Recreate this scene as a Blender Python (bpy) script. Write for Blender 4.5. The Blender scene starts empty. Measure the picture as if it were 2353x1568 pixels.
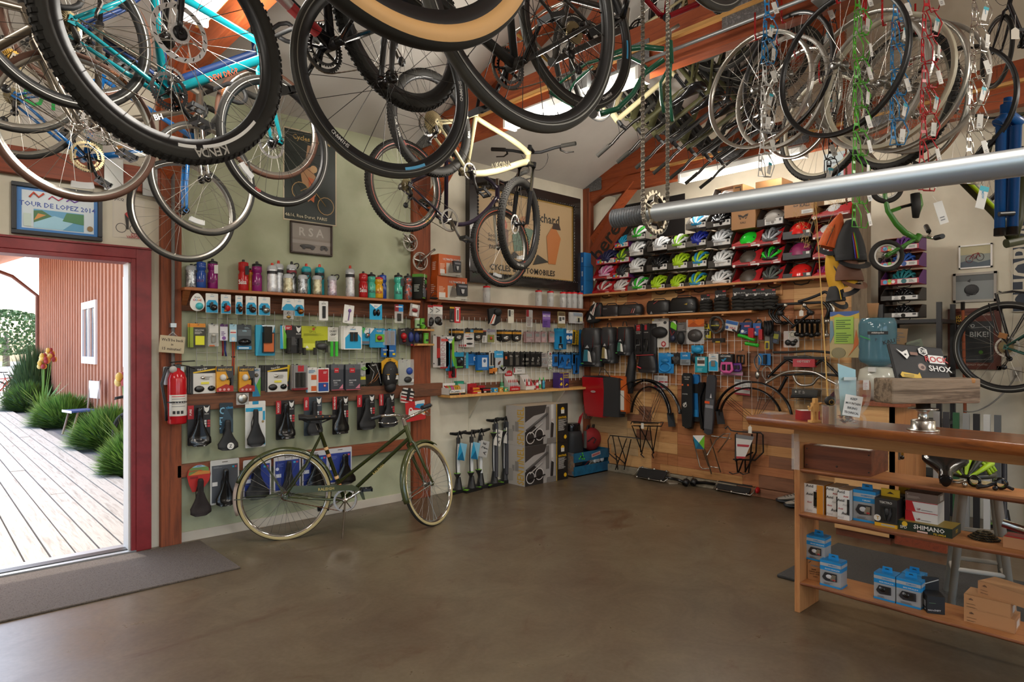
import bpy,math,random
from math import sin,cos,pi,sqrt,atan2
rad=math.radians
from mathutils import Matrix,Vector
random.seed(7)
SC=bpy.context.scene
COL=SC.collection
V=Vector;MT=Matrix.Translation;MR=Matrix.Rotation;MD=Matrix.Diagonal
F_PX=1493.0;CU=1176.5;CV=799.0
CAM=V((-6.197,-5.327,1.48));YAW=rad(47.13)
FW=V((cos(YAW),sin(YAW),0));RT=V((sin(YAW),-cos(YAW),0))
cd=bpy.data.cameras.new('camera');cam=bpy.data.objects.new('camera',cd);COL.objects.link(cam)
cam.location=CAM;cam.rotation_euler=(pi/2,0,YAW-pi/2)
cd.sensor_width=36;cd.lens=36*F_PX/2353;cd.shift_y=(CV-784)/2353
cd.clip_start=.05;cd.clip_end=200
SC.camera=cam
W=bpy.data.worlds.new('sky');SC.world=W;W.use_nodes=1
nt=W.node_tree;bg=nt.nodes['Background']
sk=nt.nodes.new('ShaderNodeTexSky');sk.sky_type='NISHITA';sk.sun_disc=0
sk.sun_elevation=rad(62);sk.sun_rotation=rad(20);sk.air_density=1.0;sk.dust_density=3.0;sk.ozone_density=1.0
nt.links.new(sk.outputs[0],bg.inputs[0]);bg.inputs[1].default_value=.8
sl=bpy.data.lights.new('sun','SUN');so=bpy.data.objects.new('sun',sl);COL.objects.link(so)
sl.energy=2.6;sl.angle=rad(.6);sl.color=(1.0,.95,.86)
so.rotation_euler=(V((-.12,.42,.9))).to_track_quat('Z','Y').to_euler()
SC.view_settings.view_transform='Standard';SC.view_settings.look='None'
SC.view_settings.exposure=.12;SC.view_settings.gamma=1.0;SC.view_settings.use_curve_mapping=0
SC.cycles.max_bounces=7;SC.cycles.diffuse_bounces=4;SC.cycles.glossy_bounces=3
SC.cycles.transmission_bounces=4;SC.cycles.transparent_max_bounces=8
SC.cycles.use_denoising=1;SC.cycles.sample_clamp_indirect=8.0
SC.cycles.caustics_reflective=0;SC.cycles.caustics_refractive=0
def ray(u,v):return FW+RT*((u-CU)/F_PX)+V((0,0,-(v-CV)/F_PX))
def oA(u,v,y=.0):
 d=ray(u,v);return CAM+d*((y-CAM.y)/d.y)
def oB(u,v,x=.0):
 d=ray(u,v);return CAM+d*((x-CAM.x)/d.x)
def oZ(u,v,z=.0):
 d=ray(u,v);return CAM+d*((z-CAM.z)/d.z)
def at(u,v,D):return CAM+ray(u,v)*D
def lin(c):
 return tuple((x/12.92 if x<=.04045 else((x+.055)/1.055)**2.4)for x in c)
def hexc(h):
 h=h.lstrip('#');h=h if len(h)>3 else h[0]*2+h[1]*2+h[2]*2;return tuple(int(h[i:i+2],16)/255 for i in(0,2,4))
MATS={}
def nwm(key):
 m=bpy.data.materials.new(key);m.use_nodes=1
 return m,m.node_tree,m.node_tree.nodes['Principled BSDF']
def P(key,col,rough=.5,metal=.0,**kw):
 if key in MATS:return key
 m,t,b=nwm(key)
 b.inputs['Base Color'].default_value=(*lin(hexc(col)),1)
 b.inputs['Roughness'].default_value=rough;b.inputs['Metallic'].default_value=metal
 for k,x in kw.items():
  if k=='emit':b.inputs['Emission Color'].default_value=(*lin(hexc(col)),1);b.inputs['Emission Strength'].default_value=x
  if k=='alpha':b.inputs['Alpha'].default_value=x
  if k=='coat':b.inputs['Coat Weight'].default_value=x
  if k=='trans':b.inputs['Transmission Weight'].default_value=x
 MATS[key]=m;return key
def nmx(t,b,vec,scale,cols,pos=(.35,.65),detail=4,rough=.6,strc=(1,1,1),bump=.0,dist=.0):
 n=t.nodes;L=t.links
 mp=n.new('ShaderNodeMapping');mp.inputs['Scale'].default_value=strc
 L.new(vec,mp.inputs[0])
 nz=n.new('ShaderNodeTexNoise');nz.inputs['Scale'].default_value=scale;nz.inputs['Detail'].default_value=detail
 nz.inputs['Roughness'].default_value=rough;nz.inputs['Distortion'].default_value=dist
 L.new(mp.outputs[0],nz.inputs[0])
 r=n.new('ShaderNodeValToRGB');e=r.color_ramp.elements
 while len(e)<len(cols):e.new(.5)
 for i,c in enumerate(cols):
  e[i].position=pos[0]+(pos[1]-pos[0])*i/(len(cols)-1);e[i].color=(*lin(hexc(c)),1)
 L.new(nz.outputs[0],r.inputs[0])
 if bump:
  bp=n.new('ShaderNodeBump');bp.inputs['Strength'].default_value=bump;bp.inputs['Distance'].default_value=.01
  L.new(nz.outputs[0],bp.inputs['Height']);L.new(bp.outputs[0],b.inputs['Normal'])
 return nz,r
def WOOD(key,cols,axis=0,rough=.55,scale=3.0,coat=.0,bump=.15):
 m,t,b=nwm(key)
 tc=t.nodes.new('ShaderNodeTexCoord')
 st=[9,9,9];st[axis]=.6
 nz,r=nmx(t,b,tc.outputs['Object'],scale,cols,(.3,.72),5,.65,st,bump,.4)
 t.links.new(r.outputs[0],b.inputs['Base Color']);b.inputs['Roughness'].default_value=rough
 b.inputs['Coat Weight'].default_value=coat;b.inputs['Coat Roughness'].default_value=.12
 MATS[key]=m;return key
def NOISE(key,cols,scale=4.0,rough=.6,pos=(.35,.65),bump=.0,detail=4,metal=.0,strc=(1,1,1)):
 m,t,b=nwm(key)
 tc=t.nodes.new('ShaderNodeTexCoord')
 nz,r=nmx(t,b,tc.outputs['Object'],scale,cols,pos,detail,.6,strc,bump)
 t.links.new(r.outputs[0],b.inputs['Base Color']);b.inputs['Roughness'].default_value=rough;b.inputs['Metallic'].default_value=metal
 MATS[key]=m;return key
def mat(key):
 if key not in MATS:
  if key.startswith('#'):P(key,key,.45)
  elif key.startswith('gl#'):P(key,key[2:],.18)
  elif key.startswith('mt#'):P(key,key[2:],.75)
  elif key.startswith('me#'):P(key,key[2:],.3,1.0)
  else:raise KeyError(key)
 return MATS[key]
P('rubber','#26241f',.75);P('tread','#1f1d1a',.85);P('gum','#5a3a2a',.7);P('tan','#c79a62',.65);P('cream_tire','#b9a878',.7)
P('greytire','#45443f',.6);P('rimblack','#1a1a1b',.35);P('alloy','#b9b6ae',.28,1.0);P('chrome','#d8d5cf',.12,1.0)
P('steel','#8b8a86',.35,1.0);P('dsteel','#4a4846',.4,1.0);P('spoke','#b8b4ac',.3,1.0);P('spkb','#2a2928',.4,.6)
P('bglos','#121213',.18);P('bmatt','#1b1b1c',.6);P('bplas','#19191a',.4);P('brass','#a8843f',.35,1.0)
P('rust','#6e4128',.7,.5);P('chainmetal','#9a948a',.35,1.0);P('cassette','#8f8264',.35,1.0);P('white','#e6e4de',.5);P('paper','#ddd9cf',.7)
P('clear','#f2f2f0',.15,alpha=.22);P('cbag','#e8e8e6',.2,alpha=.3);P('frost','#d9dada',.35,alpha=.62);P('galv','#b9bec0',.38,.9)
P('tube_light','#fff8ec',.5,emit=9.0);P('redpaint','#7c1f22',.45);P('alu','#a9adb1',.4,.85);P('glassblue','#55808f',.08,alpha=.75)
P('glass','#dfe6e4',.05,alpha=.12)
NOISE('shrink',['#8d9094','#d9dcdf','#55585c','#e8eaec'],22,.25,metal=.6,bump=.3)
NOISE('shrinkgold',['#a39670','#e0d9b8','#8f8a78'],22,.25,metal=.5,bump=.3)
NOISE('shrinkpink',['#c3a3b4','#e8dce2','#94809a'],24,.25,metal=.4,bump=.3)
NOISE('shrw',['#c9cbd4','#f1f2f3','#b9bccb'],22,.25,metal=.3,bump=.3)
NOISE('shrinkdark',['#3a4148','#b3482a','#6a737a','#2b2f33'],26,.3,metal=.3)
WOOD('beam',['#7a3418','#a04c22','#8c3f1c','#b86030'],1);WOOD('beamx',['#6b2e18','#8a4022','#74331a'],0);WOOD('post',['#4d2a1a','#7a3d22','#8f4a28','#633320'],2,.7)
WOOD('lwood',['#c08a4a','#d9a862','#c8955a'],1);WOOD('shelfA',['#8a4a28','#a8663a','#b9784a'],0);WOOD('shelfB',['#b07040','#c8905a','#b97a48'],1)
WOOD('barnA',['#4c2f20','#7a4c32','#5c3a28','#8a5c3e'],0,.75,3,0,.3);WOOD('railred',['#6a3520','#8a4a2c','#74402a'],0)
for i,c in enumerate((['#a87444','#c08e5a','#b37f4c'],['#8f5a34','#a86e42','#7c4a2a'],['#b98a56','#cda06a','#b07c48'],['#6c4630','#8a5e44','#74503c'],['#9a5a38','#b0744a','#8c4c30'],['#a58660','#bb9c72','#94744e'],['#784f3c','#8e6450','#6a4436'])):
 WOOD('plank%d'%i,c,1,.65,2.5)
WOOD('slab',['#6a3614','#a05a24','#8a4a1c','#b87434'],1,.3,2.0,.8,.05);WOOD('cwood',['#a8683a','#bf8450','#b37644'],1,.5);WOOD('counterv',['#a8683a','#bf8450','#9c5c30'],2,.5)
WOOD('cratewood',['#4e2818','#6e3a22','#7e462a'],1,.6);WOOD('greywood',['#6f5e4c','#94806a','#5a4a3a','#a59078'],0,.85,3,0,.4);WOOD('greypost',['#5c4f40','#7e6e5a','#4a3f34'],2,.85,3,0,.4)
WOOD('deck',['#958d83','#b4ada3','#857d73'],1,.85,3,0,.3);WOOD('siding',['#b0785c','#c48c70','#b98064'],2,.8,2);WOOD('soffit',['#a85c2c','#c87a40','#b4682f'],0)
_txt={}
def text_mesh(s,bold=1):
 k=(s,bold)
 if k not in _txt:
  c=bpy.data.curves.new('t','FONT');c.body=s;c.resolution_u=1 if len(s)>6 else 2;c.fill_mode='BOTH' if 0 else 'FRONT'
  c.offset=.018 if bold else.0
  o=bpy.data.objects.new('t',c);COL.objects.link(o)
  bpy.context.view_layer.update()
  me=bpy.data.meshes.new_from_object(o.evaluated_get(bpy.context.evaluated_depsgraph_get()))
  vs=[tuple(v.co)[:2]for v in me.vertices];fs=[tuple(p.vertices)for p in me.polygons]
  bpy.data.objects.remove(o);bpy.data.curves.remove(c);bpy.data.meshes.remove(me)
  if not vs:vs=[(0,0)];fs=[]
  x0=min(v[0]for v in vs);x1=max(v[0]for v in vs);y0=min(v[1]for v in vs);y1=max(v[1]for v in vs)
  _txt[k]=([((x-x0),(y-y0))for x,y in vs],fs,max(x1-x0,1e-3),max(y1-y0,1e-3))
 return _txt[k]
class MB:
 def __init__(s):s.v=[];s.f=[];s.m=[];s.s=[];s.mats=[];s.X=None
 def mi(s,c):
  if c not in s.mats:mat(c);s.mats.append(c)
  return s.mats.index(c)
 def add(s,vs,fs,c,smo=0):
  o=len(s.v)
  if s.X is not None:vs=[tuple(s.X@V(p))for p in vs]
  s.v.extend(tuple(p)for p in vs);i=s.mi(c)
  for f in fs:s.f.append([o+k for k in f]);s.m.append(i);s.s.append(smo)
  return s
 def box(s,x0,x1,y0,y1,z0,z1,c):
  vs=[(x,y,z)for x in(x0,x1)for y in(y0,y1)for z in(z0,z1)]
  return s.add(vs,[(0,1,3,2),(4,6,7,5),(0,4,5,1),(2,3,7,6),(0,2,6,4),(1,5,7,3)],c)
 def prism(s,pts,y0,y1,c,smo=0):
  n=len(pts);vs=[(x,y0,z)for x,z in pts]+[(x,y1,z)for x,z in pts]
  s.add(vs,[tuple(range(n)),tuple(range(2*n-1,n-1,-1))],c)
  return s.add(vs,[(i,i+n,(i+1)%n+n,(i+1)%n)for i in range(n)],c,smo)
 def poly(s,pts,y,c):return s.add([(x,y,z)for x,z in pts],[tuple(range(len(pts)))],c)
 def rect(s,x0,z0,x1,z1,y,c):return s.poly([(x0,z0),(x1,z0),(x1,z1),(x0,z1)],y,c)
 def disc(s,x,z,r,y,c,n=16,rz=None):
  rz=rz or r;return s.poly([(x+r*cos(2*pi*i/n),z+rz*sin(2*pi*i/n))for i in range(n)],y,c)
 def quad(s,a,b,c_,d,c):return s.add([a,b,c_,d],[(0,1,2,3)],c)
 def tube(s,pts,r,c,n=8,clo=0,caps=1,smo=1,flat=1.0):
  pts=[V(p)for p in pts];N=len(pts);rs=r if isinstance(r,(list,tuple))else[r]*N
  T=[]
  for i in range(N):
   if clo:d=pts[(i+1)%N]-pts[i-1]
   else:d=pts[min(i+1,N-1)]-pts[max(i-1,0)]
   T.append(d.normalized()if d.length>1e-9 else V((0,0,1)))
  up=V((0,0,1))if abs(T[0].z)<.9 else V((1,0,0))
  a=T[0].cross(up).normalized();vs=[]
  for i in range(N):
   a=(a-T[i]*a.dot(T[i]))
   a=a.normalized()if a.length>1e-6 else T[i].orthogonal().normalized()
   b=T[i].cross(a)
   for k in range(n):
    th=2*pi*k/n;vs.append(pts[i]+a*(cos(th)*rs[i])+b*(sin(th)*rs[i]*flat))
  fs=[(i*n+k,i*n+(k+1)%n,((i+1)%N)*n+(k+1)%n,((i+1)%N)*n+k)for i in range(N if clo else N-1)for k in range(n)]
  s.add(vs,fs,c,smo and n>4)
  if caps and not clo:
   o=len(s.v)-N*n;i=s.mi(c)
   for base in(0,(N-1)*n):
    s.f.append([o+base+k for k in range(n)]);s.m.append(i);s.s.append(0)
  return s
 def lth(s,prof,c,n=16,o=(0,0,0),ax='z',smo=1,a0=0,a1=2*pi):
  full=abs(a1-a0-2*pi)<1e-6;cnt=n if full else n+1;vs=[]
  for r,h in prof:
   for k in range(cnt):
    t=a0+(a1-a0)*k/n;p=(r*cos(t),r*sin(t),h)
    if ax=='y':p=(p[0],p[2],p[1])
    elif ax=='x':p=(p[2],p[0],p[1])
    vs.append((p[0]+o[0],p[1]+o[1],p[2]+o[2]))
  fs=[(i*cnt+k,i*cnt+(k+1)%cnt,(i+1)*cnt+(k+1)%cnt,(i+1)*cnt+k)for i in range(len(prof)-1)for k in range(n)]
  return s.add(vs,fs,c,smo)
 def cyl(s,x,y,z0,z1,r,c,n=16):return s.lth([(0,z0),(r,z0),(r,z1),(0,z1)],c,n,(x,y,0),smo=0)
 def ell(s,x,y,z,rx,ry,rz,c,nu=14,nv=8,lo=-pi/2,hi=pi/2):
  vs=[]
  for j in range(nv+1):
   t=lo+(hi-lo)*j/nv
   for k in range(nu):vs.append((x+rx*cos(t)*cos(2*pi*k/nu),y+ry*cos(t)*sin(2*pi*k/nu),z+rz*sin(t)))
  return s.add(vs,[(j*nu+k,j*nu+(k+1)%nu,(j+1)*nu+(k+1)%nu,(j+1)*nu+k)for j in range(nv)for k in range(nu)],c,1)
 def loft(s,secs,c,clo=1,smo=1,caps=1):
  n=len(secs[0]);vs=[p for q in secs for p in q]
  fs=[(i*n+k,i*n+(k+1)%n,(i+1)*n+(k+1)%n,(i+1)*n+k)for i in range(len(secs)-1)for k in range(n if clo else n-1)]
  s.add(vs,fs,c,smo)
  if caps and clo:
   o=len(s.v)-len(vs);i=s.mi(c)
   for base in(0,(len(secs)-1)*n):s.f.append([o+base+k for k in range(n)]);s.m.append(i);s.s.append(0)
  return s
 def text(s,t,x,z,h,y,c,w=None,align='c',rot=0,bold=1):
  vs,fs,tw,th=text_mesh(t,bold);k=h/th;kw=k
  if w is not None:kw=w/tw if align=='fit' else min(k,w/tw)
  if align!='fit' and w is not None:k=min(k,kw*1.6)
  W_=tw*kw;ox=0 if align=='l' else(-W_ if align=='r' else-W_/2);oz=-h/2
  cr,sr=cos(rad(rot)),sin(rad(rot));q=[]
  for a,b in vs:
   a=a*kw+ox;b=b*k+oz;q.append((x+a*cr-b*sr,y,z+a*sr+b*cr))
  return s.add(q,fs,c)
 def lns(s,x0,x1,z0,z1,n,y,c,rnd=1,fill=.45):
  dz=(z1-z0)/n
  for i in range(n):
   e=x1 if not rnd else x0+(x1-x0)*random.uniform(.55,1)
   s.rect(x0,z0+dz*i,e,z0+dz*(i+fill),y,c)
  return s
 def mesh(s,name):
  me=bpy.data.meshes.new(name);me.from_pydata(s.v,[],s.f)
  for c in s.mats:me.materials.append(MATS[c])
  me.polygons.foreach_set('material_index',s.m);me.polygons.foreach_set('use_smooth',s.s);me.update()
  return me
 def bd(s,name,parent=None,label=None,cat=None,grp=None,kind=None,M=None,bevel=0):
  return link(s.mesh(name),name,parent,label,cat,grp,kind,M,bevel)
def tag(o,label=None,cat=None,grp=None,kind=None):
 if label:o['label']=label
 if cat:o['category']=cat
 if grp:o['group']=grp
 if kind:o['kind']=kind
 return o
def link(me,name,parent=None,label=None,cat=None,grp=None,kind=None,M=None,bevel=0):
 o=bpy.data.objects.new(name,me);COL.objects.link(o)
 if parent is not None:o.parent=parent
 if M is not None:o.matrix_local=M
 if bevel:
  b=o.modifiers.new('bevel','BEVEL');b.width=bevel;b.segments=2;b.limit_method='ANGLE'
 return tag(o,label,cat,grp,kind)
def thg(name,label,cat,M=None,grp=None):
 o=bpy.data.objects.new(name,None);COL.objects.link(o);o.empty_display_size=.05
 if M is not None:o.matrix_world=M
 return tag(o,label,cat,grp)
def cln(root,M,label=None,grp=None):
 r=root.copy();COL.objects.link(r);r.matrix_local=M
 if label:r['label']=label
 if grp:r['group']=grp
 for ch in list(root.children):
  c=ch.copy();COL.objects.link(c);c.parent=r;c.matrix_parent_inverse=ch.matrix_parent_inverse.copy();c.matrix_local=ch.matrix_local.copy()
  for g in list(ch.children):
   d=g.copy();COL.objects.link(d);d.parent=c;d.matrix_parent_inverse=g.matrix_parent_inverse.copy();d.matrix_local=g.matrix_local.copy()
 return r
def T(x,y,z,rz=0,rx=0,ry=0):
 return MT((x,y,z))@MR(rz,4,'Z')@MR(ry,4,'Y')@MR(rx,4,'X')
RA=.0;RB=-pi/2
def frame(o,x,z):
 x=V(x).normalized();z=V(z);z=(z-x*z.dot(x)).normalized();y=z.cross(x)
 return Matrix(((x.x,y.x,z.x,o[0]),(x.y,y.y,z.y,o[1]),(x.z,y.z,z.z,o[2]),(0,0,0,1)))
def stc(name,mb,bevel=0,label=None):return mb.bd(name,None,label,None,None,'structure',None,bevel)
# the room
def floor_mat():
 m,t,b=nwm('concrete_floor');n=t.nodes;L=t.links
 tc=n.new('ShaderNodeTexCoord')
 a,r1=nmx(t,b,tc.outputs['Object'],.55,['#4a3626','#5c4a36','#6a5c46','#57432f'],(.3,.7),6,.62)
 c,r2=nmx(t,b,tc.outputs['Object'],2.6,['#7a6e58','#5e5240','#43301f'],(.3,.72),8,.7,(1,1,1),0,1.2)
 d,r3=nmx(t,b,tc.outputs['Object'],40,['#6a6152','#544736'],(.4,.6),3,.5)
 x1=n.new('ShaderNodeMixRGB');x1.inputs[0].default_value=.45;L.new(r1.outputs[0],x1.inputs[1]);L.new(r2.outputs[0],x1.inputs[2])
 x2=n.new('ShaderNodeMixRGB');x2.inputs[0].default_value=.22;L.new(x1.outputs[0],x2.inputs[1]);L.new(r3.outputs[0],x2.inputs[2])
 s_,r4=nmx(t,b,tc.outputs['Object'],1.1,['#000000','#000000','#ffffff'],(.42,.74),9,.72,(1,1.6,1),0,2.0)
 x3=n.new('ShaderNodeMixRGB');L.new(r4.outputs[0],x3.inputs[0]);L.new(x2.outputs[0],x3.inputs[1]);x3.inputs[2].default_value=(*lin(hexc('#4a2612')),1)
 L.new(x3.outputs[0],b.inputs['Base Color'])
 mr=n.new('ShaderNodeMapRange');L.new(c.outputs[0],mr.inputs[0]);mr.inputs[3].default_value=.2;mr.inputs[4].default_value=.42
 L.new(mr.outputs[0],b.inputs['Roughness'])
 bp=n.new('ShaderNodeBump');bp.inputs['Strength'].default_value=.04;L.new(d.outputs[0],bp.inputs['Height']);L.new(bp.outputs[0],b.inputs['Normal'])
 MATS['floor']=m
floor_mat()
NOISE('sage',['#a3a888','#adb193','#a8ac8d'],2.5,.6);NOISE('cream',['#c9c2ad','#d3ccb8','#cdc6b2'],2.0,.6);NOISE('ceilwhite',['#b9b4ac','#c2bdb5','#bdb8b0'],1.2,.7)
P('trimwhite','#c9c0b0',.5);P('jambwhite','#d9d5cf',.5);NOISE('curb',['#7a7160','#8d8472','#6e6554'],8,.7)
NOISE('redtrim',['#7a1e22','#862529','#701a1e'],5,.4)
mb=MB();mb.box(-10.6,.75,-9.1,.0,-.12,0,'floor');stc('floor',mb)
DX0,DX1,DZ=-6.95,-4.99,2.125
mb=MB()
mb.box(-10.6,DX0,0,.14,0,3.45,'cream');mb.box(DX0,DX1,0,.14,DZ,3.45,'cream');mb.box(DX1,-4.7,0,.14,0,3.45,'cream')
mb.box(-4.7,-2.5,0,.14,0,3.45,'sage');mb.box(-2.5,.75,0,.14,0,3.45,'cream');stc('wall_left',mb)
mb=MB();mb.box(.6,.75,-9.1,0,0,5.4,'cream');stc('wall_far',mb)
mb=MB();mb.box(-10.75,-10.6,-9.1,.14,0,5.4,'cream');stc('wall_west',mb)
mb=MB()
for a,b_ in((-10.6,-9.6),(-6.2,-5.4),(-2.0,.75)):mb.box(a,b_,-9.25,-9.1,0,3.0,'cream')  # unseen wall, its wide gaps left open to let sky light in
mb.box(-10.6,.75,-9.25,-9.1,3.0,3.6,'cream');stc('wall_rear',mb)
mb=MB()
rz=3.45+.42*4.55
for(ya,za,yb,zb)in((1.15,3.45-.42*1.15,-4.55,rz),(-4.55,rz,-9.4,3.45-.42*.3)):  # unseen eave past the left wall, reach set to hold back the sun
 vs=[(x,y,z+dz)for x in(-10.75,.75)for(y,z)in((ya,za),(yb,zb))for dz in(0,.12)]
 mb.add(vs,[(0,1,3,2),(4,6,7,5),(0,4,5,1),(2,3,7,6),(0,2,6,4),(1,5,7,3)],'ceilwhite')
stc('ceiling',mb)
mb=MB()
for a,b_ in((DX1,DX1+.1),(DX0-.1,DX0)):mb.box(a,b_,-.025,.0,0,DZ+.075,'redtrim')
mb.box(DX0,DX1,-.025,0,DZ,DZ+.075,'redtrim');mb.box(DX0-.02,DX1+.11,-.035,0,DZ+.07,DZ+.085,'redtrim')
mb.box(DX1-.03,DX1+.0,-.02,.16,0,DZ,'redtrim');mb.box(DX1-.045,DX1-.03,.0,.15,0,DZ,'jambwhite');mb.box(DX0,DX1-.03,-.02,.16,DZ-.03,DZ,'redtrim')
d=stc('door_1',mb,.003)
mb=MB();mb.prism([(-.02,0),(.02,.014),(.2,.014),(.24,0)],0,1.96,'alu');mb.X=None
stc('trim_1',MB().box(DX0,DX1,-.03,.2,0,.012,'alu').box(DX0,DX1,.02,.1,.012,.018,'dsteel'))
mb=MB();mb.box(-4.835,-4.694,-.06,.0,0,3.45,'post');stc('trim_2',mb,.004)
mb=MB();mb.box(-2.606,-2.40,-.05,.0,0,3.45,'post');stc('trim_3',mb,.004)
mb=MB();mb.box(-.05,.04,-.10,.0,0,3.45,'post');stc('trim_4',mb,.004)
mb=MB();mb.box(-10.6,-4.836,-.056,.0,2.61,2.79,'beamx');mb.box(-5.2,-5.08,-.07,-.06,2.58,2.82,'steel');mb.box(-4.96,-4.86,-.07,-.056,2.58,2.82,'steel');stc('trim_5',mb,.004)
mb=MB();mb.box(-4.694,-2.606,-.014,0,0,.075,'trimwhite');mb.box(-2.4,-.05,-.012,0,0,.04,'cream');stc('baseboard_left',mb,.002)
rnd=random.Random(11)
mb=MB();seams=[-.04,-.66,-1.0,-1.34,-2.1,-2.62,-3.14]
tone=[[5,2,5,0],[2,5,3,2],[2,0,1,2],[1,4,1,0],[0,4,1,3],[2,0,5,2]]
for c in range(6):
 z=.09;last=-1
 while z<2.12:
  h=rnd.choice((.085,.1,.115,.13));h=min(h,2.125-z)
  k=rnd.choice(tone[c]);y0,y1=seams[c],seams[c+1]
  if z>1.7:k=rnd.choice((0,4,1,2,4))
  cuts=[y0,y1]if rnd.random()<.6 else[y0,y0+(y1-y0)*rnd.uniform(.3,.7),y1]
  for a,b_ in zip(cuts,cuts[1:]):
   th=rnd.uniform(.0,.006)
   mb.box(-.018-th,.012,b_+.0008,a-.0008,z+.0012,z+h-.0008,'plank%d'%k);k=rnd.choice(tone[c])
  z+=h
mb.box(.012,.05,-3.14,0,0,2.125,'plank3')
stc('wall_back',mb)
mb=MB();mb.box(-.05,.0,-2.05,-.03,0,.085,'curb');mb.box(-.045,0,-3.14,-2.05,0,.085,'plank3');stc('baseboard_back',mb,.006)
mb=MB();mb.box(-.04,.06,-3.27,-3.14,0,3.4,'greypost');stc('trim_6',mb,.004)
mb=MB();mb.box(.48,.6,-4.5,-4.36,0,3.6,'greypost');stc('trim_7',mb,.004)
def truss(n,x):
 mb=MB()
 mb.box(x-.045,x+.045,-9.1,.0,3.33,3.50,'beam');mb.box(x-.07,x+.045,-9.1,-.03,3.505,3.66,'beam');mb.box(x-.085,x-.045,-8.8,-1.0,3.485,3.51,'lwood')
 for sgn in(0,1):
  def yy(q):return q if not sgn else-9.1-q
  pts=[]
  for q,dz in((0,-.02),(-4.55,-.02),(-4.55,-.22),(0,-.22)):pts.append((yy(q),3.45+.42*-q+dz))
  vs=[(xx,a,b_)for xx in(x-.06,x+.06)for a,b_ in pts]
  mb.add(vs,[(0,1,2,3),(4,5,6,7),(0,4,5,1),(1,5,6,2),(2,6,7,3),(3,7,4,0)],'beam')
  for ya,za,yb,zb in((-.03,2.78,-.75,3.42),(-1.9,3.62,-2.9,4.5),(-3.1,3.62,-2.95,4.52)):
   mb.tube([(x+.02,yy(ya),za),(x+.02,yy(yb),zb)],.075,'beam',4,smo=0)
 for y in(-.12,-1.95,-2.6,-3.4):mb.box(x-.074,x-.07,y-.17,y+.1,3.4,3.55,'plate')
 return stc('trim_%d'%n,mb)
NOISE('plate',['#8f9092','#6c6d70','#9a9b9d'],60,.45,metal=.8)
truss(8,.03);truss(9,-2.5);truss(10,-4.80);truss(11,-7.5)
mb=MB();mb.tube([(-2.66,-2.3,3.36),(-2.66,-8,3.36)],.012,'galv',8);mb.box(-2.74,-2.62,-4.05,-3.9,3.29,3.45,'galv');mb.box(-2.73,-2.63,-2.36,-2.26,3.3,3.42,'galv')
mb.bd('electric_conduit',label='thin galvanised conduit with a square box along the roof beam',cat='conduit')
def lamp(x,y,z,L,label,power=38,grp=None):
 r=thg('ceiling_lamp',label,'lamp',T(x,y,z),grp)
 mb=MB();mb.prism([(-.05,.0),(.05,0),(.065,.045),(.03,.075),(-.03,.075),(-.065,.045)],-L/2,L/2,'white')
 for s in(-1,1):mb.box(-.065,.065,s*L/2-.012,s*L/2+.012,-.04,.05,'white')
 mb.bd('housing',r)
 for dx in(-.035,.035):
  MB().tube([(dx,-L/2+.015,-.022),(dx,L/2-.015,-.022)],.016,'tube_light',10).bd('tube',r)
 for yy in(-L*.3,L*.3):
  l=bpy.data.lights.new('lamp_light','POINT');l.shadow_soft_size=.12;l.energy=power;l.color=(1.0,.945,.86)
  o=bpy.data.objects.new('lamp_light',l);COL.objects.link(o);o.parent=r;o.matrix_local=T(0,yy,-.17)
 return r
LG='fluorescent lamps under the roof beams'
lamp(-2.62,-2.1,3.29,1.3,'fluorescent twin tube lamp under the middle beam above the wall of pumps')
lamp(-.1,-2.1,3.29,1.3,'fluorescent twin tube lamp high behind the row of olive bikes near the helmets',20)
lamp(-5.05,-2.2,3.29,1.3,'fluorescent twin tube lamp seen through the turquoise hanging bike')
for x in(-7.4,-5.05,-2.6,-.1):lamp(x,-6.6,3.29,1.3,'fluorescent twin tube lamp on the far side of the shop',32,LG)  # these and the next lamp are added out of view for room light
lamp(-7.4,-2.2,3.29,1.3,'fluorescent twin tube lamp on the far side of the shop',32,LG)
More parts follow.
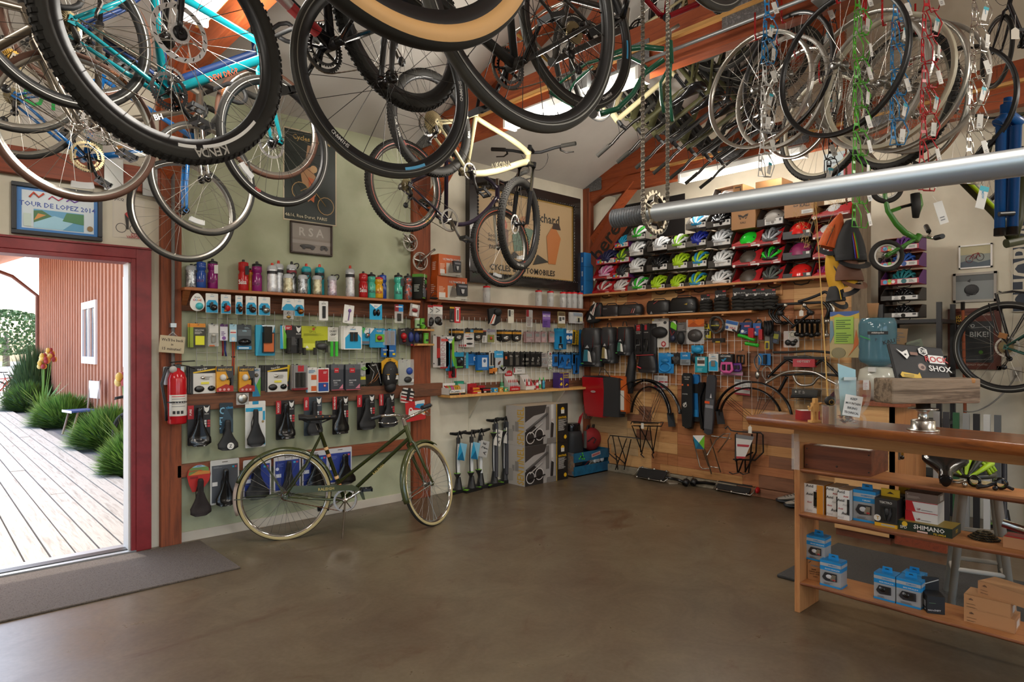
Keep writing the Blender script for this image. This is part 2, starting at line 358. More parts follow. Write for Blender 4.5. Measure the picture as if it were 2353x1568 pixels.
# bicycle parts
CACHE={}
def cch(key,fn):
 if key not in CACHE:CACHE[key]=fn()
 return CACHE[key]
def arct(mb,s,R,h,y,c,a_mid=-90,inward=0,step=None):
 step=step or h*.8/R*180/pi
 n=len(s);side=-1 if y<0 else 1
 for i,ch in enumerate(s):
  if ch==' ':continue
  a=rad(a_mid+(i-(n-1)/2)*step*(-1 if side<0 else 1)*(1))
  vs,fs,w,th=text_mesh(ch);k=h/th;q=[]
  ux,uz=cos(a),sin(a);tx,tz=(sin(a),-cos(a))if side<0 else(-sin(a),cos(a))
  for p,r in vs:
   p=(p-w/2)*k;r=(r-th/2)*k
   q.append(((R+r)*ux+p*tx,y,(R+r)*uz+p*tz))
  mb.add(q,fs,c)
def tire_mesh(R,w,tread,side,knob,stripe,words,seg):
 def f():
  mb=MB();rc=R-w/2;r=w/2
  def arc(a0,a1,n,rr=r):return[(rc+rr*cos(a0+(a1-a0)*i/n),rr*sin(a0+(a1-a0)*i/n))for i in range(n+1)]
  mb.lth(arc(-.95,.95,6),tread,seg,ax='y');mb.lth(arc(.95,2.7,5),side,seg,ax='y');mb.lth(arc(-2.7,-.95,5),side,seg,ax='y')
  if stripe:
   for s in(1,-1):mb.lth([(rc-.1*r,s*1.0*r+s*.0012),(rc-.34*r,s*.955*r+s*.0012)],stripe,seg,ax='y')
  if knob:
   N=int(2*pi*R/.021)
   for i in range(N):
    a=2*pi*i/N
    for lat in((-.62,0,.62)if i%2 else(-.34,.34,-.85,.85)):
     kr=rc+r*cos(lat)*1.0;ky=r*sin(lat);o=V((kr*cos(a),ky,kr*sin(a)));d=V((cos(a)*cos(lat),sin(lat),sin(a)*cos(lat)))
     t=V((-sin(a),0,cos(a)));q=d.cross(t);e=.0055;hh=.0035
     vs=[o+t*(e*x)+q*(e*y)+d*(hh*z)for x in(-1,1)for y in(-1,1)for z in(-.5,1)]
     mb.add(vs,[(0,1,3,2),(4,6,7,5),(0,4,5,1),(2,3,7,6),(1,5,7,3)],tread)
  for(s,h,c,a)in words or():
   for y in(1,-1):arct(mb,s,rc-.25*r,h,y*(r*.985+.0015),c,a)
  return mb.mesh('tire')
 return cch(('tire',R,w,tread,side,knob,stripe,str(words),seg),f)
def rim_mesh(R,depth,wid,c,decal,seg):
 def f():
  mb=MB();h=wid/2
  mb.lth([(R,-h),(R+.004,-h),(R+.004,-h*.8),(R-.002,-h*.5),(R-.002,h*.5),(R+.004,h*.8),(R+.004,h),(R,h),(R-depth,h*.55),(R-depth,-h*.55),(R,-h)],c,seg,ax='y')
  for(s,hh,col,a)in decal or():
   for y in(1,-1):
    if s=='#':mb.lth([(R-.002,y*h*1.02),(R-.012,y*h*.98)],col,10,ax='y',a0=rad(a-hh),a1=rad(a+hh))
    else:arct(mb,s,R-depth*.45,hh,y*(h*.9+.002),col,a)
  return mb.mesh('rim')
 return cch(('rim',R,depth,wid,c,str(decal),seg),f)
def spokes_mesh(R,n,c,hw,fr,rad=.0011):
 def f():
  mb=MB()
  for i in range(n):
   s=1 if i%2 else-1;a=2*pi*i/n;b=a+(1 if(i//2)%2 else-1)*1.15*(1 if n>20 else.2)
   mb.tube([(fr*cos(b),s*hw,fr*sin(b)),(R*cos(a),s*.003,R*sin(a))],rad,c,4,caps=0)
   mb.tube([(.958*R*cos(a),s*.0045,.958*R*sin(a)),(R*cos(a),s*.003,R*sin(a))],rad*1.8,c,4,caps=0)
  return mb.mesh('spokes')
 return cch(('spk',R,n,c,hw,fr,rad),f)
def hub_mesh(c,hw,fr,ow):
 def f():
  mb=MB()
  mb.lth([(0,-ow),(.006,-ow),(.006,-hw-.012),(.012,-hw-.008),(fr+.004,-hw-.002),(fr+.004,-hw+.002),(.014,-hw+.01),(.012,0),(.014,hw-.01),(fr+.004,hw-.002),(fr+.004,hw+.002),(.012,hw+.008),(.006,hw+.012),(.006,ow),(0,ow)],c,14,ax='y')
  return mb.mesh('hub')
 return cch(('hub',c,hw,fr,ow),f)
def rtee(mb,R,n,c,y,th=.0025,hole=.0,tooth=.006):
 pts=[]
 for i in range(n):
  for d,r in((0,R-tooth),(.3,R),(.55,R),(.85,R-tooth)):
   a=2*pi*(i+d)/n;pts.append((r*cos(a),r*sin(a)))
 m=len(pts);ins=[(hole*cos(2*pi*i/m),hole*sin(2*pi*i/m))for i in range(m)]
 for yy in(y-th/2,y+th/2):
  vs=[(x,yy,z)for x,z in pts]+[(x,yy,z)for x,z in ins]
  mb.add(vs,[(i,(i+1)%m,m+(i+1)%m,m+i)for i in range(m)],c)
 vs=[(x,y-th/2,z)for x,z in pts]+[(x,y+th/2,z)for x,z in pts]
 mb.add(vs,[(i,i+m,(i+1)%m+m,(i+1)%m)for i in range(m)],c)
 vs=[(x,y-th/2,z)for x,z in ins]+[(x,y+th/2,z)for x,z in ins]
 mb.add(vs,[(i,i+m,(i+1)%m+m,(i+1)%m)for i in range(m)],c)
def rotor_mesh(R=.08):
 def f():
  mb=MB();P('rotor','#e2e0de',.3,.9)
  mb.lth([(R-.014,-.001),(R,-.001),(R,.001),(R-.014,.001),(R-.014,-.001)],'rotor',36,ax='y',smo=0)
  mb.lth([(.02,-.001),(.03,-.001),(.03,.001),(.02,.001),(.02,-.001)],'rotor',20,ax='y',smo=0)
  for i in range(9):
   a=2*pi*i/9;b=a+.5
   mb.tube([(.027*cos(a),0,.027*sin(a)),((R-.012)*cos(b),0,(R-.012)*sin(b))],.0032,'rotor',4,flat=.4,smo=0)
  for i in range(18):
   a=2*pi*i/18;mb.tube([((R-.0115)*cos(a),.0013,(R-.0115)*sin(a)),((R-.004)*cos(a+.1),.0013,(R-.004)*sin(a+.1))],.0016,'dsteel',4,caps=0)
  mb.lth([(0,-.004),(.021,-.004),(.021,.004),(0,.004)],'bplas',14,ax='y')
  return mb.mesh('brake_rotor')
 return cch(('rotor',R),f)
def whl(parent,name,S,M,rear=0):
 """front_wheel / rear_wheel: the rim is the part; tyre, spokes, hub, rotor are its sub-parts"""
 R=S['R'];w=S['tw'];seg=S.get('seg',56);Rr=R-w*.88
 rm=link(rim_mesh(Rr,S.get('rd',.018),S.get('rw',.022),S.get('rim','rimblack'),S.get('decal'),seg),name,parent,M=M)
 link(tire_mesh(R,w,S.get('tread','tread'),S.get('side','rubber'),S.get('knob',0),S.get('stripe'),S.get('words'),seg),'tire',rm)
 link(spokes_mesh(Rr-.012,S.get('ns',28),S.get('spk','spkb'),.032,.022),'spokes',rm)
 link(hub_mesh(S.get('hubc','bglos'),.032,.02 if not rear else.024,.052 if not rear else.066),'hub',rm)
 if S.get('disc'):link(rotor_mesh(S.get('rr',.08)),'brake_rotor',rm,M=T(0,.043,0))
 if rear and S.get('cass',1):
  def f():
   mb=MB();k=S.get('ncog',8)
   for i in range(k):rtee(mb,S.get('cogR',.05)-i*(S.get('cogR',.05)-.024)/max(k-1,1),32-2*i,S.get('cassc','cassette'),-.026-.0042*i,.002,.013,.004)
   return mb.mesh('cassette')
  link(cch(('cass',S.get('ncog',8),S.get('cogR',.05),S.get('cassc','cassette')),f),'cassette',rm)
 if S.get('reflector'):
  def g():
   mb=MB();a0=rad(S['reflector'])
   mb.lth([(Rr*.80,-.008),(Rr*.89,-.008),(Rr*.89,.008),(Rr*.80,.008),(Rr*.80,-.008)],'frost',8,ax='y',a0=a0-.17,a1=a0+.17,smo=0)
   return mb.mesh('wheel_reflector')
  link(cch(('refl',Rr,S['reflector']),g),'wheel_reflector',rm)
 return rm
def sdm(c,L=.27,W=.15,split=0,rails=1,rc='dsteel'):
 def f():
  mb=MB();secs=[]
  for i in range(15):
   t=i/14;x=L*(t-.45)
   hw=W/2*(.36+.64*(1 if t<.22 else max(0,1-(t-.22)/.42)**1.5))if t<.64 else W/2*.30
   if t<.06:hw*=.55+.45*t/.06
   if t>.93:hw*=.72
   hh=.030 if t<.7 else.024;zc=.008 if t<.15 else 0
   q=[]
   for k in range(14):
    a=2*pi*k/14;yy=hw*cos(a);zz=hh*sin(a)*(.55 if sin(a)>0 else.9)
    if split and sin(a)>.3 and abs(cos(a))<.35 and.08<t<.75:zz-=.012
    q.append((x,yy,zc+zz))
   secs.append(q)
  mb.loft(secs,c)
  if rails:
   for s in(-1,1):mb.tube([(-L*.38,s*.035,-.012),(-.05,s*.022,-.042),(.05,s*.022,-.042),(L*.42,s*.012,-.015)],.0035,rc,6)
  return mb.mesh('saddle')
 return cch(('sad',c,L,W,split,rails),f)
def bez(p0,p1,p2,p3,n=8):
 return[V(p0)*(1-t)**3+V(p1)*3*t*(1-t)**2+V(p2)*3*t*t*(1-t)+V(p3)*t**3 for t in[i/n for i in range(n+1)]]
def bike(S,label,grp=None,M=None):
 """one whole bicycle in its own axes: x forward, z up, wheel axles at z = 0"""
 root=thg('bicycle',label,'bicycle',M,grp)
 fc,kc=S['col'],S.get('fork',S['col']);R=S['R'];g=S.get('size',1.0)
 ang=rad(71.5);a=V((-cos(ang),0,sin(ang)));off=.045
 FH=V((S.get('fx',.60),0,0));RH=V((-.43,0,0));BB=V((0,0,-.065))
 Q=FH-V((sin(ang),0,cos(ang)))*off
 crown=Q+a*(R+S.get('susp',.05));HB=crown+a*.012;HT=HB+a*(.12*g);ST=V((-.155*g-.02,0,.40*g+.05));clampP=HT+a*.045
 SJ=BB+(ST-BB)*.93
 def fr():
  mb=MB();r=S.get('tr',.017)
  st=S.get('frame','diamond')
  if st=='diamond':
   mb.tube([HT-a*.02,SJ],[r*.95,r*.85],fc,12)
   mb.tube([HB+a*.02,BB],[r*1.15,r*1.2],fc,12)
  elif st=='mtb':
   mb.tube(bez(HT-a*.02,HT+V((-.12,0,-.01)),SJ+V((.14,0,.02)),SJ-V((0,0,.02)),8),[r*1.25]*4+[r]*5,fc,12)
   mb.tube(bez(HB+a*.02,HB+V((-.1,0,-.08)),BB+V((.2,0,.12)),BB,8),r*1.4,fc,12)
  elif st=='mixte':
   mb.tube([HT-a*.03,BB+(ST-BB)*.24],r*.9,fc,12);mb.tube([HB+a*.02,BB+V((.01,0,.01))],r,fc,12)
  elif st=='curve':
   mb.tube(bez(HB+a*.02,HB+V((-.10,0,-.22)),BB+V((.22,0,.02)),BB,10),r,fc,12)
   mb.tube(bez(HT-a*.02,HT+V((-.2,0,.03)),SJ+V((.2,0,.05)),SJ,8),r*.9,fc,12)
  mb.tube([ST,BB],r*.95,fc,12);mb.tube([HB,HT],r*1.2,fc,12)
  mb.lth([(0,-.036),(.022,-.036),(.022,.036),(0,.036)],fc,14,BB,ax='y')
  for s in(-1,1):
   mb.tube([BB+V((-.02,s*.026,0)),BB+V((-.16,s*.042,.02)),RH+V((.015,s*.062,-.004))],[r*.62,r*.6,r*.42],fc,8)
   mb.tube([SJ+V((-.008,s*.016,-.01)),(SJ+RH)/2+V((.02,s*.045,0)),RH+V((.006,s*.062,.012))],[r*.5,r*.48,r*.4],fc,8)
   mb.box(RH.x-.012,RH.x+.018,s*.062-.003,s*.062+.003,-.018,.018,fc)
  if S.get('word'):
   wd,wc,wh=S['word'];d0,d1=BB,HB;mid=d0+(d1-d0)*S.get('wpos',.55);an=math.degrees(atan2(d1.z-d0.z,d1.x-d0.x))
   if st=='mtb':mid=mid+V((-.012,0,.018))
   rr=r*(1.45 if st=='mtb' else 1.2)
   mb.text(wd,mid.x,mid.z,wh,-rr-.001,wc,rot=an)
   mb.X=MT(mid+V((0,rr+.001,0)))@MR(-rad(an),4,'Y')@MR(pi,4,'Z')
   mb.text(wd,0,0,wh,0,wc);mb.X=None
  for(t0,t1,col)in S.get('bands',()):
   d=HB-BB;mb.tube([BB+d*t0,BB+d*t1],r*1.24,col,12)
  for(t0,t1,col)in S.get('sbands',()):
   d=ST-BB;mb.tube([BB+d*t0,BB+d*t1],r*1.06,col,12)
  return mb.mesh('frame')
 link(cch(('frame',fc,R,g,S.get('frame'),str(S.get('word')),str(S.get('bands')),str(S.get('sbands')),S.get('tr'),S.get('susp'),S.get('fx')),fr),'frame',root)
 steer=MT(Q)@MR(rad(S.get('steer',0)),4,a)@MT(-Q)
 def fk():
  mb=MB();hw=S['tw']/2+.022
  if S.get('fork_kind')=='susp':
   for s in(-1,1):
    d=V((0,s*(hw+.012),0));pb=FH+d;pt=crown+d+V((0,0,0));q=pb+(pt-pb)*.55
    mb.tube([pb,q],[.016,.02],'bglos',10);mb.tube([q,pt],.0145,S.get('stan','chrome'),10);mb.tube([pt-a*.02,pt+a*.02],.02,'bglos',10)
   mb.tube([crown+V((0,-hw-.02,0)),crown+a*.02,crown+V((0,hw+.02,0))],.022,'bglos',8);q=FH+(crown-FH)*.62+V((.02,0,0))
   mb.tube([q+V((0,-hw-.01,0)),q+V((.02,0,.03)),q+V((0,hw+.01,0))],.012,'bglos',8)
  else:
   for s in(-1,1):
    d=V((0,s*hw,0));pt=crown+V((0,s*hw*.8,-.02));mid=pt+(FH+d-pt)*.55-V((.006,0,0))
    mb.tube([crown+V((0,s*.01,0)),pt,mid,FH+d+V((-.012,0,.03)),FH+d],[.014,.0145,.0125,.009,.007],kc,10)
    if S.get('fstripe'):mb.tube([pt+(mid-pt)*.3+V((0,s*.006,0)),mid+V((0,s*.006,0))],.0125,S['fstripe'],10)
    mb.box(FH.x-.012,FH.x+.012,s*hw-.004,s*hw+.004,-.015,.015,kc)
  mb.tube([crown-a*.005,HB],.02,kc,10)
  return mb.mesh('fork')
 link(cch(('fork',kc,R,S['tw'],S.get('fork_kind'),S.get('susp'),S.get('fstripe'),S.get('fx'),g),fk),'fork',root,M=steer)
 spin=S.get('spin',20)
 whl(root,'front_wheel',S,steer@T(FH.x,0,0)@MR(rad(spin),4,'Y'))
 whl(root,'rear_wheel',dict(S,reflector=None),T(RH.x,0,0)@MR(rad(spin+70),4,'Y'),1)
 bars=S.get('bars','flat');barc=S.get('barc','bmatt')
 if bars:
  link(cch(('stem',S.get('stemc','bplas'),g,R,S.get('susp')),lambda:MB().tube([HT,clampP+a*.012],.017,S.get('stemc','bplas'),10).tube([clampP,clampP+V((.075,0,.02))],.015,S.get('stemc','bplas'),10).mesh('stem')),'stem',root,M=steer)
  C0=clampP+V((.085,0,.022))
  if bars=='flat':
   wv=S.get('bw',.30)
   hb=link(cch(('barf',barc,g,R,wv,S.get('susp')),lambda:MB().tube([C0+V((-.05,-wv,.02)),C0+V((-.02,-wv*.5,.018)),C0+V((0,-.07,0)),C0+V((0,.07,0)),C0+V((-.02,wv*.5,.018)),C0+V((-.05,wv,.02))],.0125,barc,10).mesh('handlebar')),'handlebar',root,M=steer)
   for s in(-1,1):
    e=C0+V((-.05,s*wv,.02));i_=C0+V((-.035,s*(wv-.125),.0185))
    link(cch(('grip',g,R,s,wv,S.get('susp'),S.get('gripc')),lambda:MB().tube([i_,e+(e-i_)*.02],.0165,S.get('gripc','rubber'),10).mesh('grip')),'grip',hb)
    link(cch(('lever',g,R,s,wv,S.get('susp')),lambda:MB().tube([i_+V((.0,-s*.01,0)),i_+V((.03,-s*.012,-.015)),i_+V((.055,s*.03,-.02)),i_+V((.05,s*.10,-.022))],[.009,.009,.006,.005],S.get('levc','dsteel'),8).mesh('brake_lever')),'brake_lever',hb)
   def cab():
    mb=MB()
    for s in(-1,1):mb.tube(bez(C0+V((.02,s*.12,0)),C0+V((.16,s*.1,.02)),C0+V((.14,s*.02,-.16)),HB+V((.03,s*.012,.03)),8),.0023,'bplas',5)
    return mb.mesh('brake_cable')
   link(cch(('cab',g,R,S.get('susp')),cab),'brake_cable',hb)
  elif bars=='drop':
   def db():
    mb=MB()
    for s in(-1,1):
     p=[C0,C0+V((0,s*.15,0)),C0+V((.02,s*.2,0))]+bez(C0+V((.03,s*.205,0)),C0+V((.13,s*.21,.0)),C0+V((.12,s*.22,-.13)),C0+V((-.02,s*.225,-.125)),8)
     mb.tube(p,.0125,barc,10)
    return mb.mesh('handlebar')
   hb=link(cch(('bard',barc,g,R,S.get('susp')),db),'handlebar',root,M=steer)
   for s in(-1,1):
    o=C0+V((.085,s*.208,-.012))
    link(cch(('hood',g,R,s,S.get('susp')),lambda:MB().tube([o,o+V((.05,0,.012)),o+V((.085,0,.03)),o+V((.095,0,.05))],[.017,.019,.018,.013],'rubber',10).mesh('brake_hood')),'brake_hood',hb)
    link(cch(('dlev',g,R,s,S.get('susp')),lambda:MB().tube([o+V((.075,0,.01)),o+V((.085,s*.006,-.03)),o+V((.065,s*.014,-.085)),o+V((.06,s*.018,-.11))],[.008,.009,.008,.006],'dsteel',8).mesh('brake_lever')),'brake_lever',hb)
  elif bars=='north':
   def nb():
    mb=MB()
    p=[]
    for s in(-1,1):
     q=bez(C0,C0+V((.07,s*.08,.03)),C0+V((.07,s*.22,.06)),C0+V((-.06,s*.25,.05)),8)+[C0+V((-.17,s*.255,.03))]
     mb.tube(q,.0115,barc,10)
    return mb.mesh('handlebar')
   hb=link(cch(('barn',barc,g),nb),'handlebar',root,M=steer)
   for s in(-1,1):
    e=C0+V((-.17,s*.255,.03));i_=C0+V((-.06,s*.25,.05))
    link(cch(('grn',g,s),lambda:MB().tube([i_,e+(e-i_)*.08],.016,'bplas',10).mesh('grip')),'grip',hb)
    link(cch(('len',g,s),lambda:MB().tube(bez(C0+V((.04,s*.1,.03)),C0+V((.06,s*.13,-.03)),C0+V((.02,s*.22,-.03)),C0+V((-.1,s*.24,.0)),6),.0035,'chrome',6).mesh('brake_lever')),'brake_lever',hb)
 if S.get('saddle',1):
  top=ST+(ST-BB).normalized()*S.get('post',.15)
  link(cch(('post',S.get('postc','bglos'),g,S.get('post')),lambda:MB().tube([ST-(ST-BB).normalized()*.03,top],.0135,S.get('postc','bglos'),10).tube([ST-(ST-BB).normalized()*.012,ST+(ST-BB).normalized()*.006],.02,'bplas',10).mesh('seat_post')),'seat_post',root)
  sd=link(sdm(S.get('sadc','bmatt'),.27,S.get('sadw',.145)),'saddle',root,M=T(top.x-.01,0,top.z+.045))
  if S.get('studs'):
   def st_():
    mb=MB()
    for s in(-1,1):
     for i in range(5):mb.ell(-.1+.05*i,s*(.072-.011*i),.004,.006,.004,.006,'me#c98a5a',8,5)
    return mb.mesh('stud')
   link(st_(),'stud',sd)
 if S.get('crank',1):
  cr=S.get('ringR',.085);ca=rad(S.get('cranka',-40))
  def ck():
   mb=MB();rc_=S.get('ringc','dsteel')
   for k,(rr,yy)in enumerate(S.get('rings',((1.0,-.045),(.75,-.038)))):rtee(mb,cr*rr,int(cr*rr*2*pi/.0127),rc_,yy,.003,cr*rr*.80)
   for i in range(5):
    t=2*pi*i/5+.3;mb.tube([(0,-.047,0),(cr*.84*cos(t),-.045,cr*.84*sin(t))],[.011,.007],S.get('armc','bglos'),6,flat=.5)
   for s,o in((-1,0),(1,pi)):
    e=V((.172*cos(ca+o),s*.075,.172*sin(ca+o)));mb.tube([V((0,s*.055,0)),e*.55+V((0,s*.026,0)),e],[.016,.012,.0105],S.get('armc','bglos'),8,flat=.8)
   mb.lth([(0,-.066),(.016,-.066),(.016,.066),(0,.066)],S.get('armc','bglos'),10,ax='y')
   return mb.mesh('crankset')
  c_=link(cch(('crank',cr,S.get('ringc'),S.get('armc'),S.get('cranka'),str(S.get('rings'))),ck),'crankset',root,M=MT(BB))
  for s,o in((-1,0),(1,pi)):
   if S.get('pedals',1):
    def pd():
     mb=MB();mb.tube([(0,0,0),(0,.09,0)],.006,'steel',6)
     for x in(-.036,.036):mb.box(x-.006,x+.006,.02,.095,-.012,.012,S.get('pedc','bplas'))
     mb.box(-.036,.036,.02,.03,-.01,.01,S.get('pedc','bplas'));mb.box(-.036,.036,.085,.095,-.01,.01,S.get('pedc','bplas'))
     return mb.mesh('pedal')
    link(cch(('pedal',S.get('pedc')),pd),'pedal',c_,M=T(.172*cos(ca+o),s*.08,.172*sin(ca+o))@(MR(pi if s<0 else 0,4,'X')))
  def ch():
   mb=MB();n1=[];r2=.03;y=-.042;P1=V((BB.x,0,BB.z));P2=RH
   for i in range(9):t=pi/2-pi*i/8;n1.append((P1.x+cr*cos(t),y,P1.z+cr*sin(t)))
   for i in range(5):t=-pi/2-pi*i/4;n1.append((P2.x+r2*cos(t),y,P2.z+r2*sin(t)-(.0)))
   if S.get('derail',1):n1=n1[:9]+[(RH.x+.05,y,RH.z-.155),(RH.x+.01,y,RH.z-.155),(RH.x+.045,y,RH.z-.07)]+n1[10:]
   pts=[V(p)for p in n1];dense=[]
   for i in range(len(pts)):
    p,q=pts[i],pts[(i+1)%len(pts)];k=max(1,int((q-p).length/.0127))
    for j in range(k):dense.append(p+(q-p)*(j/k))
   for i,p in enumerate(dense):
    q=dense[(i+1)%len(dense)];mb.tube([p,q],[.0042,.0028]if i%2 else[.0028,.0042],S.get('chainc','chainmetal'),4,caps=0,smo=0,flat=.8)
   return mb.mesh('chain')
  link(cch(('chain',cr,S.get('chainc'),S.get('derail')),ch),'chain',root)
  if S.get('derail',1):
   def rd():
    mb=MB();y=-.05
    mb.tube([(RH.x+.01,y,-.02),(RH.x+.03,y-.02,-.06),(RH.x+.045,y+.004,-.075)],[.009,.014,.01],'dsteel',8)
    for p in((.045,-.08),(.03,-.15)):mb.lth([(0,-.004),(.02,-.004),(.02,.004),(0,.004)],'bplas',12,(RH.x+p[0],y+.008,p[1]),ax='y')
    mb.tube([(RH.x+.045,y-.002,-.08),(RH.x+.03,y-.002,-.15)],.008,'steel',6,flat=.4)
    return mb.mesh('rear_derailleur')
   link(cch('rd',rd),'rear_derailleur',root)
 if S.get('fender'):
  fcol=S['fender']
  for nm,c0,a0,a1,mm in(('front_fender',FH,S.get('ff',(25,205))[0],S.get('ff',(25,205))[1],steer),('rear_fender',RH,15,200,None)):
   def fd():
    mb=MB();secs=[];Rf=R+.014;hw=S['tw']/2+.010;N=28
    for i in range(N+1):
     t=rad(a0+(a1-a0)*i/N);sec=[]
     for k in range(9):
      q=-1+2*k/8;rr=Rf+.010*(1-q*q)-.012*abs(q)**3;sec.append((c0.x+rr*cos(t),hw*q,c0.z+rr*sin(t)))
     for k in range(8,-1,-1):
      q=-1+2*k/8;rr=Rf-.0015+.010*(1-q*q)-.012*abs(q)**3;sec.append((c0.x+rr*cos(t),hw*q*.97,c0.z+rr*sin(t)))
     secs.append(sec)
    cut=N if nm=='front_fender' or not S.get('fender_tip')else int(N*.8)
    mb.loft(secs[:cut+1],fcol)
    if cut<N:mb.loft(secs[cut:],S['fender_tip'])
    for s in(-1,1):
     for t in(([rad(195)]if nm=='front_fender' else[rad(180),rad(120)])):
      mb.tube([(c0.x,s*(.058 if nm=='rear_fender' else.05),c0.z),(c0.x+Rf*cos(t),s*hw*.98,c0.z+Rf*sin(t))],.0035,S.get('stay',fcol),6)
    return mb.mesh(nm)
   link(cch((nm,R,fcol,S.get('fender_tip'),S['tw']),fd),nm,root,M=mm)
 if S.get('tagc'):
  link(cch(('ptag',S['tagc']),lambda:MB().box(-.02,.02,-.0006,.0006,-.075,-.01,S['tagc']).tube([(0,0,-.01),(.0,0,.03)],.0006,'white',4).mesh('price_tag')),'price_tag',root,M=T(*(S.get('tagp',(clampP.x+.05,-.12,clampP.z-.03)))))
 return root
def plc(Pr,Pf,roll=.0,fx=.60):
 Pr,Pf=V(Pr),V(Pf);d=Pf-Pr;L=d.length;k=L/(fx+.43);x=d.normalized()
 z=V((0,0,1));z=(z-x*z.dot(x)).normalized()
 M=frame((0,0,0),x,z);M=MR(rad(roll),4,x)@M
 o=Pr+x*(.43*k)
 return MT(o)@M@Matrix.Scale(k,4)
# bicycles
def hang(S,ru,rv,rD,fu,fv,fD,label,grp=None,roll=0):
 return bike(S,label,grp,plc(at(ru,rv,rD),at(fu,fv,fD),roll,S.get('fx',.60)))
HB='bicycles hanging from the roof beams'
P('cyan','#0e93a0',.25,coat=.5);P('blue','#1464a8',.25,coat=.5);P('konabeige','#b4aa84',.5);P('plum','#1f1626',.3,coat=.4);P('olive','#454622',.25,coat=.6)
P('titan','#8b8276',.3,.9);P('charcoalbike','#2f2f2e',.4);P('blackred','#18171a',.25);P('opusolive','#5b5a3c',.35);P('opusgrey','#3a3a3a',.35)
SK=dict(R=.36,tw=.047,knob=1,col='blackred',fork='blackred',rim='rimblack',rd=.03,rw=.024,disc=1,rr=.082,spk='spoke',ns=28,seg=96,bars='drop',decal=(('#',9,'white',-112),('#',12,'white',-93),('#',5,'white',-72)),words=(('KENDA',.027,'#a9a49a',-84),),bands=((.1,.9,'#a81f22'),(.3,.7,'#d8d5d0')),ringR=.09,fstripe='#a02424',spin=0,reflector=None)
hang(SK,925,45,2.9,396,86,2.07,'black hanging bicycle with a knobby tire and big white disc rotor up close',HB)
SC1=dict(R=.345,tw=.036,col='cyan',disc=1,side='rubber',stripe='#cfcfcb',rim='rimblack',decal=(('GTO',.014,'#c8463c',-100),),word=('DEW DROP','#d4502e',.026),ringR=.088,bars='drop',spin=0,seg=72,tr=.019,reflector=-120,ringc='bglos')
hang(SC1,150,55,2.68,635,327,3.5,'turquoise hanging bicycle with orange lettering on its down tube',HB)
SB=dict(R=.338,tw=.030,col='blue',rim='alloy',word=('KONA','#101214',.034),bands=((.42,.97,'#cfcabd'),),bars='flat',ringR=.092,ringc='cassette',wpos=.66,seg=64,spk='spoke',side='rubber')
hang(SB,30,225,3.4,423,485,4.0,'blue hanging bicycle with a white down tube panel above the framed print',HB)
SG=dict(R=.338,tw=.030,col='titan',fork='titan',rim='alloy',side='gum',tread='gum',bars='drop',ringR=.09,seg=72,spk='spoke',hubc='chrome',reflector=-85,words=(('GATORSKIN',.012,'#c97a3a',60),),spin=0)
hang(SG,-640,110,2.1,178,292,2.82,'grey forked hanging bicycle with brown tires at the far door end',HB)
SI=dict(R=.335,tw=.028,col='titan',fork='chrome',rim='alloy',ringR=.098,ringc='chrome',armc='chrome',bars='drop',cassc='brass',spk='spoke',seg=64,word=('BH','#e8e6e0',.03),reflector=-60)
hang(SI,20,139,3.1,470,412,3.9,'silver hanging bicycle with large chrome chainring behind the blue one',HB)
SJ_=dict(R=.338,tw=.030,col='#16305f',fork='alloy',rim='alloy',side='gum',tread='gum',bars='drop',spk='spoke',seg=64,words=(('GATORSKIN',.012,'#c97a3a',170),),spin=0)
hang(SJ_,185,65,3.45,620,285,4.25,'navy hanging bicycle with gum brown tires behind the turquoise one',HB)
SR=dict(R=.338,tw=.029,col='charcoalbike',fork='charcoalbike',fstripe='#2f9fc4',side='rubber',tread='greytire',rim='rimblack',rd=.026,stripe='#77756e',decal=(('SHIMANO',.013,'#c9c8c4',-28),('SHIMANO',.013,'#c9c8c4',200),('#',8,'#3f9fd0',-84)),ns=24,bars='drop',seg=96,hubc='bglos',spin=0)
hang(SR,1330,70,3.3,890,183,2.62,'black hanging road bicycle with blue striped fork and lettered rims',HB)
SW=dict(R=.35,tw=.050,col='#2c4a58',fork='bmatt',side='tan',tread='rubber',rim='rimblack',rd=.03,rw=.03,seg=112,ns=28,spk='spkb',bars='flat')
hang(SW,1560,-380,2.1,920,-338,1.40,'hanging bicycle with wide tan sidewall tire, the nearest overhead',HB)
SM=dict(R=.372,tw=.058,knob=1,col='konabeige',fork='bglos',fork_kind='susp',susp=.12,frame='mtb',tr=.019,rim='rimblack',rw=.03,disc=1,word=('KONA','#5c5746',.045),bars='flat',bw=.38,ncog=10,cogR=.085,cassc='cassette',ringR=.065,rings=((1,-.045),),armc='dsteel',ringc='dsteel',words=(('TRAIL BOSS',.017,'#cfcbc2',-60),('WTB',.02,'#cfcbc2',100)),decal=(('WTB',.014,'#b8442e',-40),),fx=.68,steer=18,seg=64,reflector=-50,spin=0,size=.9,bands=())
hang(SM,991,284,4.9,1198,515,5.64,'beige hardtail mountain bicycle with suspension fork hanging nose down',HB)
SP=dict(R=.33,tw=.05,knob=1,col='plum',fork='chrome',frame='curve',rim='alloy',side='rubber',words=(('MAXXIS',.014,'#b8a23a',40),),stripe='#a8482c',spk='spoke',bars='flat',armc='alloy',ringc='alloy',ringR=.088,hubc='steel',reflector=-80,spin=0,stemc='chrome',size=.92,rings=((1,-.045),))
hang(SP,930,427,5.19,1151,568,5.95,'dark plum bicycle with chrome stem hanging in front of the framed poster',HB)
SX=dict(SR,stripe='#8b8a84',fork='bglos',col='charcoalbike',fstripe=None,disc=0,hubc='#3a1a1a',decal=None,rd=.018,ns=28)
hang(SX,1620,-220,2.7,1212,-20,1.98,'black hanging road bicycle with plain slick tire, just right of the tan-walled one',HB)
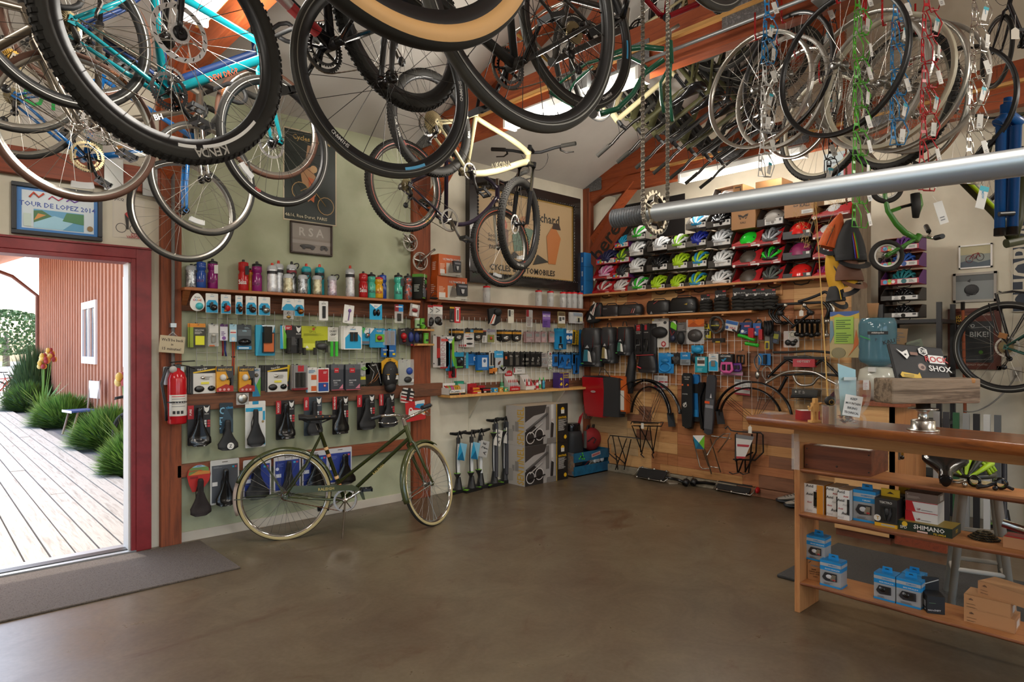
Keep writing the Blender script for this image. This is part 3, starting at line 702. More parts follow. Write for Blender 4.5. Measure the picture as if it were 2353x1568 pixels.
SO=dict(R=.35,tw=.04,col='opusolive',fork='opusolive',rim='rimblack',stripe='#8f8d86',bars='flat',steer=78,barc='dsteel',ringR=.08,sadw=.17,sadc='bglos',rw=.024,tr=.022,frame='diamond')
OG='city bicycles hung in a row above the helmets'
for i in range(7):
 S=dict(SO)
 if i in(1,4):S.update(tread='greytire')
 if i in(3,5,6):S.update(col='opusgrey',fork='opusgrey')
 if i==0:S.update(col='konabeige',fork='konabeige')
 x=-2.07+.26*i
 Pf=V((x,-1.78,3.68));Pr=V((x,-2.76,3.98))
 lab=('beige city bicycle hanging first in the row, nearest the roof beam','olive city bicycle second in the hanging row with turned bars','olive city bicycle third in the hanging row, black saddle up','dark grey city bicycle hanging midway along the row above the shelf','olive city bicycle hanging fifth in the row above the helmets','dark grey city bicycle sixth in the row, second last towards the boards','dark grey city bicycle last in the row, closest to the board wall')[i]
 bike(S,lab,OG,plc(Pr,Pf,180))
P('raleigh','#3d4420',.25,coat=.6)
SRA=dict(R=.335,tw=.036,col='raleigh',fork='raleigh',frame='mixte',fx=.68,side='cream_tire',tread='rubber',rim='chrome',rd=.012,rw=.03,spk='steel',ns=36,hubc='steel',cass=0,derail=0,chainc='rust',bars='north',barc='chrome',stemc='chrome',steer=44,fender='raleigh',fender_tip='#b7a394',stay='raleigh',sadc='bmatt',sadw=.2,studs=1,postc='chrome',post=.06,ringR=.09,ringc='chrome',armc='chrome',cranka=32,rings=((1,-.045),),word=('RALEIGH','#b9a45a',.02),wpos=.5,sbands=((.18,.22,'#b87848'),(.3,.34,'#c9a070'),(.62,.66,'#b87848'),(.72,.76,'#c9a070')),tr=.0155,seg=88,size=1.05,spin=10,ff=(62,200),pedals=1)
Pr=V((-4.071,-.464,.341));Pf=V((-3.0,-.888,.341))
ral=bike(SRA,'old olive green roadster bicycle standing on the floor before the saddles',None,plc(Pr,Pf,0,.68))
mb=MB();mb.prism([(-.42,.04),(-.38,.075),(.05,.05),(.13,.01),(.15,-.07),(.13,-.07),(.1,-.005),(.03,.01),(-.36,.02)],-.058,-.046,'raleigh')
mb.text('RALEIGH',-.14,.035,.022,-.0585,'#b9a45a');mb.bd('chain_guard',ral)
MB().tube([(.0,-.05,-.07),(-.03,-.13,-.335)],.007,'chrome',8).bd('kickstand',ral)
# outside the door
NOISE('gravel',['#6f6c68','#8c8984','#57544f','#a19d96'],60,.9,bump=.4);NOISE('earth',['#4a3a2a','#5c4a36'],12,.9);NOISE('road',['#b5b0a8','#c6c1b8'],8,.9)
mb=MB();mb.box(-60,60,.14,90,-.4,-.16,'road');stc('ground',mb)
mb=MB();rnd=random.Random(3);x=-9.5
i=0
while x<-4.42:
 w_=.138;cut=rnd.uniform(2.5,9);k=-.0
 for a,b_ in((.2,cut),(cut+.006,15)):
  mb.box(x,x+w_,a,b_,-.05,-.015+rnd.uniform(-.004,.004),'deck')
 x+=w_+.012;i+=1
mb.X=None;stc('trim_20',mb)
mb=MB();mb.box(-9.6,-4.4,.2,15,-.16,-.06,'earth');stc('trim_21',mb)
mb=MB();mb.box(-4.42,-3.0,.2,16,-.16,-.05,'gravel');stc('path',mb)
br=thg('barn','barn with red-brown board and batten siding seen through the open door','building',T(0,0,0))
BX=-3.55
mb=MB();mb.box(BX,BX+.1,.6,16.6,-.1,4.3,'siding');mb.box(BX,BX+6,16.5,16.6,-.1,4.3,'siding')
y=.6
while y<16.6:mb.box(BX-.03,BX,y,y+.075,-.1,4.3,'siding');y+=.3
mb.bd('siding',br)
mb=MB();y=.3
while y<17.4:mb.add([(BX+.1,y,4.2),(BX+.1,y+.13,4.2),(BX-1.15,y+.13,3.62),(BX-1.15,y,3.62),(BX+.1,y,4.26),(BX+.1,y+.13,4.26),(BX-1.15,y+.13,3.68),(BX-1.15,y,3.68)],[(0,1,2,3),(4,7,6,5),(0,4,5,1),(2,6,7,3),(0,3,7,4),(1,5,6,2)],'soffit');y+=.14
mb.box(BX-1.2,BX-1.15,.3,17.5,3.56,3.74,'#6b5548');mb.box(BX+.1,BX+6,.3,17.5,4.2,4.3,'#5b5550');mb.bd('eave',br)
mb=MB();mb.tube([(BX-1.1,16.7,3.6),(BX-.6,16.7,3.4),(BX-.06,16.6,2.9),(BX-.06,16.6,0)],.05,'#7a4a3a',8);mb.bd('downspout',br)
P('vinyl','#eceae6',.4)
def owin(y0,y1,z0,z1):
 mb=MB();X=BX-.045
 for a,b_,c,d in((y0-.12,y1+.12,z1,z1+.14),(y0-.12,y1+.12,z0-.14,z0),(y0-.12,y0,z0,z1),(y1,y1+.12,z0,z1),((y0+y1)/2-.04,(y0+y1)/2+.04,z0,z1)):mb.box(X-.02,X+.05,a,b_,c,d,'vinyl')
 w=mb.bd('window',br);MB().box(X+.02,X+.03,y0,y1,z0,z1,'gl#5a6a78').bd('pane',w)
owin(9.15,10.3,1.3,2.25);owin(6.0,6.75,1.3,2.5)
P('lav','#5f7f38',.8);P('lavlight','#86a84e',.8);P('leafgreen','#6f9a3e',.7);P('leafdark','#3f5a2c',.8);P('fennel','#4a6038',.9)
def bush(x,y,r,h,n,cols,label,cat='shrub',grp=None,seed=1,name='lavender_bush',stem=1):
 R_=random.Random(seed);rt_=thg(name,label,cat,T(x,y,-.05),grp)
 mb=MB()
 for i in range(n):
  a=R_.uniform(0,2*pi);e=math.acos(R_.uniform(.0,1));L=R_.uniform(.8,1.06);d=V((sin(e)*cos(a)*r*L,sin(e)*sin(a)*r*L,cos(e)*h*L))
  b0=d*R_.uniform(.35,.6)+V((0,0,.02));tip=d+V((R_.uniform(-.03,.03),R_.uniform(-.03,.03),.06));s=V((-sin(a),cos(a),0))*.0075*R_.uniform(.7,1.5)
  mid=(b0+tip)/2+d.normalized()*.015
  mb.add([b0-s,b0+s,mid+s*1.3,tip,mid-s*1.3],[(0,1,2,3,4)],R_.choice(cols))
 mb.bd('foliage',rt_)
 if stem:
  mb=MB();mb.ell(0,0,h*.3,r*.62,r*.62,h*.42,'leafdark',12,8);mb.bd('woody_core',rt_)
 return rt_
BG='lavender bushes along the deck'
bush(-4.16,3.55,.5,.55,3400,['lav','lavlight','leafgreen'],'lavender bush nearest the door jamb, cut off by it',grp=BG,seed=1)
bush(-3.93,6.2,.66,.62,4200,['lav','lavlight','leafgreen'],'round lavender bush just in front of the white chair',grp=BG,seed=2)
bush(-3.98,9.8,.72,.62,3600,['lav','lavlight','leafgreen'],'lavender bush behind the white chair',grp=BG,seed=3)
bush(-4.05,14.2,.75,.7,3000,['lav','leafgreen','fennel'],'darker lavender bush at the far corner of the barn',grp=BG,seed=4)
bush(-3.9,14.9,.75,1.6,2600,['fennel','leafdark'],'tall feathery dark green plant by the barn corner',seed=5,name='fennel_plant')
def iris(x,y,nb,nf,label,seed,hh=.55):
 R_=random.Random(seed);r=thg('iris_plant',label,'plant',T(x,y,-.05));mb=MB()
 for i in range(nb):
  a=R_.uniform(0,2*pi);L=R_.uniform(.5,1)*hh;lean=R_.uniform(.1,.8);c=V((cos(a),sin(a),0));s=V((-sin(a),cos(a),0))*.022
  p=[V((0,0,0))+c*.03,c*(.05+lean*L*.35)+V((0,0,L*.6)),c*(.05+lean*L)+V((0,0,L))]
  mb.add([p[0]-s,p[0]+s,p[1]+s,p[1]-s,p[2]],[(0,1,2,3),(3,2,4)],R_.choice(['leafgreen','#93b35a','#7da348']))
 mb.bd('leaves',r)
 for i in range(nf):
  a=R_.uniform(0,2*pi);t=V((cos(a)*.16,sin(a)*.16,hh*R_.uniform(1.35,1.8)));f=MB();f.tube([(0,0,.1),t*.6,t],.008,'leafgreen',5)
  st=f.bd('flower_stem',r);b=MB()
  for k in range(5):b.ell(t.x+.05*cos(k*1.26),t.y+.05*sin(k*1.26),t.z+(.04 if k%2 else-.03),.045,.045,.06,('#e0b24a','#a83a3a','#e8c97a')[k%3],8,6)
  b.bd('blossom',st)
iris(-4.05,12.0,40,6,'iris clump with yellow and wine red blossoms beside the far lavender',8,.8)
iris(-4.1,4.2,26,1,'iris clump with one yellow blossom close to the door jamb',9,.75)
c=thg('garden_chair','weathered white folding chair with blue seat between the lavender bushes','chair',T(-3.98,8.3,-.05,rad(100)))
MB().box(-.22,.22,-.2,.2,.40,.43,'#3f5f93').box(-.22,.22,.2,.205,.39,.435,'vinyl').bd('seat',c,bevel=.006)
MB().prism([(-.23,.62),(.23,.62),(.22,.93),(-.22,.93)],-.24,-.22,'vinyl').bd('backrest',c)
for sx in(-1,1):
 MB().tube([(sx*.2,.2,0),(sx*.2,.1,.4)],.018,'#a58a72',6).bd('leg',c);MB().tube([(sx*.2,-.22,0),(sx*.2,-.2,.45),(sx*.2,-.25,.95)],.018,'#a58a72',6).bd('leg',c)
SOUT=dict(R=.345,tw=.05,col='#4a4f2c',bars='flat',sadc='bmatt',steer=20,post=.28)
bike(SOUT,'olive bicycle parked outside just behind the door jamb','bicycles parked outside',plc((-3.92,3.2,.3),(-4.05,4.25,.3)))
SRED=dict(R=.34,tw=.035,col='#a81c18',bars='flat',seg=32,ns=20)
for k,(x,y)in enumerate(((-4.35,18.6),(-3.95,19.6),(-3.5,20.4))):
 bike(dict(SRED,col=('#a81c18','#c03020','#2f5f9a')[k]),('red bicycle parked at the end of the deck, nearest of three','red bicycle parked second at the end of the deck','blue bicycle parked behind the red ones by the barn corner')[k],'bicycles parked outside',plc((x-.3,y,.19),(x+.5,y+.35,.19)))
cr=thg('car','white car parked beyond the deck, cut by the door edge','car',T(-6.4,27,-.16,rad(12)))
mb=MB();prof=[(-2.1,.35),(-2.15,.75),(-1.95,.95),(-1.5,1.0),(-1.1,1.42),(.5,1.46),(1.15,1.02),(2.0,.9),(2.15,.6),(2.1,.35)]
mb.loft([[(x,yy,z)if z<1.1 else(x,yy*.82,z)for x,z in prof]for yy in(-.85,-.5,.5,.85)],'gl#e4e5e6');mb.bd('body',cr)
MB().prism([(-1.42,1.02),(-1.05,1.38),(.48,1.41),(1.0,1.03)],-.80,.80,'gl#3a4248').bd('side_glass',cr)
for x in(-1.35,1.35):
 for yy in(-.8,.8):MB().lth([(0,-.1),(.32,-.1),(.32,.1),(0,.1)],'rubber',20,(x,yy,.32),ax='y').bd('wheel',cr)
MB().box(2.08,2.17,-.7,-.45,.62,.74,'#c02020').box(2.08,2.17,.45,.7,.62,.74,'#c02020').bd('tail_light',cr)
def tree(x,y,h,r,label,seed,grp='trees beyond the field'):
 R_=random.Random(seed);t=thg('tree',label,'tree',T(x,y,-.2),grp);mb=MB()
 for i in range(2600):
  a=R_.uniform(0,2*pi);e=R_.uniform(-1,1);rr=r*sqrt(1-e*e)*R_.uniform(.7,1.05);p=V((rr*cos(a),rr*sin(a),h*.62+e*h*.4));q=.13*R_.uniform(.6,1.4)
  n=V((R_.uniform(-1,1),R_.uniform(-1,1),R_.uniform(-1,1))).normalized();u=n.orthogonal().normalized()*q;w=n.cross(u)
  mb.add([p-u,p+w,p+u,p-w],[(0,1,2,3)],R_.choice(['leafdark','fennel','#55703c']))
 mb.bd('crown',t);MB().tube([(0,0,0),(0,0,h*.6)],[.3,.12],'#5a4636',7).bd('trunk',t)
for k,(x,y,h,r)in enumerate(((-8,62,4.4,3.2),(0,66,4.8,3.6),(-15,60,4.4,3.2),(8,72,4.8,3.6))):tree(x,y,h,r,'hazy green tree on the skyline beyond the field',20+k)
bush(-4.6,33,2.2,2.9,1800,['lavlight','leafgreen','#a9b85a'],'bright green leafy bush behind the parked car',seed=12,name='leafy_bush')
# shelves, rails and wire grids on the left wall
def board(name,label,cat,x0,x1,y0,y1,z0,z1,c,grp=None,bevel=.003):
 mb=MB();cx,cy,cz=(x0+x1)/2,(y0+y1)/2,z0
 mb.box(x0-cx,x1-cx,y0-cy,y1-cy,0,z1-z0,c)
 return mb.bd(name,None,label,cat,grp,None,T(cx,cy,cz),bevel)
sh=thg('wall_shelf','long brown board shelf on the green wall carrying the water bottles','shelf',T(-3.65,0,1.93))
MB().box(-1.05,1.06,-.15,0,-.022,0,'shelfA').bd('shelf_board',sh,bevel=.002)
MB().box(-1.06,1.06,-.022,0,-.17,-.022,'barnA').bd('back_board',sh,bevel=.002)
for x in(-1.02,1.02):MB().add([(x-.02,-.022,-.022),(x+.02,-.022,-.022),(x+.02,-.13,-.022),(x-.02,-.13,-.022),(x-.02,-.022,-.13),(x+.02,-.022,-.13)],[(0,1,2,3),(3,2,5,4),(0,3,4),(1,5,2),(0,4,5,1)],'shelfA').bd('bracket',sh)
sh2=thg('wall_shelf','long red-brown board shelf on the cream wall under the large framed poster','shelf',T(-1.28,0,1.95))
MB().box(-1.2,1.24,-.15,0,-.022,0,'railred').bd('shelf_board',sh2,bevel=.002)
MB().box(-1.06,1.2,-.022,0,-.18,-.022,'barnA').bd('back_board',sh2,bevel=.002)
for x in(-1.06,1.15):MB().add([(x-.02,-.022,-.022),(x+.02,-.022,-.022),(x+.02,-.13,-.022),(x-.02,-.13,-.022),(x-.02,-.022,-.13),(x+.02,-.022,-.13)],[(0,1,2,3),(3,2,5,4),(0,3,4),(1,5,2),(0,4,5,1)],'shelfA').bd('bracket',sh2)
board('wall_rail','weathered brown board rail above the row of carded saddles','rail',-4.73,-2.26,-.062,-.002,1.0,1.125,'barnA')
board('wall_rail','narrow red-brown rail above the lowest row of carded saddles','rail',-4.725,-2.62,-.06,-.002,.5,.595,'railred')
sh3=thg('wall_shelf','light wood shelf on the cream wall holding oils and tire levers','shelf',T(-1.15,0,1.005))
MB().box(-1.13,1.1,-.21,-.0,-.025,0,'lwood').bd('shelf_board',sh3,bevel=.002)
MB().box(-1.12,1.1,-.02,0,0,.1,'barnA').bd('back_board',sh3,bevel=.002)
for x in(-.72,.56):MB().box(x-.012,x+.012,-.006,0,-.42,-.025,'cream').add([(x-.01,0,-.03),(x+.01,0,-.03),(x+.01,-.19,-.03),(x-.01,-.19,-.03),(x-.01,0,-.28),(x+.01,0,-.28)],[(0,1,2,3),(3,2,5,4),(0,3,4),(1,5,2)],'cream').bd('bracket',sh3)
P('wirewhite','#dcdad4',.35);P('wiregrey','#b9b7b0',.3,.7)
def grid(label,x0,x1,z0,z1,step,zs,rot,M,c,off=.03,r=.003):
 g=thg('wire_grid',label,'grid',M);mb=MB();n=int(round((x1-x0)/step))
 for i in range(n+1):mb.tube([(x0+step*i,-off,z0),(x0+step*i,-off,z1)],r,c,6,caps=0)
 mb.bd('upright_rods',g);mb=MB()
 for z in zs:mb.tube([(x0,-off+.004,z),(x1,-off+.004,z)],r*.8,c,6,caps=0)
 mb.bd('cross_rods',g);return g
gA=grid('grey wire display grid on the green wall between shelf and rail',-4.58,-2.68,1.1,1.78,.0762,[1.71,1.60,1.44,1.38,1.22,1.15],0,T(0,0,0),'wiregrey')
gC=grid('white wire display grid on the cream wall between its two shelves',-2.2,-.1,1.08,1.80,.0762,[1.68,1.60,1.52,1.36,1.29,1.2],0,T(0,0,0),'wirewhite')
gB=grid('white wire display grid on the reclaimed board wall',.28,2.2,1.06,1.68,.0762,[1.66,1.55,1.43,1.3,1.19,1.08],0,T(-.03,0,0,RB),'wirewhite')
gB2=grid('dark wire display grid on the board wall under the spare handlebars',2.28,3.05,.95,1.78,.0762,[1.7,1.55,1.4,1.25,1.1,.98],0,T(-.03,0,0,RB),'wiregrey')
HOOKS={'A':(gA,0),'C':(gC,0),'B':(gB,-.03),'D':(gB2,-.03)}
def hookmesh(L):return cch(('hook',round(L,2)),lambda:MB().tube([(0,0,0),(0,-L,0),(0,-L-.008,.008)],.0025,'wiregrey',6).box(-.009,.009,-.002,.0,-.02,.02,'bplas').mesh('hook'))
CR={1:(340,560,3.512),2:(340,880,3.268),3:(940,560,4.357),4:(1300,420,3.565),5:(1300,660,3.565)}
def dims(cr,r,wall,off):
 ox,oy,s=CR[cr]if cr else(0,0,1.0);u0,v0,u1,v1=ox+r[0]/s,oy+r[1]/s,ox+r[2]/s,oy+r[3]/s;um,vm=(u0+u1)/2,(v0+v1)/2
 f=(lambda u,v:oA(u,v,-off))if wall in 'AC' else(lambda u,v:oB(u,v,-off))
 p0,p1=f(u0,v0),f(u1,v1);c=f(um,v0);b=f(um,v1)
 w=abs(p1.x-p0.x)if wall in 'AC' else abs(p1.y-p0.y)
 return c,w,c.z-b.z
def ops(mb,w,h,y,L,deep=0):
 y0=y
 X=lambda a:(a-.5)*w
 Z=lambda b:(b-1)*h
 for k,o in enumerate(L):
  y=y0-.0008*(k+1);t=o[0]
  if t=='r':mb.rect(X(o[1]),Z(o[2]),X(o[3]),Z(o[4]),y,o[5])
  elif t=='t':mb.text(o[1],X(o[2]),Z(o[3]),o[4]*h,y,o[5],w=.94*w if not(len(o)>6 and o[6]%180)else.94*h,rot=o[6]if len(o)>6 else 0)
  elif t=='c':mb.disc(X(o[1]),Z(o[2]),o[3]*w,y,o[4],14)
  elif t=='p':mb.poly([(X(a),Z(b))for a,b in o[1]],y,o[2])
  elif t=='l':mb.lns(X(o[1]),X(o[3]),Z(o[2]),Z(o[4]),o[5],y,o[6])
  elif t=='b':mb.box(X(o[1]),X(o[3]),y0-o[5],y0,Z(o[2]),Z(o[4]),o[6]);y0-=0
  elif t=='e':mb.ell(X(o[1]),y0-o[5]*.2,Z(o[2]),o[3]*w,o[5],o[4]*h,o[6])
  elif t=='y':mb.tube([(X(o[1]),y0-o[4]*1.0,Z(o[2])),(X(o[1]),y0-o[4]*1.0,Z(o[3]))],o[4],o[5],12)
  elif t=='T':mb.tube([(X(a),y0-o[2]*1.2,Z(b))for a,b in o[1]],o[2],o[3],8)
  elif t=='B':mb.box(X(o[1]),X(o[3]),y0-o[5],y0,Z(o[2]),Z(o[4]),o[6]);y0-=o[5]
  elif t=='slot':mb.poly([(X(a),Z(b))for a,b in((.4,.955),(.6,.955),(.6,.94),(.4,.94))],y,'#4a3a2c')
LASTHOOK={}
def pk(cr,r,name,label,cat,base,L=(),wall='A',off=.06,d=.004,grp=None,shp=None,yaw=0,roll=0,hok=1,n=1,nl=None,gap=.012,pts_=None,ng=None):
 c,w,h=dims(cr,r,wall,off)
 M=T(c.x,c.y,c.z,(RA if wall in 'AC' else RB)+rad(yaw))@MR(rad(roll),4,'Y')
 mb=MB()
 if shp=='egg':mb.prism([(w/2*(cos(t)*(1-.25*sin(t))),-h/2+h/2*sin(t))for t in[2*pi*i/24 for i in range(24)]],0,-d,base)
 elif shp=='round':mb.prism([(w/2*cos(t),-h/2+h/2*sin(t))for t in[2*pi*i/24 for i in range(24)]],0,-d,base)
 elif shp:mb.prism([((a-.5)*w,(b-1)*h)for a,b in shp],0,-d,base)
 else:
  e=min(w,h)*.04;mb.prism([(-w/2+e,-h),(w/2-e,-h),(w/2,-h+e),(w/2,-e),(w/2-e,0),(-w/2+e,0),(-w/2,-e),(-w/2,-h+e)],0,-d,base)
 ops(mb,w,h,-d,L)
 if pts_ is None:
  o=mb.bd(name,None,label,cat,grp,None,M)
 else:
  o=thg(name,label,cat,M,grp);mb.bd('card' if d<.02 else 'box',o)
  for pn,pl in pts_.items():
   for q in(pl if isinstance(pl,list)and pl and isinstance(pl[0],list)else[pl]):
    m2=MB();ops(m2,w,h,-d,q);m2.bd(pn,o)
 if hok and wall in HOOKS:
  g,base_o=HOOKS[wall];L_=max(off-.01,.02)+d;hk=bpy.data.objects.new('hook',hookmesh(L_));COL.objects.link(hk);hk.parent=g
  zz=c.z-.012
  hk.matrix_local=T(c.x,-.028,zz)if wall in 'AC' else T(-c.y,-.028,zz)
 for k in range(1,n):
  q=T(0,gap*k*(1 if wall in 'AC' else 0),0)
  Mk=M@T(-.012*k,gap*k,0)
  cln(o,Mk,nl,ng or grp)
 return o
# goods on the green wall
SW_='#1c9fce';OXB='#2196c8'
def sag(*a):return a
K='bells on cards under the bottle shelf'
def bell(r,label,bc,kind=0,w2=0):
 L=[('slot',),('t','oxford',.5,.86,.05,OXB),('p',[(.04,.02),(.96,.02),(.96,.5),(.78,.66),(.22,.66),(.04,.5)],SW_),('r',.40,.30,.60,.56,'#3a2c22')]
 P_={'bell':[('e',.62,.28,.30,.17,.03,bc),('e',.62,.28,.10,.06,.038,'alloy' if kind==0 else bc)],'clamp':[('b',.3,.25,.5,.5,.018,'bplas'),('T',[(.1,.34),(.9,.36)],.004,'bplas')]}
 if kind==2:P_['beak']=[('e',.42,.16,.12,.06,.02,'#d97a28')]
 return pk(1,r,'bicycle_bell',label,'bell','white',L,off=.165,grp=K,hok=0,pts_=P_,yaw=0)
pk(1,(340,400,455,545),'bicycle_bell','teal bell with bike pattern on a white egg-shaped card','bell','white',[('t','Bicycle',.5,.76,.1,'#3a3a3a')]+[('c',.28+.15*i,.62,.075,c)for i,c in enumerate(('#c8436a','#3f9fd0','#d99a2a','#c8503a'))]+[('c',.28+.15*i,.62,.045,'white')for i in range(4)],off=.165,shp='egg',hok=0,grp=K,pts_={'bell':[('e',.62,.28,.27,.2,.03,'#3fb0b8')],'bell_print':[('c',.68,.28,.09,'#5a5a5a')]})
bell((465,403,565,560),'glossy black bell on a blue and white card, second from the post','bglos')
bell((587,412,668,567),'red bird-shaped bell with orange beak on a blue card','gl#c01c1c',2)
bell((705,420,762,572),'dark copper bell on a narrow turned blue card','me#6a4030')
bell((788,425,875,577),'black and copper bell on a straight blue card','gl#2a1c18')
bell((890,432,985,580),'silver ringed black bell on a blue card, left of the brass one','alloy')
pk(1,(1078,445,1185,610),'bicycle_bell','small brass bell in a clear bag under a white and blue header card','bell','white',[('slot',),('t','oxford',.5,.86,.05,OXB),('p',[(.05,.43),(.95,.43),(.95,.55),(.68,.74),(.32,.74),(.05,.55)],SW_)],off=.165,shp=[(0,.42),(1,.42),(.93,1),(.07,1)],hok=0,grp=K,pts_={'bag':[('b',.12,0,.88,.42,.008,'cbag')],'bell':[('e',.5,.1,.18,.08,.015,'brass')],'clamp':[('T',[(.38,.3),(.5,.36),(.62,.3),(.5,.22),(.38,.3)],.004,'dsteel')]})
bell((1180,448,1258,587),'copper bell on a turned blue card, right of the brass one','me#b06a30')
pk(1,(1380,465,1452,620),'multi_tool','black folding tool on a tall white card under the bottle shelf','tool','white',[('slot',),('t','LEZYNE',.5,.86,.05,'#222222'),('b',.36,.12,.66,.74,.012,'bmatt'),('r',.33,.30,.69,.34,'#3a3a3a'),('r',.33,.55,.69,.59,'#3a3a3a')],off=.165,hok=0)
pk(1,(1585,497,1665,645),'combination_tool','purple spoon-shaped tool on a tilted white card','tool','white',[('slot',),('T',[(.5,.15),(.55,.6)],.004,'#6a4a8a'),('e',.56,.7,.16,.1,.01,'#7a5a9a'),('l',.15,.06,.5,.14,3,'#9a9a9a')],off=.165,hok=0,roll=6)
pk(1,(1788,487,1888,615),'cleat_pair','pair of black bar lights on a blue and white card near the second post','bicycle light',SW_,[('p',[(0,1),(1,1),(.5,.68)],'white'),('t','MSW',.5,.85,.08,'#2a7ab0'),('e',.38,.45,.13,.22,.02,'bglos'),('e',.66,.45,.13,.22,.02,'bglos'),('c',.38,.42,.06,'#d8d8d8'),('c',.66,.42,.06,'#d8d8d8')],off=.165,hok=0)
pk(1,(1990,492,2058,640),'patch_pack','small bag of parts with a red and blue header card','parts pack','cbag',[('r',0,.62,.45,1,'#8a1c22'),('r',.45,.62,1,1,'#1a7ab8'),('r',.1,.85,.9,.9,'#e8e8e8'),('b',.3,.1,.7,.5,.01,'dsteel')],off=.15,hok=0)
pk(1,(2118,490,2195,590),'parts_bag','clear bag of red cable ends hanging by the second post','parts pack','cbag',[('r',.2,.7,.8,.95,'white'),('e',.5,.5,.3,.15,.014,'#8a2226'),('r',.3,.05,.8,.3,'white')],off=.15,hok=0,roll=8)
pk(1,(337,645,463,838),'reflective_band','yellow reflective band on an orange-topped dark card, first on the upper grid row','reflector','#3a362c',[('r',0,.84,1,1,'#d98a22'),('r',0,0,.22,.84,'#8a9a2a'),('t','REFLECTIVE',.6,.72,.05,'white'),('l',.3,.56,.9,.68,3,'#c9c5b8'),('b',.34,.1,.92,.48,.006,'#e6e626'),('T',[(.4,.4),(.85,.3),(.45,.16)],.002,'#b8b81e')],n=2,nl='card behind the yellow reflective band card')
pk(1,(485,650,570,830),'steel_strap','white skeleton-printed bag with a steel cable beside the yellow band','accessory','cbag',[('r',.1,.6,.95,.95,'#d8d6cf'),('T',[(.3,.45),(.7,.5),(.65,.2),(.35,.15),(.3,.45)],.004,'#8a867a'),('e',.5,.5,.18,.07,.012,'#c9c5ba'),('r',.1,0,.6,.06,'#c8642a')])
pk(1,(580,652,642,915),'leg_strap','red and blue cord strap under a purple and white card','strap','#d4cfda',[('r',0,.55,1,1,'#d9d5de'),('r',0,.93,1,1,'#5a2a6a'),('l',.15,.66,.85,.8,3,'#5a3a72'),('c',.5,.58,.25,'#7a4a92')],shp=[(0,.5),(1,.5),(1,1),(0,1)],pts_={'strap':[('T',[(.3,.5),(.35,.2),(.3,.03)],.007,'#7a1c2a'),('T',[(.6,.5),(.6,.2),(.75,.02)],.007,'#2a3a7a')]})
pk(1,(657,652,715,1090),'leg_strap','long orange-red cord strap hanging far below its light blue card','strap','#a9d3e6',[('r',.1,.82,.9,.9,'white'),('r',.1,.84,.9,.86,'#c8382e'),('c',.5,.73,.28,'white')],shp=[(0,.68),(1,.68),(1,1),(0,1)],pts_={'strap':[('T',[(.35,.68),(.4,.4),(.3,.05)],.006,'#a8402a'),('T',[(.65,.68),(.6,.35),(.55,.06)],.005,'#b85a2a'),('T',[(.5,.5),(.55,.15)],.004,'#4a7aa8')],'bead':[('e',.5,.4,.3,.02,.012,'#1c1c1c')]})
pk(1,(718,655,835,855),'bar_bag','dark blister card holding a round black bell dome, blue lower edge','accessory','#3a4044',[('r',0,0,1,.14,'#1f86b8'),('r',.05,.55,.95,.8,'#5a6468'),('t','odu',.5,.76,.08,'#9fc9d8'),('l',.5,.84,.95,.92,2,'#8aa0a8'),('e',.5,.3,.44,.14,.035,'bglos'),('r',.1,.03,.8,.09,'#cfe6f0')])
pk(1,(862,658,1018,905),'phone_case','orange card phone holder in a wide teal folder, black wallet in front','phone holder','#1a86a8',[('p',[(0,1),(.3,1),(.1,0),(0,0)],'#2a9fc0'),('p',[(.3,1),(1,1),(.8,.6)],'#d9e3e6'),('b',.33,.1,.95,.76,.014,'#1c1a1a'),('b',.38,.13,.9,.72,.016,'#c8642a'),('l',.45,.2,.8,.4,4,'#e8b48a')],d=.02,pts_={'wallet':[('T',[(.35,.92),(.62,.92)],.003,'#1a1a1a'),('b',.36,.42,.78,.95,.03,'bglos')]})
pk(1,(1065,662,1115,850),'green_card','slim green and white edged card behind the black grips','card','white',[('p',[(0,0),(.5,0),(.3,1),(0,1)],'#2a9fc8'),('p',[(.5,0),(1,0),(1,.6),(.5,1)],'#6ab82e')])
def grips(r,label,base,L,gc,wide=.22,y0=.0,y1=.55,**kw):
 return pk(1,r,'handlebar_grips',label,'grips',base,L,pts_={'grip':[[('y',.16,y0,y1,.016,gc),('e',.16,y0+.12,.13,.14,.03,gc)],[('y',.84,y0,y1,.016,gc),('e',.84,y0+.12,.13,.14,.03,gc)]]},**kw)
grips((1108,662,1245,885),'black ergonomic grips on a black card with red tab and white ram emblem','#1b1a1a',[('r',0,.84,.38,1,'#c02a2e'),('l',.05,.88,.33,.96,2,'#f0e0e0'),('p',[(.62,.98),(.72,.92),(.82,.92),(.92,.98),(.88,.82),(.77,.74),(.66,.82)],'white'),('t','ERGON',.76,.70,.04,'white'),('l',.35,.3,.7,.6,9,'#6a6a6a')],'rubber')
pk(1,(1238,667,1450,860),'handlebar_grips','grey-black winged grips on a wide lime yellow card','grips','#b0b41a',[('r',0,.42,1,1,'#b4b81c'),('t','GP1-L',.42,.76,.09,'#7a7e10'),('c',.45,.88,.05,'#c84a2a'),('l',.08,.6,.9,.7,4,'#8a8e14'),('r',.06,.04,.5,.28,'#d4d64a'),('p',[(.12,.08),(.2,.2),(.28,.08)],'white')],shp=[(0,.42),(0,1),(1,1),(1,.42),(.52,.38),(.52,0),(.02,0),(.02,.42)],pts_={'grip':[[('e',.76,.16,.22,.16,.03,'#3a3a3a'),('y',.93,-.1,.2,.014,'rubber')],[('y',.08,-.2,.1,.014,'rubber')],[('y',.48,-.2,.1,.014,'rubber')]]})
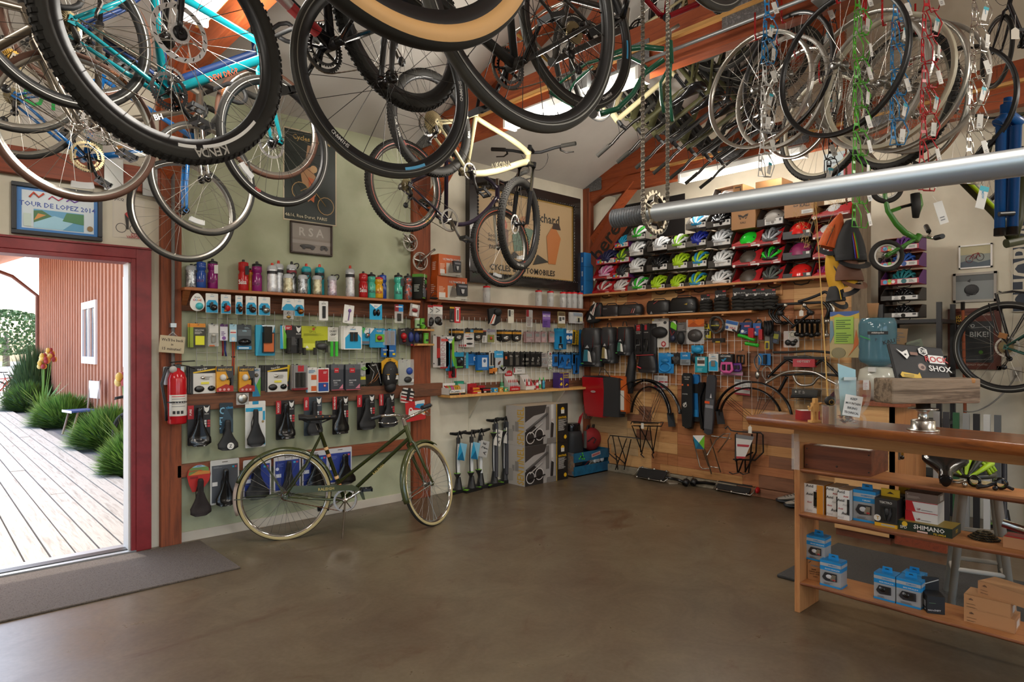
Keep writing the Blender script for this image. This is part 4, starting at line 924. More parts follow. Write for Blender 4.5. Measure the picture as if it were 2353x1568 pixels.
pk(1,(1450,675,1535,915),'handlebar_grips','bright green grips in a white printed bag','grips','#d5d2c8',[('t','OURY',.5,.86,.07,'#1c1c1c'),('t','GRIP',.5,.75,.07,'#1c1c1c'),('l',.1,.56,.9,.7,3,'#b9b6ac')],shp=[(0,.52),(1,.52),(1,1),(0,1)],pts_={'grip':[[('y',.3,.02,.52,.0135,'gl#3fae3a')],[('y',.76,.02,.52,.0135,'gl#46b840')]]})
pk(1,(1555,667,1705,855),'handlebar_grips','dark grips boxed in white and blue, several deep','grips','white',[('p',[(.1,.04),(.95,.04),(.95,.5),(.8,.66),(.3,.66),(.1,.5)],SW_),('t','oxford',.5,.86,.07,OXB),('b',.36,.36,.52,.74,.012,'rubber'),('b',.58,.36,.74,.74,.012,'rubber')],d=.05,n=2,nl='white and blue boxed grips, the box tucked behind')
pk(1,(1705,680,1805,815),'bicycle_light','small round light on a white and blue angled card','bicycle light',SW_,[('p',[(.1,1),(.95,1),(.6,.5)],'white'),('p',[(.2,1),(.5,1),(.3,.6)],'#3fae5a'),('e',.6,.55,.17,.16,.03,'alloy'),('e',.6,.56,.08,.08,.04,'#b03a2a'),('r',.1,.04,.9,.2,'#6a6a70')])
pk(1,(1785,685,1905,840),'bicycle_light','red tail light in a blue card with green window','bicycle light','#1f8fbe',[('t','MSW',.62,.86,.1,'white'),('b',.36,.3,.95,.7,.006,'#6aa838'),('e',.62,.5,.18,.13,.02,'#a01c1c'),('p',[(0,1),(.3,1),(0,.7)],'white')],d=.015)
pk(1,(1880,690,1945,915),'mini_light','red light strip above a blue and yellow card','bicycle light','#1a5a98',[('b',.15,.42,.85,.95,.012,'cbag'),('b',.35,.45,.7,.9,.008,'#5a2226'),('t','MULTI',.5,.25,.05,'white'),('r',.3,.06,.6,.14,'#e0c22a')])
pk(1,(1925,690,2000,915),'mini_light','dark light strip above a blue card with yellow corner','bicycle light','#1f62a4',[('b',.15,.42,.85,.95,.012,'cbag'),('b',.4,.45,.75,.9,.008,'#2a2628'),('r',.1,.93,.9,1,'#3a9fc8'),('t','HORN',.5,.22,.05,'white'),('r',.6,.06,.9,.14,'#e0c22a')])
pk(1,(2015,685,2090,812),'tail_light','shiny red light on a tilted black card','bicycle light','#222024',[('e',.5,.5,.3,.22,.03,'gl#b01c22'),('e',.5,.2,.2,.1,.02,'gl#7a1418'),('t','KNOG',.5,.88,.07,'#e0d8d8')],roll=-8,off=.08)
pk(1,(2085,685,2150,825),'tail_light','blue light in a clear blister beside the red one','bicycle light','#26242c',[('e',.5,.5,.32,.3,.025,'#28387a'),('r',0,.9,1,1,'#1a1a1a'),('r',.5,0,1,.1,'#a8262a')],off=.07)
pk(1,(2140,685,2212,830),'tail_light','navy and black twin light blister, last before the second post','bicycle light','#2a2830',[('e',.36,.5,.25,.3,.025,'#26356e'),('e',.74,.5,.2,.28,.022,'#1a1a1c'),('r',0,.9,1,1,'#1c1c1c'),('r',0,0,1,.06,'#b03030')],off=.08)
K2='mirror packs on the lower grid row'
def teye(r,label,n=1,nl=None):
 return pk(1,r,'mirror_pack',label,'mirror','#dcd9d2',[('r',0,.74,1,1,'#1f1d1c'),('p',[(.1,.74),(1,.86),(1,.92),(.1,.79)],'#e0b82a'),('t','Third Eye',.45,.885,.085,'white',12),('r',0,0,.1,.74,'#2a2826'),('l',.5,.5,.9,.64,4,'#9a968c'),('e',.48,.58,.1,.06,.012,'chrome'),('r',.4,.34,.72,.42,'#e4d84a'),('e',.34,.17,.2,.12,.014,'dsteel'),('e',.82,.18,.15,.1,.014,'bglos')],n=n,nl=nl,grp=K2,gap=.014)
teye((343,990,548,1210),'black-headed white mirror pack at the post end of the lower row',3,'black-headed mirror pack tucked behind the first one on the lower row')
def mirrycle(r,label,n=1,nl=None):
 return pk(1,r,'mirror_pack',label,'mirror','#d99a20',[('r',0,.8,1,1,'#3a3c40'),('t','MIRRYCLE',.5,.87,.085,'#e0b040'),('p',[(.55,.8),(1,.8),(1,.1),(.85,.3)],'#3a3c40'),('p',[(0,.0),(1,.0),(1,.22),(.55,.3),(0,.14)],'#a82a22'),('T',[(.62,.48),(.85,.55),(.8,.25)],.006,'bplas'),('c',.2,.09,.08,'#d8a0a0'),('c',.45,.09,.08,'#d8a0a0'),('c',.7,.09,.08,'#d8a0a0')],d=.03,n=n,nl=nl,grp=K2,pts_={'mirror':[('e',.38,.56,.2,.13,.02,'#d9d6d0')]})
mirrycle((543,990,678,1195),'yellow and black round mirror box, left one of the pair',2,'yellow mirror box behind the left one of the pair')
mirrycle((726,990,850,1195),'yellow and black round mirror box, right one of the pair',1)
pk(1,(842,1005,905,1235),'triangle_card','tall card of teal, green and grey triangles right of the yellow boxes','card','#b9bcc0',[('p',[(0,0),(1,0),(.45,.4)],'#1f7fa8'),('p',[(0,0),(.45,.4),(0,.75)],'#2a9fc0'),('p',[(1,0),(1,.7),(.45,.4)],'#5aa83a'),('t','MSW',.5,.92,.06,'#2a8ab0'),('e',.5,.75,.25,.07,.015,'#6a6458')])
teye((945,980,1125,1195),'black-headed white mirror pack in front of a stack of four',4,'black-headed mirror pack in the stack of four, behind the front pack')
pk(1,(1100,980,1250,1240),'caution_pack','black and yellow pack peeking out below the grip box','parts pack','#1d1c1a',[('p',[(0,1),(.3,1),(.2,.5),(0,.5)],'#d8b818'),('r',.1,0,1,.14,'#d8c81e'),('r',.4,.02,.7,.1,'#2a2a2a'),('p',[(.05,.35),(.2,.35),(.12,.5)],'#c82a22')],off=.05)
pk(1,(1160,980,1272,1180),'handlebar_grips','pair of black lock-on grips in a grey box with red badge','grips','#8a8684',[('b',.3,.74,.72,.98,.002,'#b8262e'),('t','dimpa',.5,.86,.05,'white'),('r',.12,.1,.88,.7,'#4a4644'),('y',.32,.12,.7,.013,'rubber'),('y',.62,.12,.7,.013,'rubber'),('r',0,0,1,.08,'#8a1c24')],d=.04,n=2,nl='grey grip box with red badge tucked behind the front one')
pk(1,(1270,1000,1355,1200),'cleat_pack','white pack with an orange window, stacked three deep','parts pack','#dedbd4',[('r',0,0,.1,1,'#1f8fc0'),('r',.45,.5,.95,.7,'#c8582a'),('r',.45,.05,.95,.25,'#d0602a'),('l',.2,.78,.9,.92,3,'#5a8ab0')],d=.02,n=3,nl='white pack with orange window behind the front one',ng='white packs with orange windows',gap=.02)
pk(1,(1355,1005,1448,1200),'cleat_pack','red pack with white frame and blue corner','parts pack','#e0dcd6',[('r',.08,.42,.94,.95,'#b8202a'),('r',.08,.05,.94,.4,'#1c4a92'),('l',.5,.78,.88,.88,2,'#e8c8c8'),('c',.62,.28,.12,'#c83038'),('c',.62,.28,.06,'white')],d=.03)
def bartape(r,label,nl):
 return pk(1,r,'bar_tape',label,'bar tape','#3a3d44',[('r',0,.8,1,1,'#5a5c60'),('r',.26,.68,.62,.86,'#b8242c'),('t','dimpa',.44,.77,.05,'white'),('t','SILICONE',.46,.38,.055,'#cfd0d2'),('t','TAPE',.34,.29,.05,'#cfd0d2'),('l',.2,.18,.6,.25,2,'#8a8c90'),('p',[(.62,.06),(.94,.06),(.94,.24)],'#c87a8a'),('r',.02,0,.98,.03,'#b8505c')],d=.035,n=2,nl=nl,gap=.03)
bartape((1462,975,1562,1183),'dark grey bar tape box with red badge, left of two','dark grey bar tape box behind the left front box')
bartape((1580,975,1700,1180),'slate grey bar tape box with red badge and pink corner, right of two','slate bar tape box behind the right front box')
pk(1,(1690,960,1790,1058),'spoke_light','green ring light on a clear grey card','bicycle light','#9fa09a',[('T',[(.3,.5),(.5,.62),(.75,.5),(.5,.38),(.3,.5)],.005,'#7ac04a'),('t','blinder',.5,.85,.08,'#5a5a56')])
pk(1,(1692,1058,1755,1140),'spoke_light','small dark light on a yellow footed card below the ring light','bicycle light','#8a8a84',[('r',0,.5,1,.8,'#d4cc2a'),('r',0,0,1,.5,'#4a4a48'),('e',.5,.9,.2,.15,.02,'clear')])
pk(1,(1755,962,1890,1150),'cable_bag','black bag with silver cables and copper ends showing','parts pack','bglos',[('T',[(.1,.05),(.5,.3),(.95,.8)],.003,'me#b87848'),('T',[(.2,.04),(.6,.25),(.97,.6)],.003,'me#b87848'),('T',[(.15,.9),(.5,.6),(.3,.1)],.003,'cbag'),('T',[(.6,.95),(.8,.5),(.9,.1)],.004,'cbag'),('t','Jagwire',.5,.9,.08,'#d8d4cc')])
pk(1,(1880,925,2018,1200),'seat_bag','black pointed pack with yellow hood, hanging in front of the second post','pack','#d8a020',[('slot',)],shp=[(.05,.55),(.95,.55),(.98,.9),(.7,1),(.3,1),(.02,.9)],off=.09,pts_={'pack_body':[('e',.5,.5,.46,.42,.05,'bmatt'),('e',.5,.15,.3,.16,.05,'bmatt'),('T',[(.2,.8),(.8,.86)],.006,'#2a2a2a')],'printed_label':[('B',.12,.5,.88,.52,.05,'#1b1b1c'),('r',.2,.38,.48,.5,'#d8d5cc'),('r',.54,.38,.82,.5,'#cfccc4'),('t','Banjo',.5,.66,.06,'#e0e0e0'),('r',.15,.52,.85,.54,'#c8901c')]})
pk(1,(2020,935,2145,1145),'parts_bag','large clear bag with a blue cap and dark parts by the second post','parts pack','cbag',[('e',.7,.55,.2,.14,.02,'#2a4a9a'),('e',.6,.22,.25,.12,.02,'#2a2a2a'),('r',.7,.12,.98,.24,'#e0ddd4')],off=.09)
pk(1,(2045,1165,2148,1290),'cycling_mitt','black, white and red striped mitt hanging above the roadster handlebar','glove','#d8d4cc',[('r',0,.72,1,.86,'#1c1c1c'),('r',0,.5,1,.6,'#1c1c1c'),('r',0,.3,1,.42,'#a82a2a'),('r',0,.1,1,.2,'#a82a2a'),('b',.45,.2,.62,1,.012,'bmatt')],off=.1,shp=[(.1,0),(.9,.05),(1,.6),(.8,1),(.15,.95),(0,.5)],roll=12,d=.02,hok=0)
pk(2,(1930,140,2075,285),'novelty_lights','red card printed with white shoe and yellow lettering, hanging by the roadster bars','card','#c02a2c',[('r',.5,.8,1,1,'#e2dfd8'),('p',[(.45,.7),(.95,.5),(.95,.82),(.6,.85)],'#2a8fc0'),('p',[(.1,.25),(.7,.35),(.95,.2),(.9,.5),(.5,.55),(.15,.6)],'#e6e2da'),('t','GLO BRITE',.6,.35,.16,'#e0c02a',8),('c',.25,.6,.1,'white'),('c',.25,.6,.05,'#c02a2c')],off=.12,roll=-5,hok=0)
pk(1,(712,1206,812,1300),'round_mirror','round silver mirror in a clear bag against the board rail','mirror','cbag',[('b',.0,.0,1,1,.002,'cbag')],off=.075,hok=0,pts_={'mirror':[('e',.5,.5,.42,.42,.012,'alloy')]})
for k,(u,v0,v1,roll,lb,c)in enumerate(((2172,602,682,0,'pale green capped tube upright on the upper post ledge','#9fc08a'),(2212,604,660,0,'green lidded tube behind the leaning one on the post ledge','#6ab83a'),(2238,640,690,-50,'bright green tube leaning on the upper post ledge','#7ac83a'),(2243,722,806,0,'green tube alone on the lower post ledge','#6fc040'))):
 c0,w_,h_=dims(1,(u-20,v0,u+20,v1),'A',.11)
 t=thg('tablet_tube',lb,'tube',T(c0.x,c0.y,c0.z-h_,0,0,rad(roll)),'drink tablet tubes on the post');MB().cyl(0,0,0,h_*.8,w_*.42,c,14).rect(-w_*.3,h_*.2,w_*.3,h_*.4,-w_*.43,'#2a3a2a').bd('tube_body',t);MB().cyl(0,0,h_*.8,h_,w_*.45,'#d8dcd0' if k==0 else '#58a82e',14).bd('cap',t)
for v,lb in((690,'small wooden ledge on the second post holding two tubes'),(808,'small wooden ledge on the second post holding one tube')):
 c0,w_,h_=dims(1,(2150,v,2290,v+18),'A',.09);board('post_ledge',lb,'shelf',c0.x-.1,c0.x+.1,-.14,-.05,c0.z-.02,c0.z,'lwood')
def sdc(r,sr,label,base,L,c='bmatt',split=0,cr=2,off=.075,rails='dsteel',W=.15,back=None,deco=()):
 c0,w,h=dims(cr,r,'A',off);s0,sw,shh=dims(cr,sr,'A',off+.03)
 t=thg('bicycle_saddle',label,'saddle',T(c0.x,c0.y,c0.z),'saddles on cards on the green wall')
 mb=MB();e=.006
 if back:mb.prism([((a-.5)*w,(b-1)*h)for a,b in back],0,-.004,base)
 else:mb.prism([(-w/2+e,-h),(w/2-e,-h),(w/2,-h+e),(w/2,-e),(w/2-e,0),(-w/2+e,0),(-w/2,-e),(-w/2,-h+e)],0,-.004,base)
 ops(mb,w,h,-.004,L);mb.bd('card',t)
 zc=(s0.z-shh/2)-c0.z;k=shh/.27;km=sw/W if 0 else k
 M=T(s0.x-c0.x,-.045,zc+.0)@Matrix(((0,1,0,0),(0,0,-1,0),(1,0,0,0),(0,0,0,1)))@MD((shh/.27,sw/W,.9,1))
 s=link(sdm(c,.27,W,split,1,rails),'saddle',t,M=M)
 for d_ in deco:m2=MB();ops(m2,sw,shh,-.0,d_);m2.bd('logo',t,M=T(s0.x-c0.x,-.082,s0.z-c0.z))
 return t
def redcard(word):return[('r',0,.66,.27,1,'#b01e26'),('t',word,.13,.83,.05,'white',90),('p',[(.7,.98),(.78,.93),(.88,.93),(.96,.98),(.93,.86),(.83,.8),(.73,.86)],'white'),('t','ERGON',.83,.77,.022,'white')]+[('r',.72,.44+.065*i,.82,.49+.065*i,'#d8d5d0')for i in range(3)]+[('r',.85,.44+.065*i,.98,.49+.065*i,'#b83038')for i in range(3)]+[('slot',)]
BK='#211f1f'
sdc((297,168,468,468),(303,200,470,490),'broad black split saddle on a black card with red tab, nearest the extinguisher',BK,redcard('PURE'),'bglos',1)
sdc((537,150,638,378),(518,290,672,515),'matte black saddle below a blue-black card, second in the top row','#22303a',[('t','VELO',.25,.5,.22,'#7ab0cc',90),('t','scion',.68,.84,.09,'#3f9fd0'),('p',[(.0,0),(1,0),(1,.4),(.4,.9)],'#2f4452')],deco=[[('c',.55,.2,.17,'white'),('t','Z',.55,.2,.1,'#1a1a1a')]])
sdc((730,138,882,485),(738,213,872,490),'slim black saddle on a white card with sky blue bands','#e2e0da',[('r',.35,.93,.65,1,'#1f8fbe'),('r',.02,.78,.84,.86,'#2a9fc8'),('r',.86,.58,.97,.78,'#2a9fc8'),('r',.9,.05,.98,.12,'#2a9fc8'),('c',.86,.55,.06,'#a08a5a')])
sdc((960,132,1100,425),(968,165,1100,430),'glossy black grooved saddle on a black card, fourth in the top row',BK,redcard('ROCKET'),'bglos',1)
sdc((1170,106,1305,395),(1190,150,1305,405),'black saddle on a picture card hidden behind the roadster saddle','#3a434a',redcard('SPEED'),'bmatt')
sdc((1385,102,1503,385),(1385,135,1503,390),'long black saddle on a black card right of the roadster saddle',BK,redcard('SILVERADO'),'bglos')
sdc((1570,90,1702,350),(1580,125,1702,362),'black saddle on a card behind the roadster handgrip',BK,redcard('KODA'),'bmatt')
sdc((1735,83,1850,335),(1738,120,1868,342),'wide black saddle on a card behind the roadster stem, last of the top row',BK,redcard('COMFORT'),'bmatt')
sdc((293,613,472,815),(312,733,470,1010),'dark brown-black saddle hanging from a round red picture card','#b82a24',[('p',[(.05,.62),(.95,.62),(.9,.85),(.7,.97),(.3,.97),(.1,.85)],'#6a8a4a'),('p',[(.08,.62),(.95,.62),(.97,.72),(.5,.78)],'#c8803a'),('p',[(.2,.9),(.8,.9),(.6,.98),(.4,.98)],'#8fb8d0'),('t','SELLE ROYAL',.35,.78,.06,'#d03028'),('r',.12,.5,.45,.57,'#8a1c1c'),('slot',)],'mt#231a18',1,back=[(.22,0),(.6,0),(.7,.12),(.92,.35),(1,.6),(.95,.8),(.75,.96),(.5,1),(.25,.96),(.05,.8),(0,.6),(.08,.3)])
sdc((468,575,685,905),(505,660,655,935),'black saddle with deep centre channel on a grey framed card','#c9c7c2',[('r',.05,.04,.95,.88,'#4c4f55'),('slot',),('l',.1,.82,.4,.86,2,'#8a8c90'),('r',.75,.8,.82,.84,'#2a9fc0'),('r',.84,.8,.9,.84,'#c04a5a'),('r',.06,.42,.24,.51,'#d8d6d2')],'bglos',1)
def bluecard():return[('r',.05,.04,.95,.86,'#2c3f8e'),('slot',),('r',.72,.76,.8,.81,'#4ab0d8'),('r',.82,.76,.9,.81,'#c8506a'),('r',.06,.4,.26,.5,'#d0d2dc'),('l',.1,.7,.4,.8,3,'#6a7ac0'),('c',.12,.64,.06,'#c9d0e8')]
sdc((715,573,925,860),(725,610,905,885),'black cut-out saddle on a blue card behind the roadster rear wheel, left','#c9c9cc',bluecard(),'bmatt',1)
sdc((945,543,1147,810),(990,600,1120,860),'black saddle on a blue card behind the roadster rear hub','#c9c9cc',bluecard(),'bmatt',1)
sdc((1158,513,1350,780),(1185,550,1330,810),'black saddle on a blue card right of the roadster rear hub','#c9c9cc',bluecard(),'bglos')
sdc((1353,488,1530,750),(1400,545,1553,770),'shiny black saddle on the last blue card, behind the roadster seat tube','#c9c9cc',bluecard(),'bglos')
# bottles on the two shelves
def btl(r,label,kind,c,cap='bplas',cr=1,y=-.075,word=None,wc='white',grp='water bottles on the green wall shelf',loop=None,ring=None,tagc=None,zb=1.932,tilt=0):
 ox,oy,s=CR[cr];u=ox+(r[0]+r[2])/2/s;vt=oy+r[1]/s;vb=oy+r[3]/s
 p=oA(u,vb,y);q=oA(u,vt,y);h=q.z-p.z;pr=oA(ox+r[2]/s,vb,y);pl=oA(ox+r[0]/s,vb,y);R_=max(.026,min(.04,abs(pr.x-pl.x)/2*.95))
 h=q.z-zb
 t=thg('water_bottle',label,'bottle',T(p.x,y,zb,YAW-pi/2+.25),grp)
 mb=MB()
 if kind=='sport':prof=[(0,0),(R_*.93,0),(R_,.006),(R_,h*.52),(R_*.80,h*.57),(R_*.80,h*.62),(R_*.99,h*.67),(R_*.99,h*.82),(R_*.93,h*.83)]
 elif kind=='polar':prof=[(0,0),(R_*.9,0),(R_,.008),(R_,h*.2),(R_*.92,h*.34),(R_,h*.5),(R_*.9,h*.62),(R_,h*.72),(R_*.95,h*.78)]
 else:prof=[(0,0),(R_*.9,0),(R_*.95,.006),(R_,h*.3),(R_,h*.55),(R_*.88,h*.62),(R_,h*.68),(R_*.98,h*.82)]
 mb.lth(prof,c,20)
 if word:
  kx=R_*1.5
  mb.text(word,0,h*.3,min(.05,h*.2),-R_-.001,wc,w=kx,rot=0)
 if ring:mb.lth([(R_*1.01,h*.62),(R_*1.01,h*.72)],ring,20)
 mb.bd('bottle_body',t)
 mc=MB();z0=prof[-1][1]
 if kind=='polar':mc.lth([(R_*1.02,z0-.004),(R_*1.02,z0+.012),(R_*.8,z0+.03),(R_*.35,z0+.034),(0,z0+.034)],cap,18)
 else:mc.lth([(R_*.98,z0-.002),(R_*.98,h*.9),(R_*.55,h*.925),(R_*.3,h*.93),(0,h*.93)],cap,18)
 mc.bd('cap',t)
 tip='gl#d8402e' if kind=='polar' and cap in('#b9bcbe','#1fa0ac')and not loop else('bplas' if cap!='gl#c8242a' or kind=='clearb' else 'bplas')
 ms=MB();zt=z0+.034 if kind=='polar' else h*.93;ms.lth([(R_*.26,zt-.002),(R_*.3,zt+.01),(R_*.22,h),(0,h)],tip,12);ms.bd('spout',t)
 if loop:MB().tube(bez((R_*.4,0,zt),(R_*1.6,0,zt+.03),(R_*1.7,0,zt-.01),(R_*1.0,0,z0),8),.003,loop,6,flat=2).bd('carry_loop',t)
 if tagc:MB().box(R_*.5,R_*.5+.028,-R_-.004,-R_-.003,h*.5,h*.78,tagc).bd('hang_tag',t)
 return t
btl((305,172,395,355),'silver insulated bottle with grey lid, first on the shelf by the post','polar','shrink','#9fa3a4',loop='bplas')
btl((390,130,470,360),'blue bottle with purple lower half partly behind the magenta one','sport','gl#1f4a9a','gl#1f4a9a',y=-.10,word='SALSA',wc='#5a2a6a')
btl((478,123,565,367),'tall magenta bottle with black cap and white hang tag, left end','sport','gl#8a1c6c','bplas',word='SALSA',wc='#6a1652',tagc='white')
btl((728,130,812,382),'red bottle with white robot line drawing and black tag','sport','gl#b81c1e','gl#b81c1e',word='Salsa',tagc='bplas')
btl((806,200,845,385),'orange-yellow bottle mostly hidden behind red and magenta ones','sport','gl#c8861c','gl#b81c1e',y=-.035)
btl((838,145,920,390),'magenta bottle with black cap right of the red robot bottle','sport','gl#8a1c6c','bplas',word='SALSA',wc='#6a1652')
PG='#b9bcbe'
btl((960,157,1045,397),'white-blue insulated bottle with red spout in front, left of the cluster','polar','shrw',PG,y=-.11,ring='#26262a')
btl((1012,138,1094,400),'insulated bottle with red spout standing behind, left of the cluster','polar','shrw',PG,y=-.05,ring='#26262a')
btl((1090,243,1172,403),'short gold insulated bottle with black loop, left of two gold ones','polar','shrinkgold',PG,loop='bplas',y=-.11)
btl((1118,145,1200,400),'tall grey insulated bottle with black carry loop behind the gold one','polar','shrink',PG,loop='bplas',y=-.05,ring='#8a3038')
btl((1208,250,1290,410),'short silver insulated bottle with black loop between the gold ones','polar','shrink',PG,loop='bplas',y=-.11)
btl((1235,162,1320,410),'tall teal bottle with teal cap, left of two teal ones','polar','gl#168c98','#1fa0ac',y=-.05,ring='#1c2a2c')
btl((1325,255,1405,415),'short gold insulated bottle with black loop, right of two gold ones','polar','shrinkgold',PG,loop='bplas',y=-.11)
btl((1345,168,1425,415),'tall teal bottle with teal cap, right of two teal ones','polar','gl#168c98','#1fa0ac',y=-.05,ring='#1c2a2c')
btl((1447,255,1525,425),'short pink-silver insulated bottle standing alone','polar','shrinkpink',PG,loop='bplas',y=-.09)
btl((1590,178,1672,430),'tall clear-white insulated bottle with red spout standing alone mid-shelf','polar','shrw',PG,y=-.09,ring='#26262a')
btl((1703,225,1772,435),'red bottle right of the lone insulated one, white lettering','sport','gl#b81c1e','gl#b81c1e',word='Salsa',y=-.09)
btl((1772,232,1835,438),'mint green bottle with black lettering next to the yellow one','sport','gl#45b39a','bplas',word='SALSA',wc='#1a3a34',y=-.1)
btl((1827,258,1897,443),'short yellow bottle with red cap and red lettering','sport','gl#dca21c','gl#c8242a',word='SALSA',wc='#a82a1c',y=-.12)
btl((1868,237,1922,440),'blue bottle peeking out behind the yellow one','sport','gl#1c3f94','gl#1c3f94',y=-.06)
btl((1985,236,2055,448),'mint green bottle with dark hang tag near the second post','sport','gl#45b39a','bplas',word='SALSA',wc='#1a3a34',y=-.09,tagc='bplas')
btl((2062,243,2132,450),'dark patterned bottle with black cap, last before the horn box','sport','shrinkdark','bplas',y=-.09)
P('frostb','#c9c9c6',.3,alpha=.75)
G2='clear bottles with red caps on the cream wall shelf'
for r,lb in(((742,410,812,600),'clear bottle with red cap standing alone beside the orange boxes'),((1262,455,1332,632),'clear red-capped bottle below the poster corner, left of a loose pair'),((1380,463,1448,640),'clear red-capped bottle below the poster corner, right of a loose pair'),((1507,472,1577,645),'clear red-capped bottle, first of four standing close together'),((1566,472,1632,648),'clear red-capped bottle, second of the close four and set back'),((1617,472,1686,650),'clear red-capped bottle, third of the close four'),((1680,478,1742,655),'clear red-capped bottle, last of the close four by the corner post')):
 b_=btl(r,lb,'clearb','frostb','gl#c8242a',cr=3,y=-.04 if 'set back' in lb else-.085,grp=G2,zb=1.952)
 h=.2;MB().lth([(.0355,.035),(.0355,.038)],'#2a2a2a',10,a0=-2.6,a1=-.9).tube([(.018*cos(a)-.004,-.036,.075+.026*sin(a))for a in[2*pi*i/16 for i in range(16)]],.0012,'#26262a',4,clo=1).text('&',-.004,.075,.03,-.0365,'#26262a').bd('printed_logo',b_)
def bx(p,w,d,h,name,label,cat,c,rz=0,front=(),side=(),top=None,grp=None,sidec=None):
 """carton: local front looks along -y; front and side carry print"""
 mb=MB();e=0
 mb.box(-w/2,w/2,-d/2,d/2,0,h,c)
 if sidec:mb.quad((w/2+.0006,-d/2,0),(w/2+.0006,d/2,0),(w/2+.0006,d/2,h),(w/2+.0006,-d/2,h),sidec);mb.quad((-w/2-.0006,-d/2,0),(-w/2-.0006,d/2,0),(-w/2-.0006,d/2,h),(-w/2-.0006,-d/2,h),sidec)
 if top:mb.quad((-w/2,-d/2,h+.0006),(w/2,-d/2,h+.0006),(w/2,d/2,h+.0006),(-w/2,d/2,h+.0006),top)
 mb.X=T(0,0,h);ops(mb,w,h,-d/2,front)
 if side:
  mb.X=T(w/2,0,h,pi/2);ops(mb,d,h,0,side);mb.X=T(-w/2,0,h,-pi/2);ops(mb,d,h,0,side)
 mb.X=None
 return mb.bd(name,None,label,cat,grp,None,T(p[0],p[1],p[2],rz))
p=oA(940+115/4.357,560+560/4.357,-.09)
bx((p.x,-.075,1.952),.115,.10,.24,'horn_box','black and green air horn box beside the orange boxes','box','#1d201c',.5,[('r',0,.88,1,1,'#5a9a3a'),('t','AIRZOUND',.42,.62,.12,'white',80),('e',.72,.7,.18,.1,.01,'#4a8a3a'),('b',.28,.08,.62,.42,.01,'#6a7078'),('r',.1,.02,.6,.06,'#8ac04a'),('c',.78,.42,.12,'#b02a2a')],[('r',0,.88,1,1,'#5a9a3a'),('l',.2,.3,.8,.6,5,'#c9d0c4')])
def ora(u0,u1,v1,z,h,label,t1,rz=.62):
 a=oA(940+u0/4.357,560+v1/4.357,-.11);b_=oA(940+u1/4.357,560+v1/4.357,-.11);w=(b_.x-a.x)*.80
 return bx(((a.x+b_.x)/2,-.085,z),w,.13,h,'bag_box',label,'box','#d9d4c8',0,[('r',0,.62,1,1,'#c85a20'),('r',0,0,.34,1,'#cf6224'),('t',t1,.66,.78,.1,'white'),('l',.05,.3,.28,.6,5,'#f0c8a8'),('r',.05,.1,.26,.3,'#e8e0d8'),('B',.62,.22,.98,.74,.02,'#26262a'),('r',.66,.58,.94,.66,'#8a8a90'),('p',[(.74,.5),(.86,.5),(.84,.34),(.8,.3),(.76,.34)],'#c9c9c9'),('p',[(.38,.16),(.6,.16),(.56,.5),(.44,.6)],'#6a6258'),('c',.5,.6,.05,'#8a6a50'),('r',0,0,1,.1,'#b9b2a4'),('t','ORTLIEB',.8,.05,.05,'#4a4a4a')],[('l',.2,.3,.8,.7,5,'#f0d8c8')],sidec='#c85a20')
ora(218,592,585,1.952,.235,'lower orange and grey handlebar bag box with white lettering','ULTIMATE SIX')
ora(245,515,325,2.19,.215,'upper orange handlebar bag box standing on the lower one','ULTIMATE6 COMPACT')
c_=oA(940+260/4.357,560+520/4.357,-.11)
MB().tube(bez((-.05,0,0),(-.03,-.02,.12),(.03,-.02,.1),(.06,0,.005),8),.003,'bplas',5).tube(bez((-.04,.02,0),(0,-.02,.06),(.05,.0,.05),(.05,.03,.005),8),.003,'bplas',5).ell(0,0,.012,.05,.03,.012,'bmatt').bd('cable_bundle',None,'tangle of black cable lying before the orange boxes','cable',None,None,T(c_.x-.03,-.135,1.952))
for k,(u,v,rr,lb)in enumerate(((945,557,.085,'silver chainset hung higher on the second post'),(968,600,.09,'silver chainset with long crank hung lower on the second post'))):
 q=oA(u,v,-.1);t=thg('chainset',lb,'chainset',T(q.x,-.085,q.z),None)
 mb=MB();rtee(mb,rr,46,'alloy',0,.003,rr*.86);rtee(mb,rr*.8,36,'alloy',.012,.003,rr*.68);mb.bd('chainring',t)
 mb=MB()
 for i in range(5):a=2*pi*i/5+.4;mb.tube([(0,0,0),(rr*.88*cos(a),0,rr*.88*sin(a))],[.012,.006],'alloy',6)
 mb.tube([(0,-.01,0),(.1 if k else-.08,-.03,.09 if k else.06),(.15 if k else-.1,-.03,.125 if k else.07)],[.014,.010,.012],'alloy',8);mb.lth([(0,-.025),(.016,-.025),(.016,.06),(0,.06)],'steel',12,ax='y');mb.bd('crank_arm',t)
def q(r,name,label,cat,base,L=(),**kw):kw.setdefault('wall','C');return pk(3,r,name,label,cat,base,L,**kw)
q((185,618,252,835),'toe_strap_bag','clear bag of curled black brake parts, left of a pair','parts pack','cbag',[('r',0,.6,1,1,'white'),('r',0,.9,1,1,'#b8242a'),('T',[(.3,.85),(.7,.75),(.3,.65)],.003,'#4a4a4a'),('e',.5,.25,.35,.2,.02,'dsteel'),('e',.4,.12,.25,.1,.02,'bplas')],off=.16,hok=0)
q((238,615,332,825),'toe_strap_bag','clear bag of curled black brake parts, right of a pair','parts pack','cbag',[('r',0,.55,1,1,'white'),('r',0,.92,1,1,'#b8242a'),('T',[(.3,.85),(.7,.75),(.3,.65)],.003,'#4a4a4a'),('e',.5,.25,.35,.2,.02,'dsteel'),('e',.7,.12,.25,.1,.02,'bplas')],off=.165,hok=0)
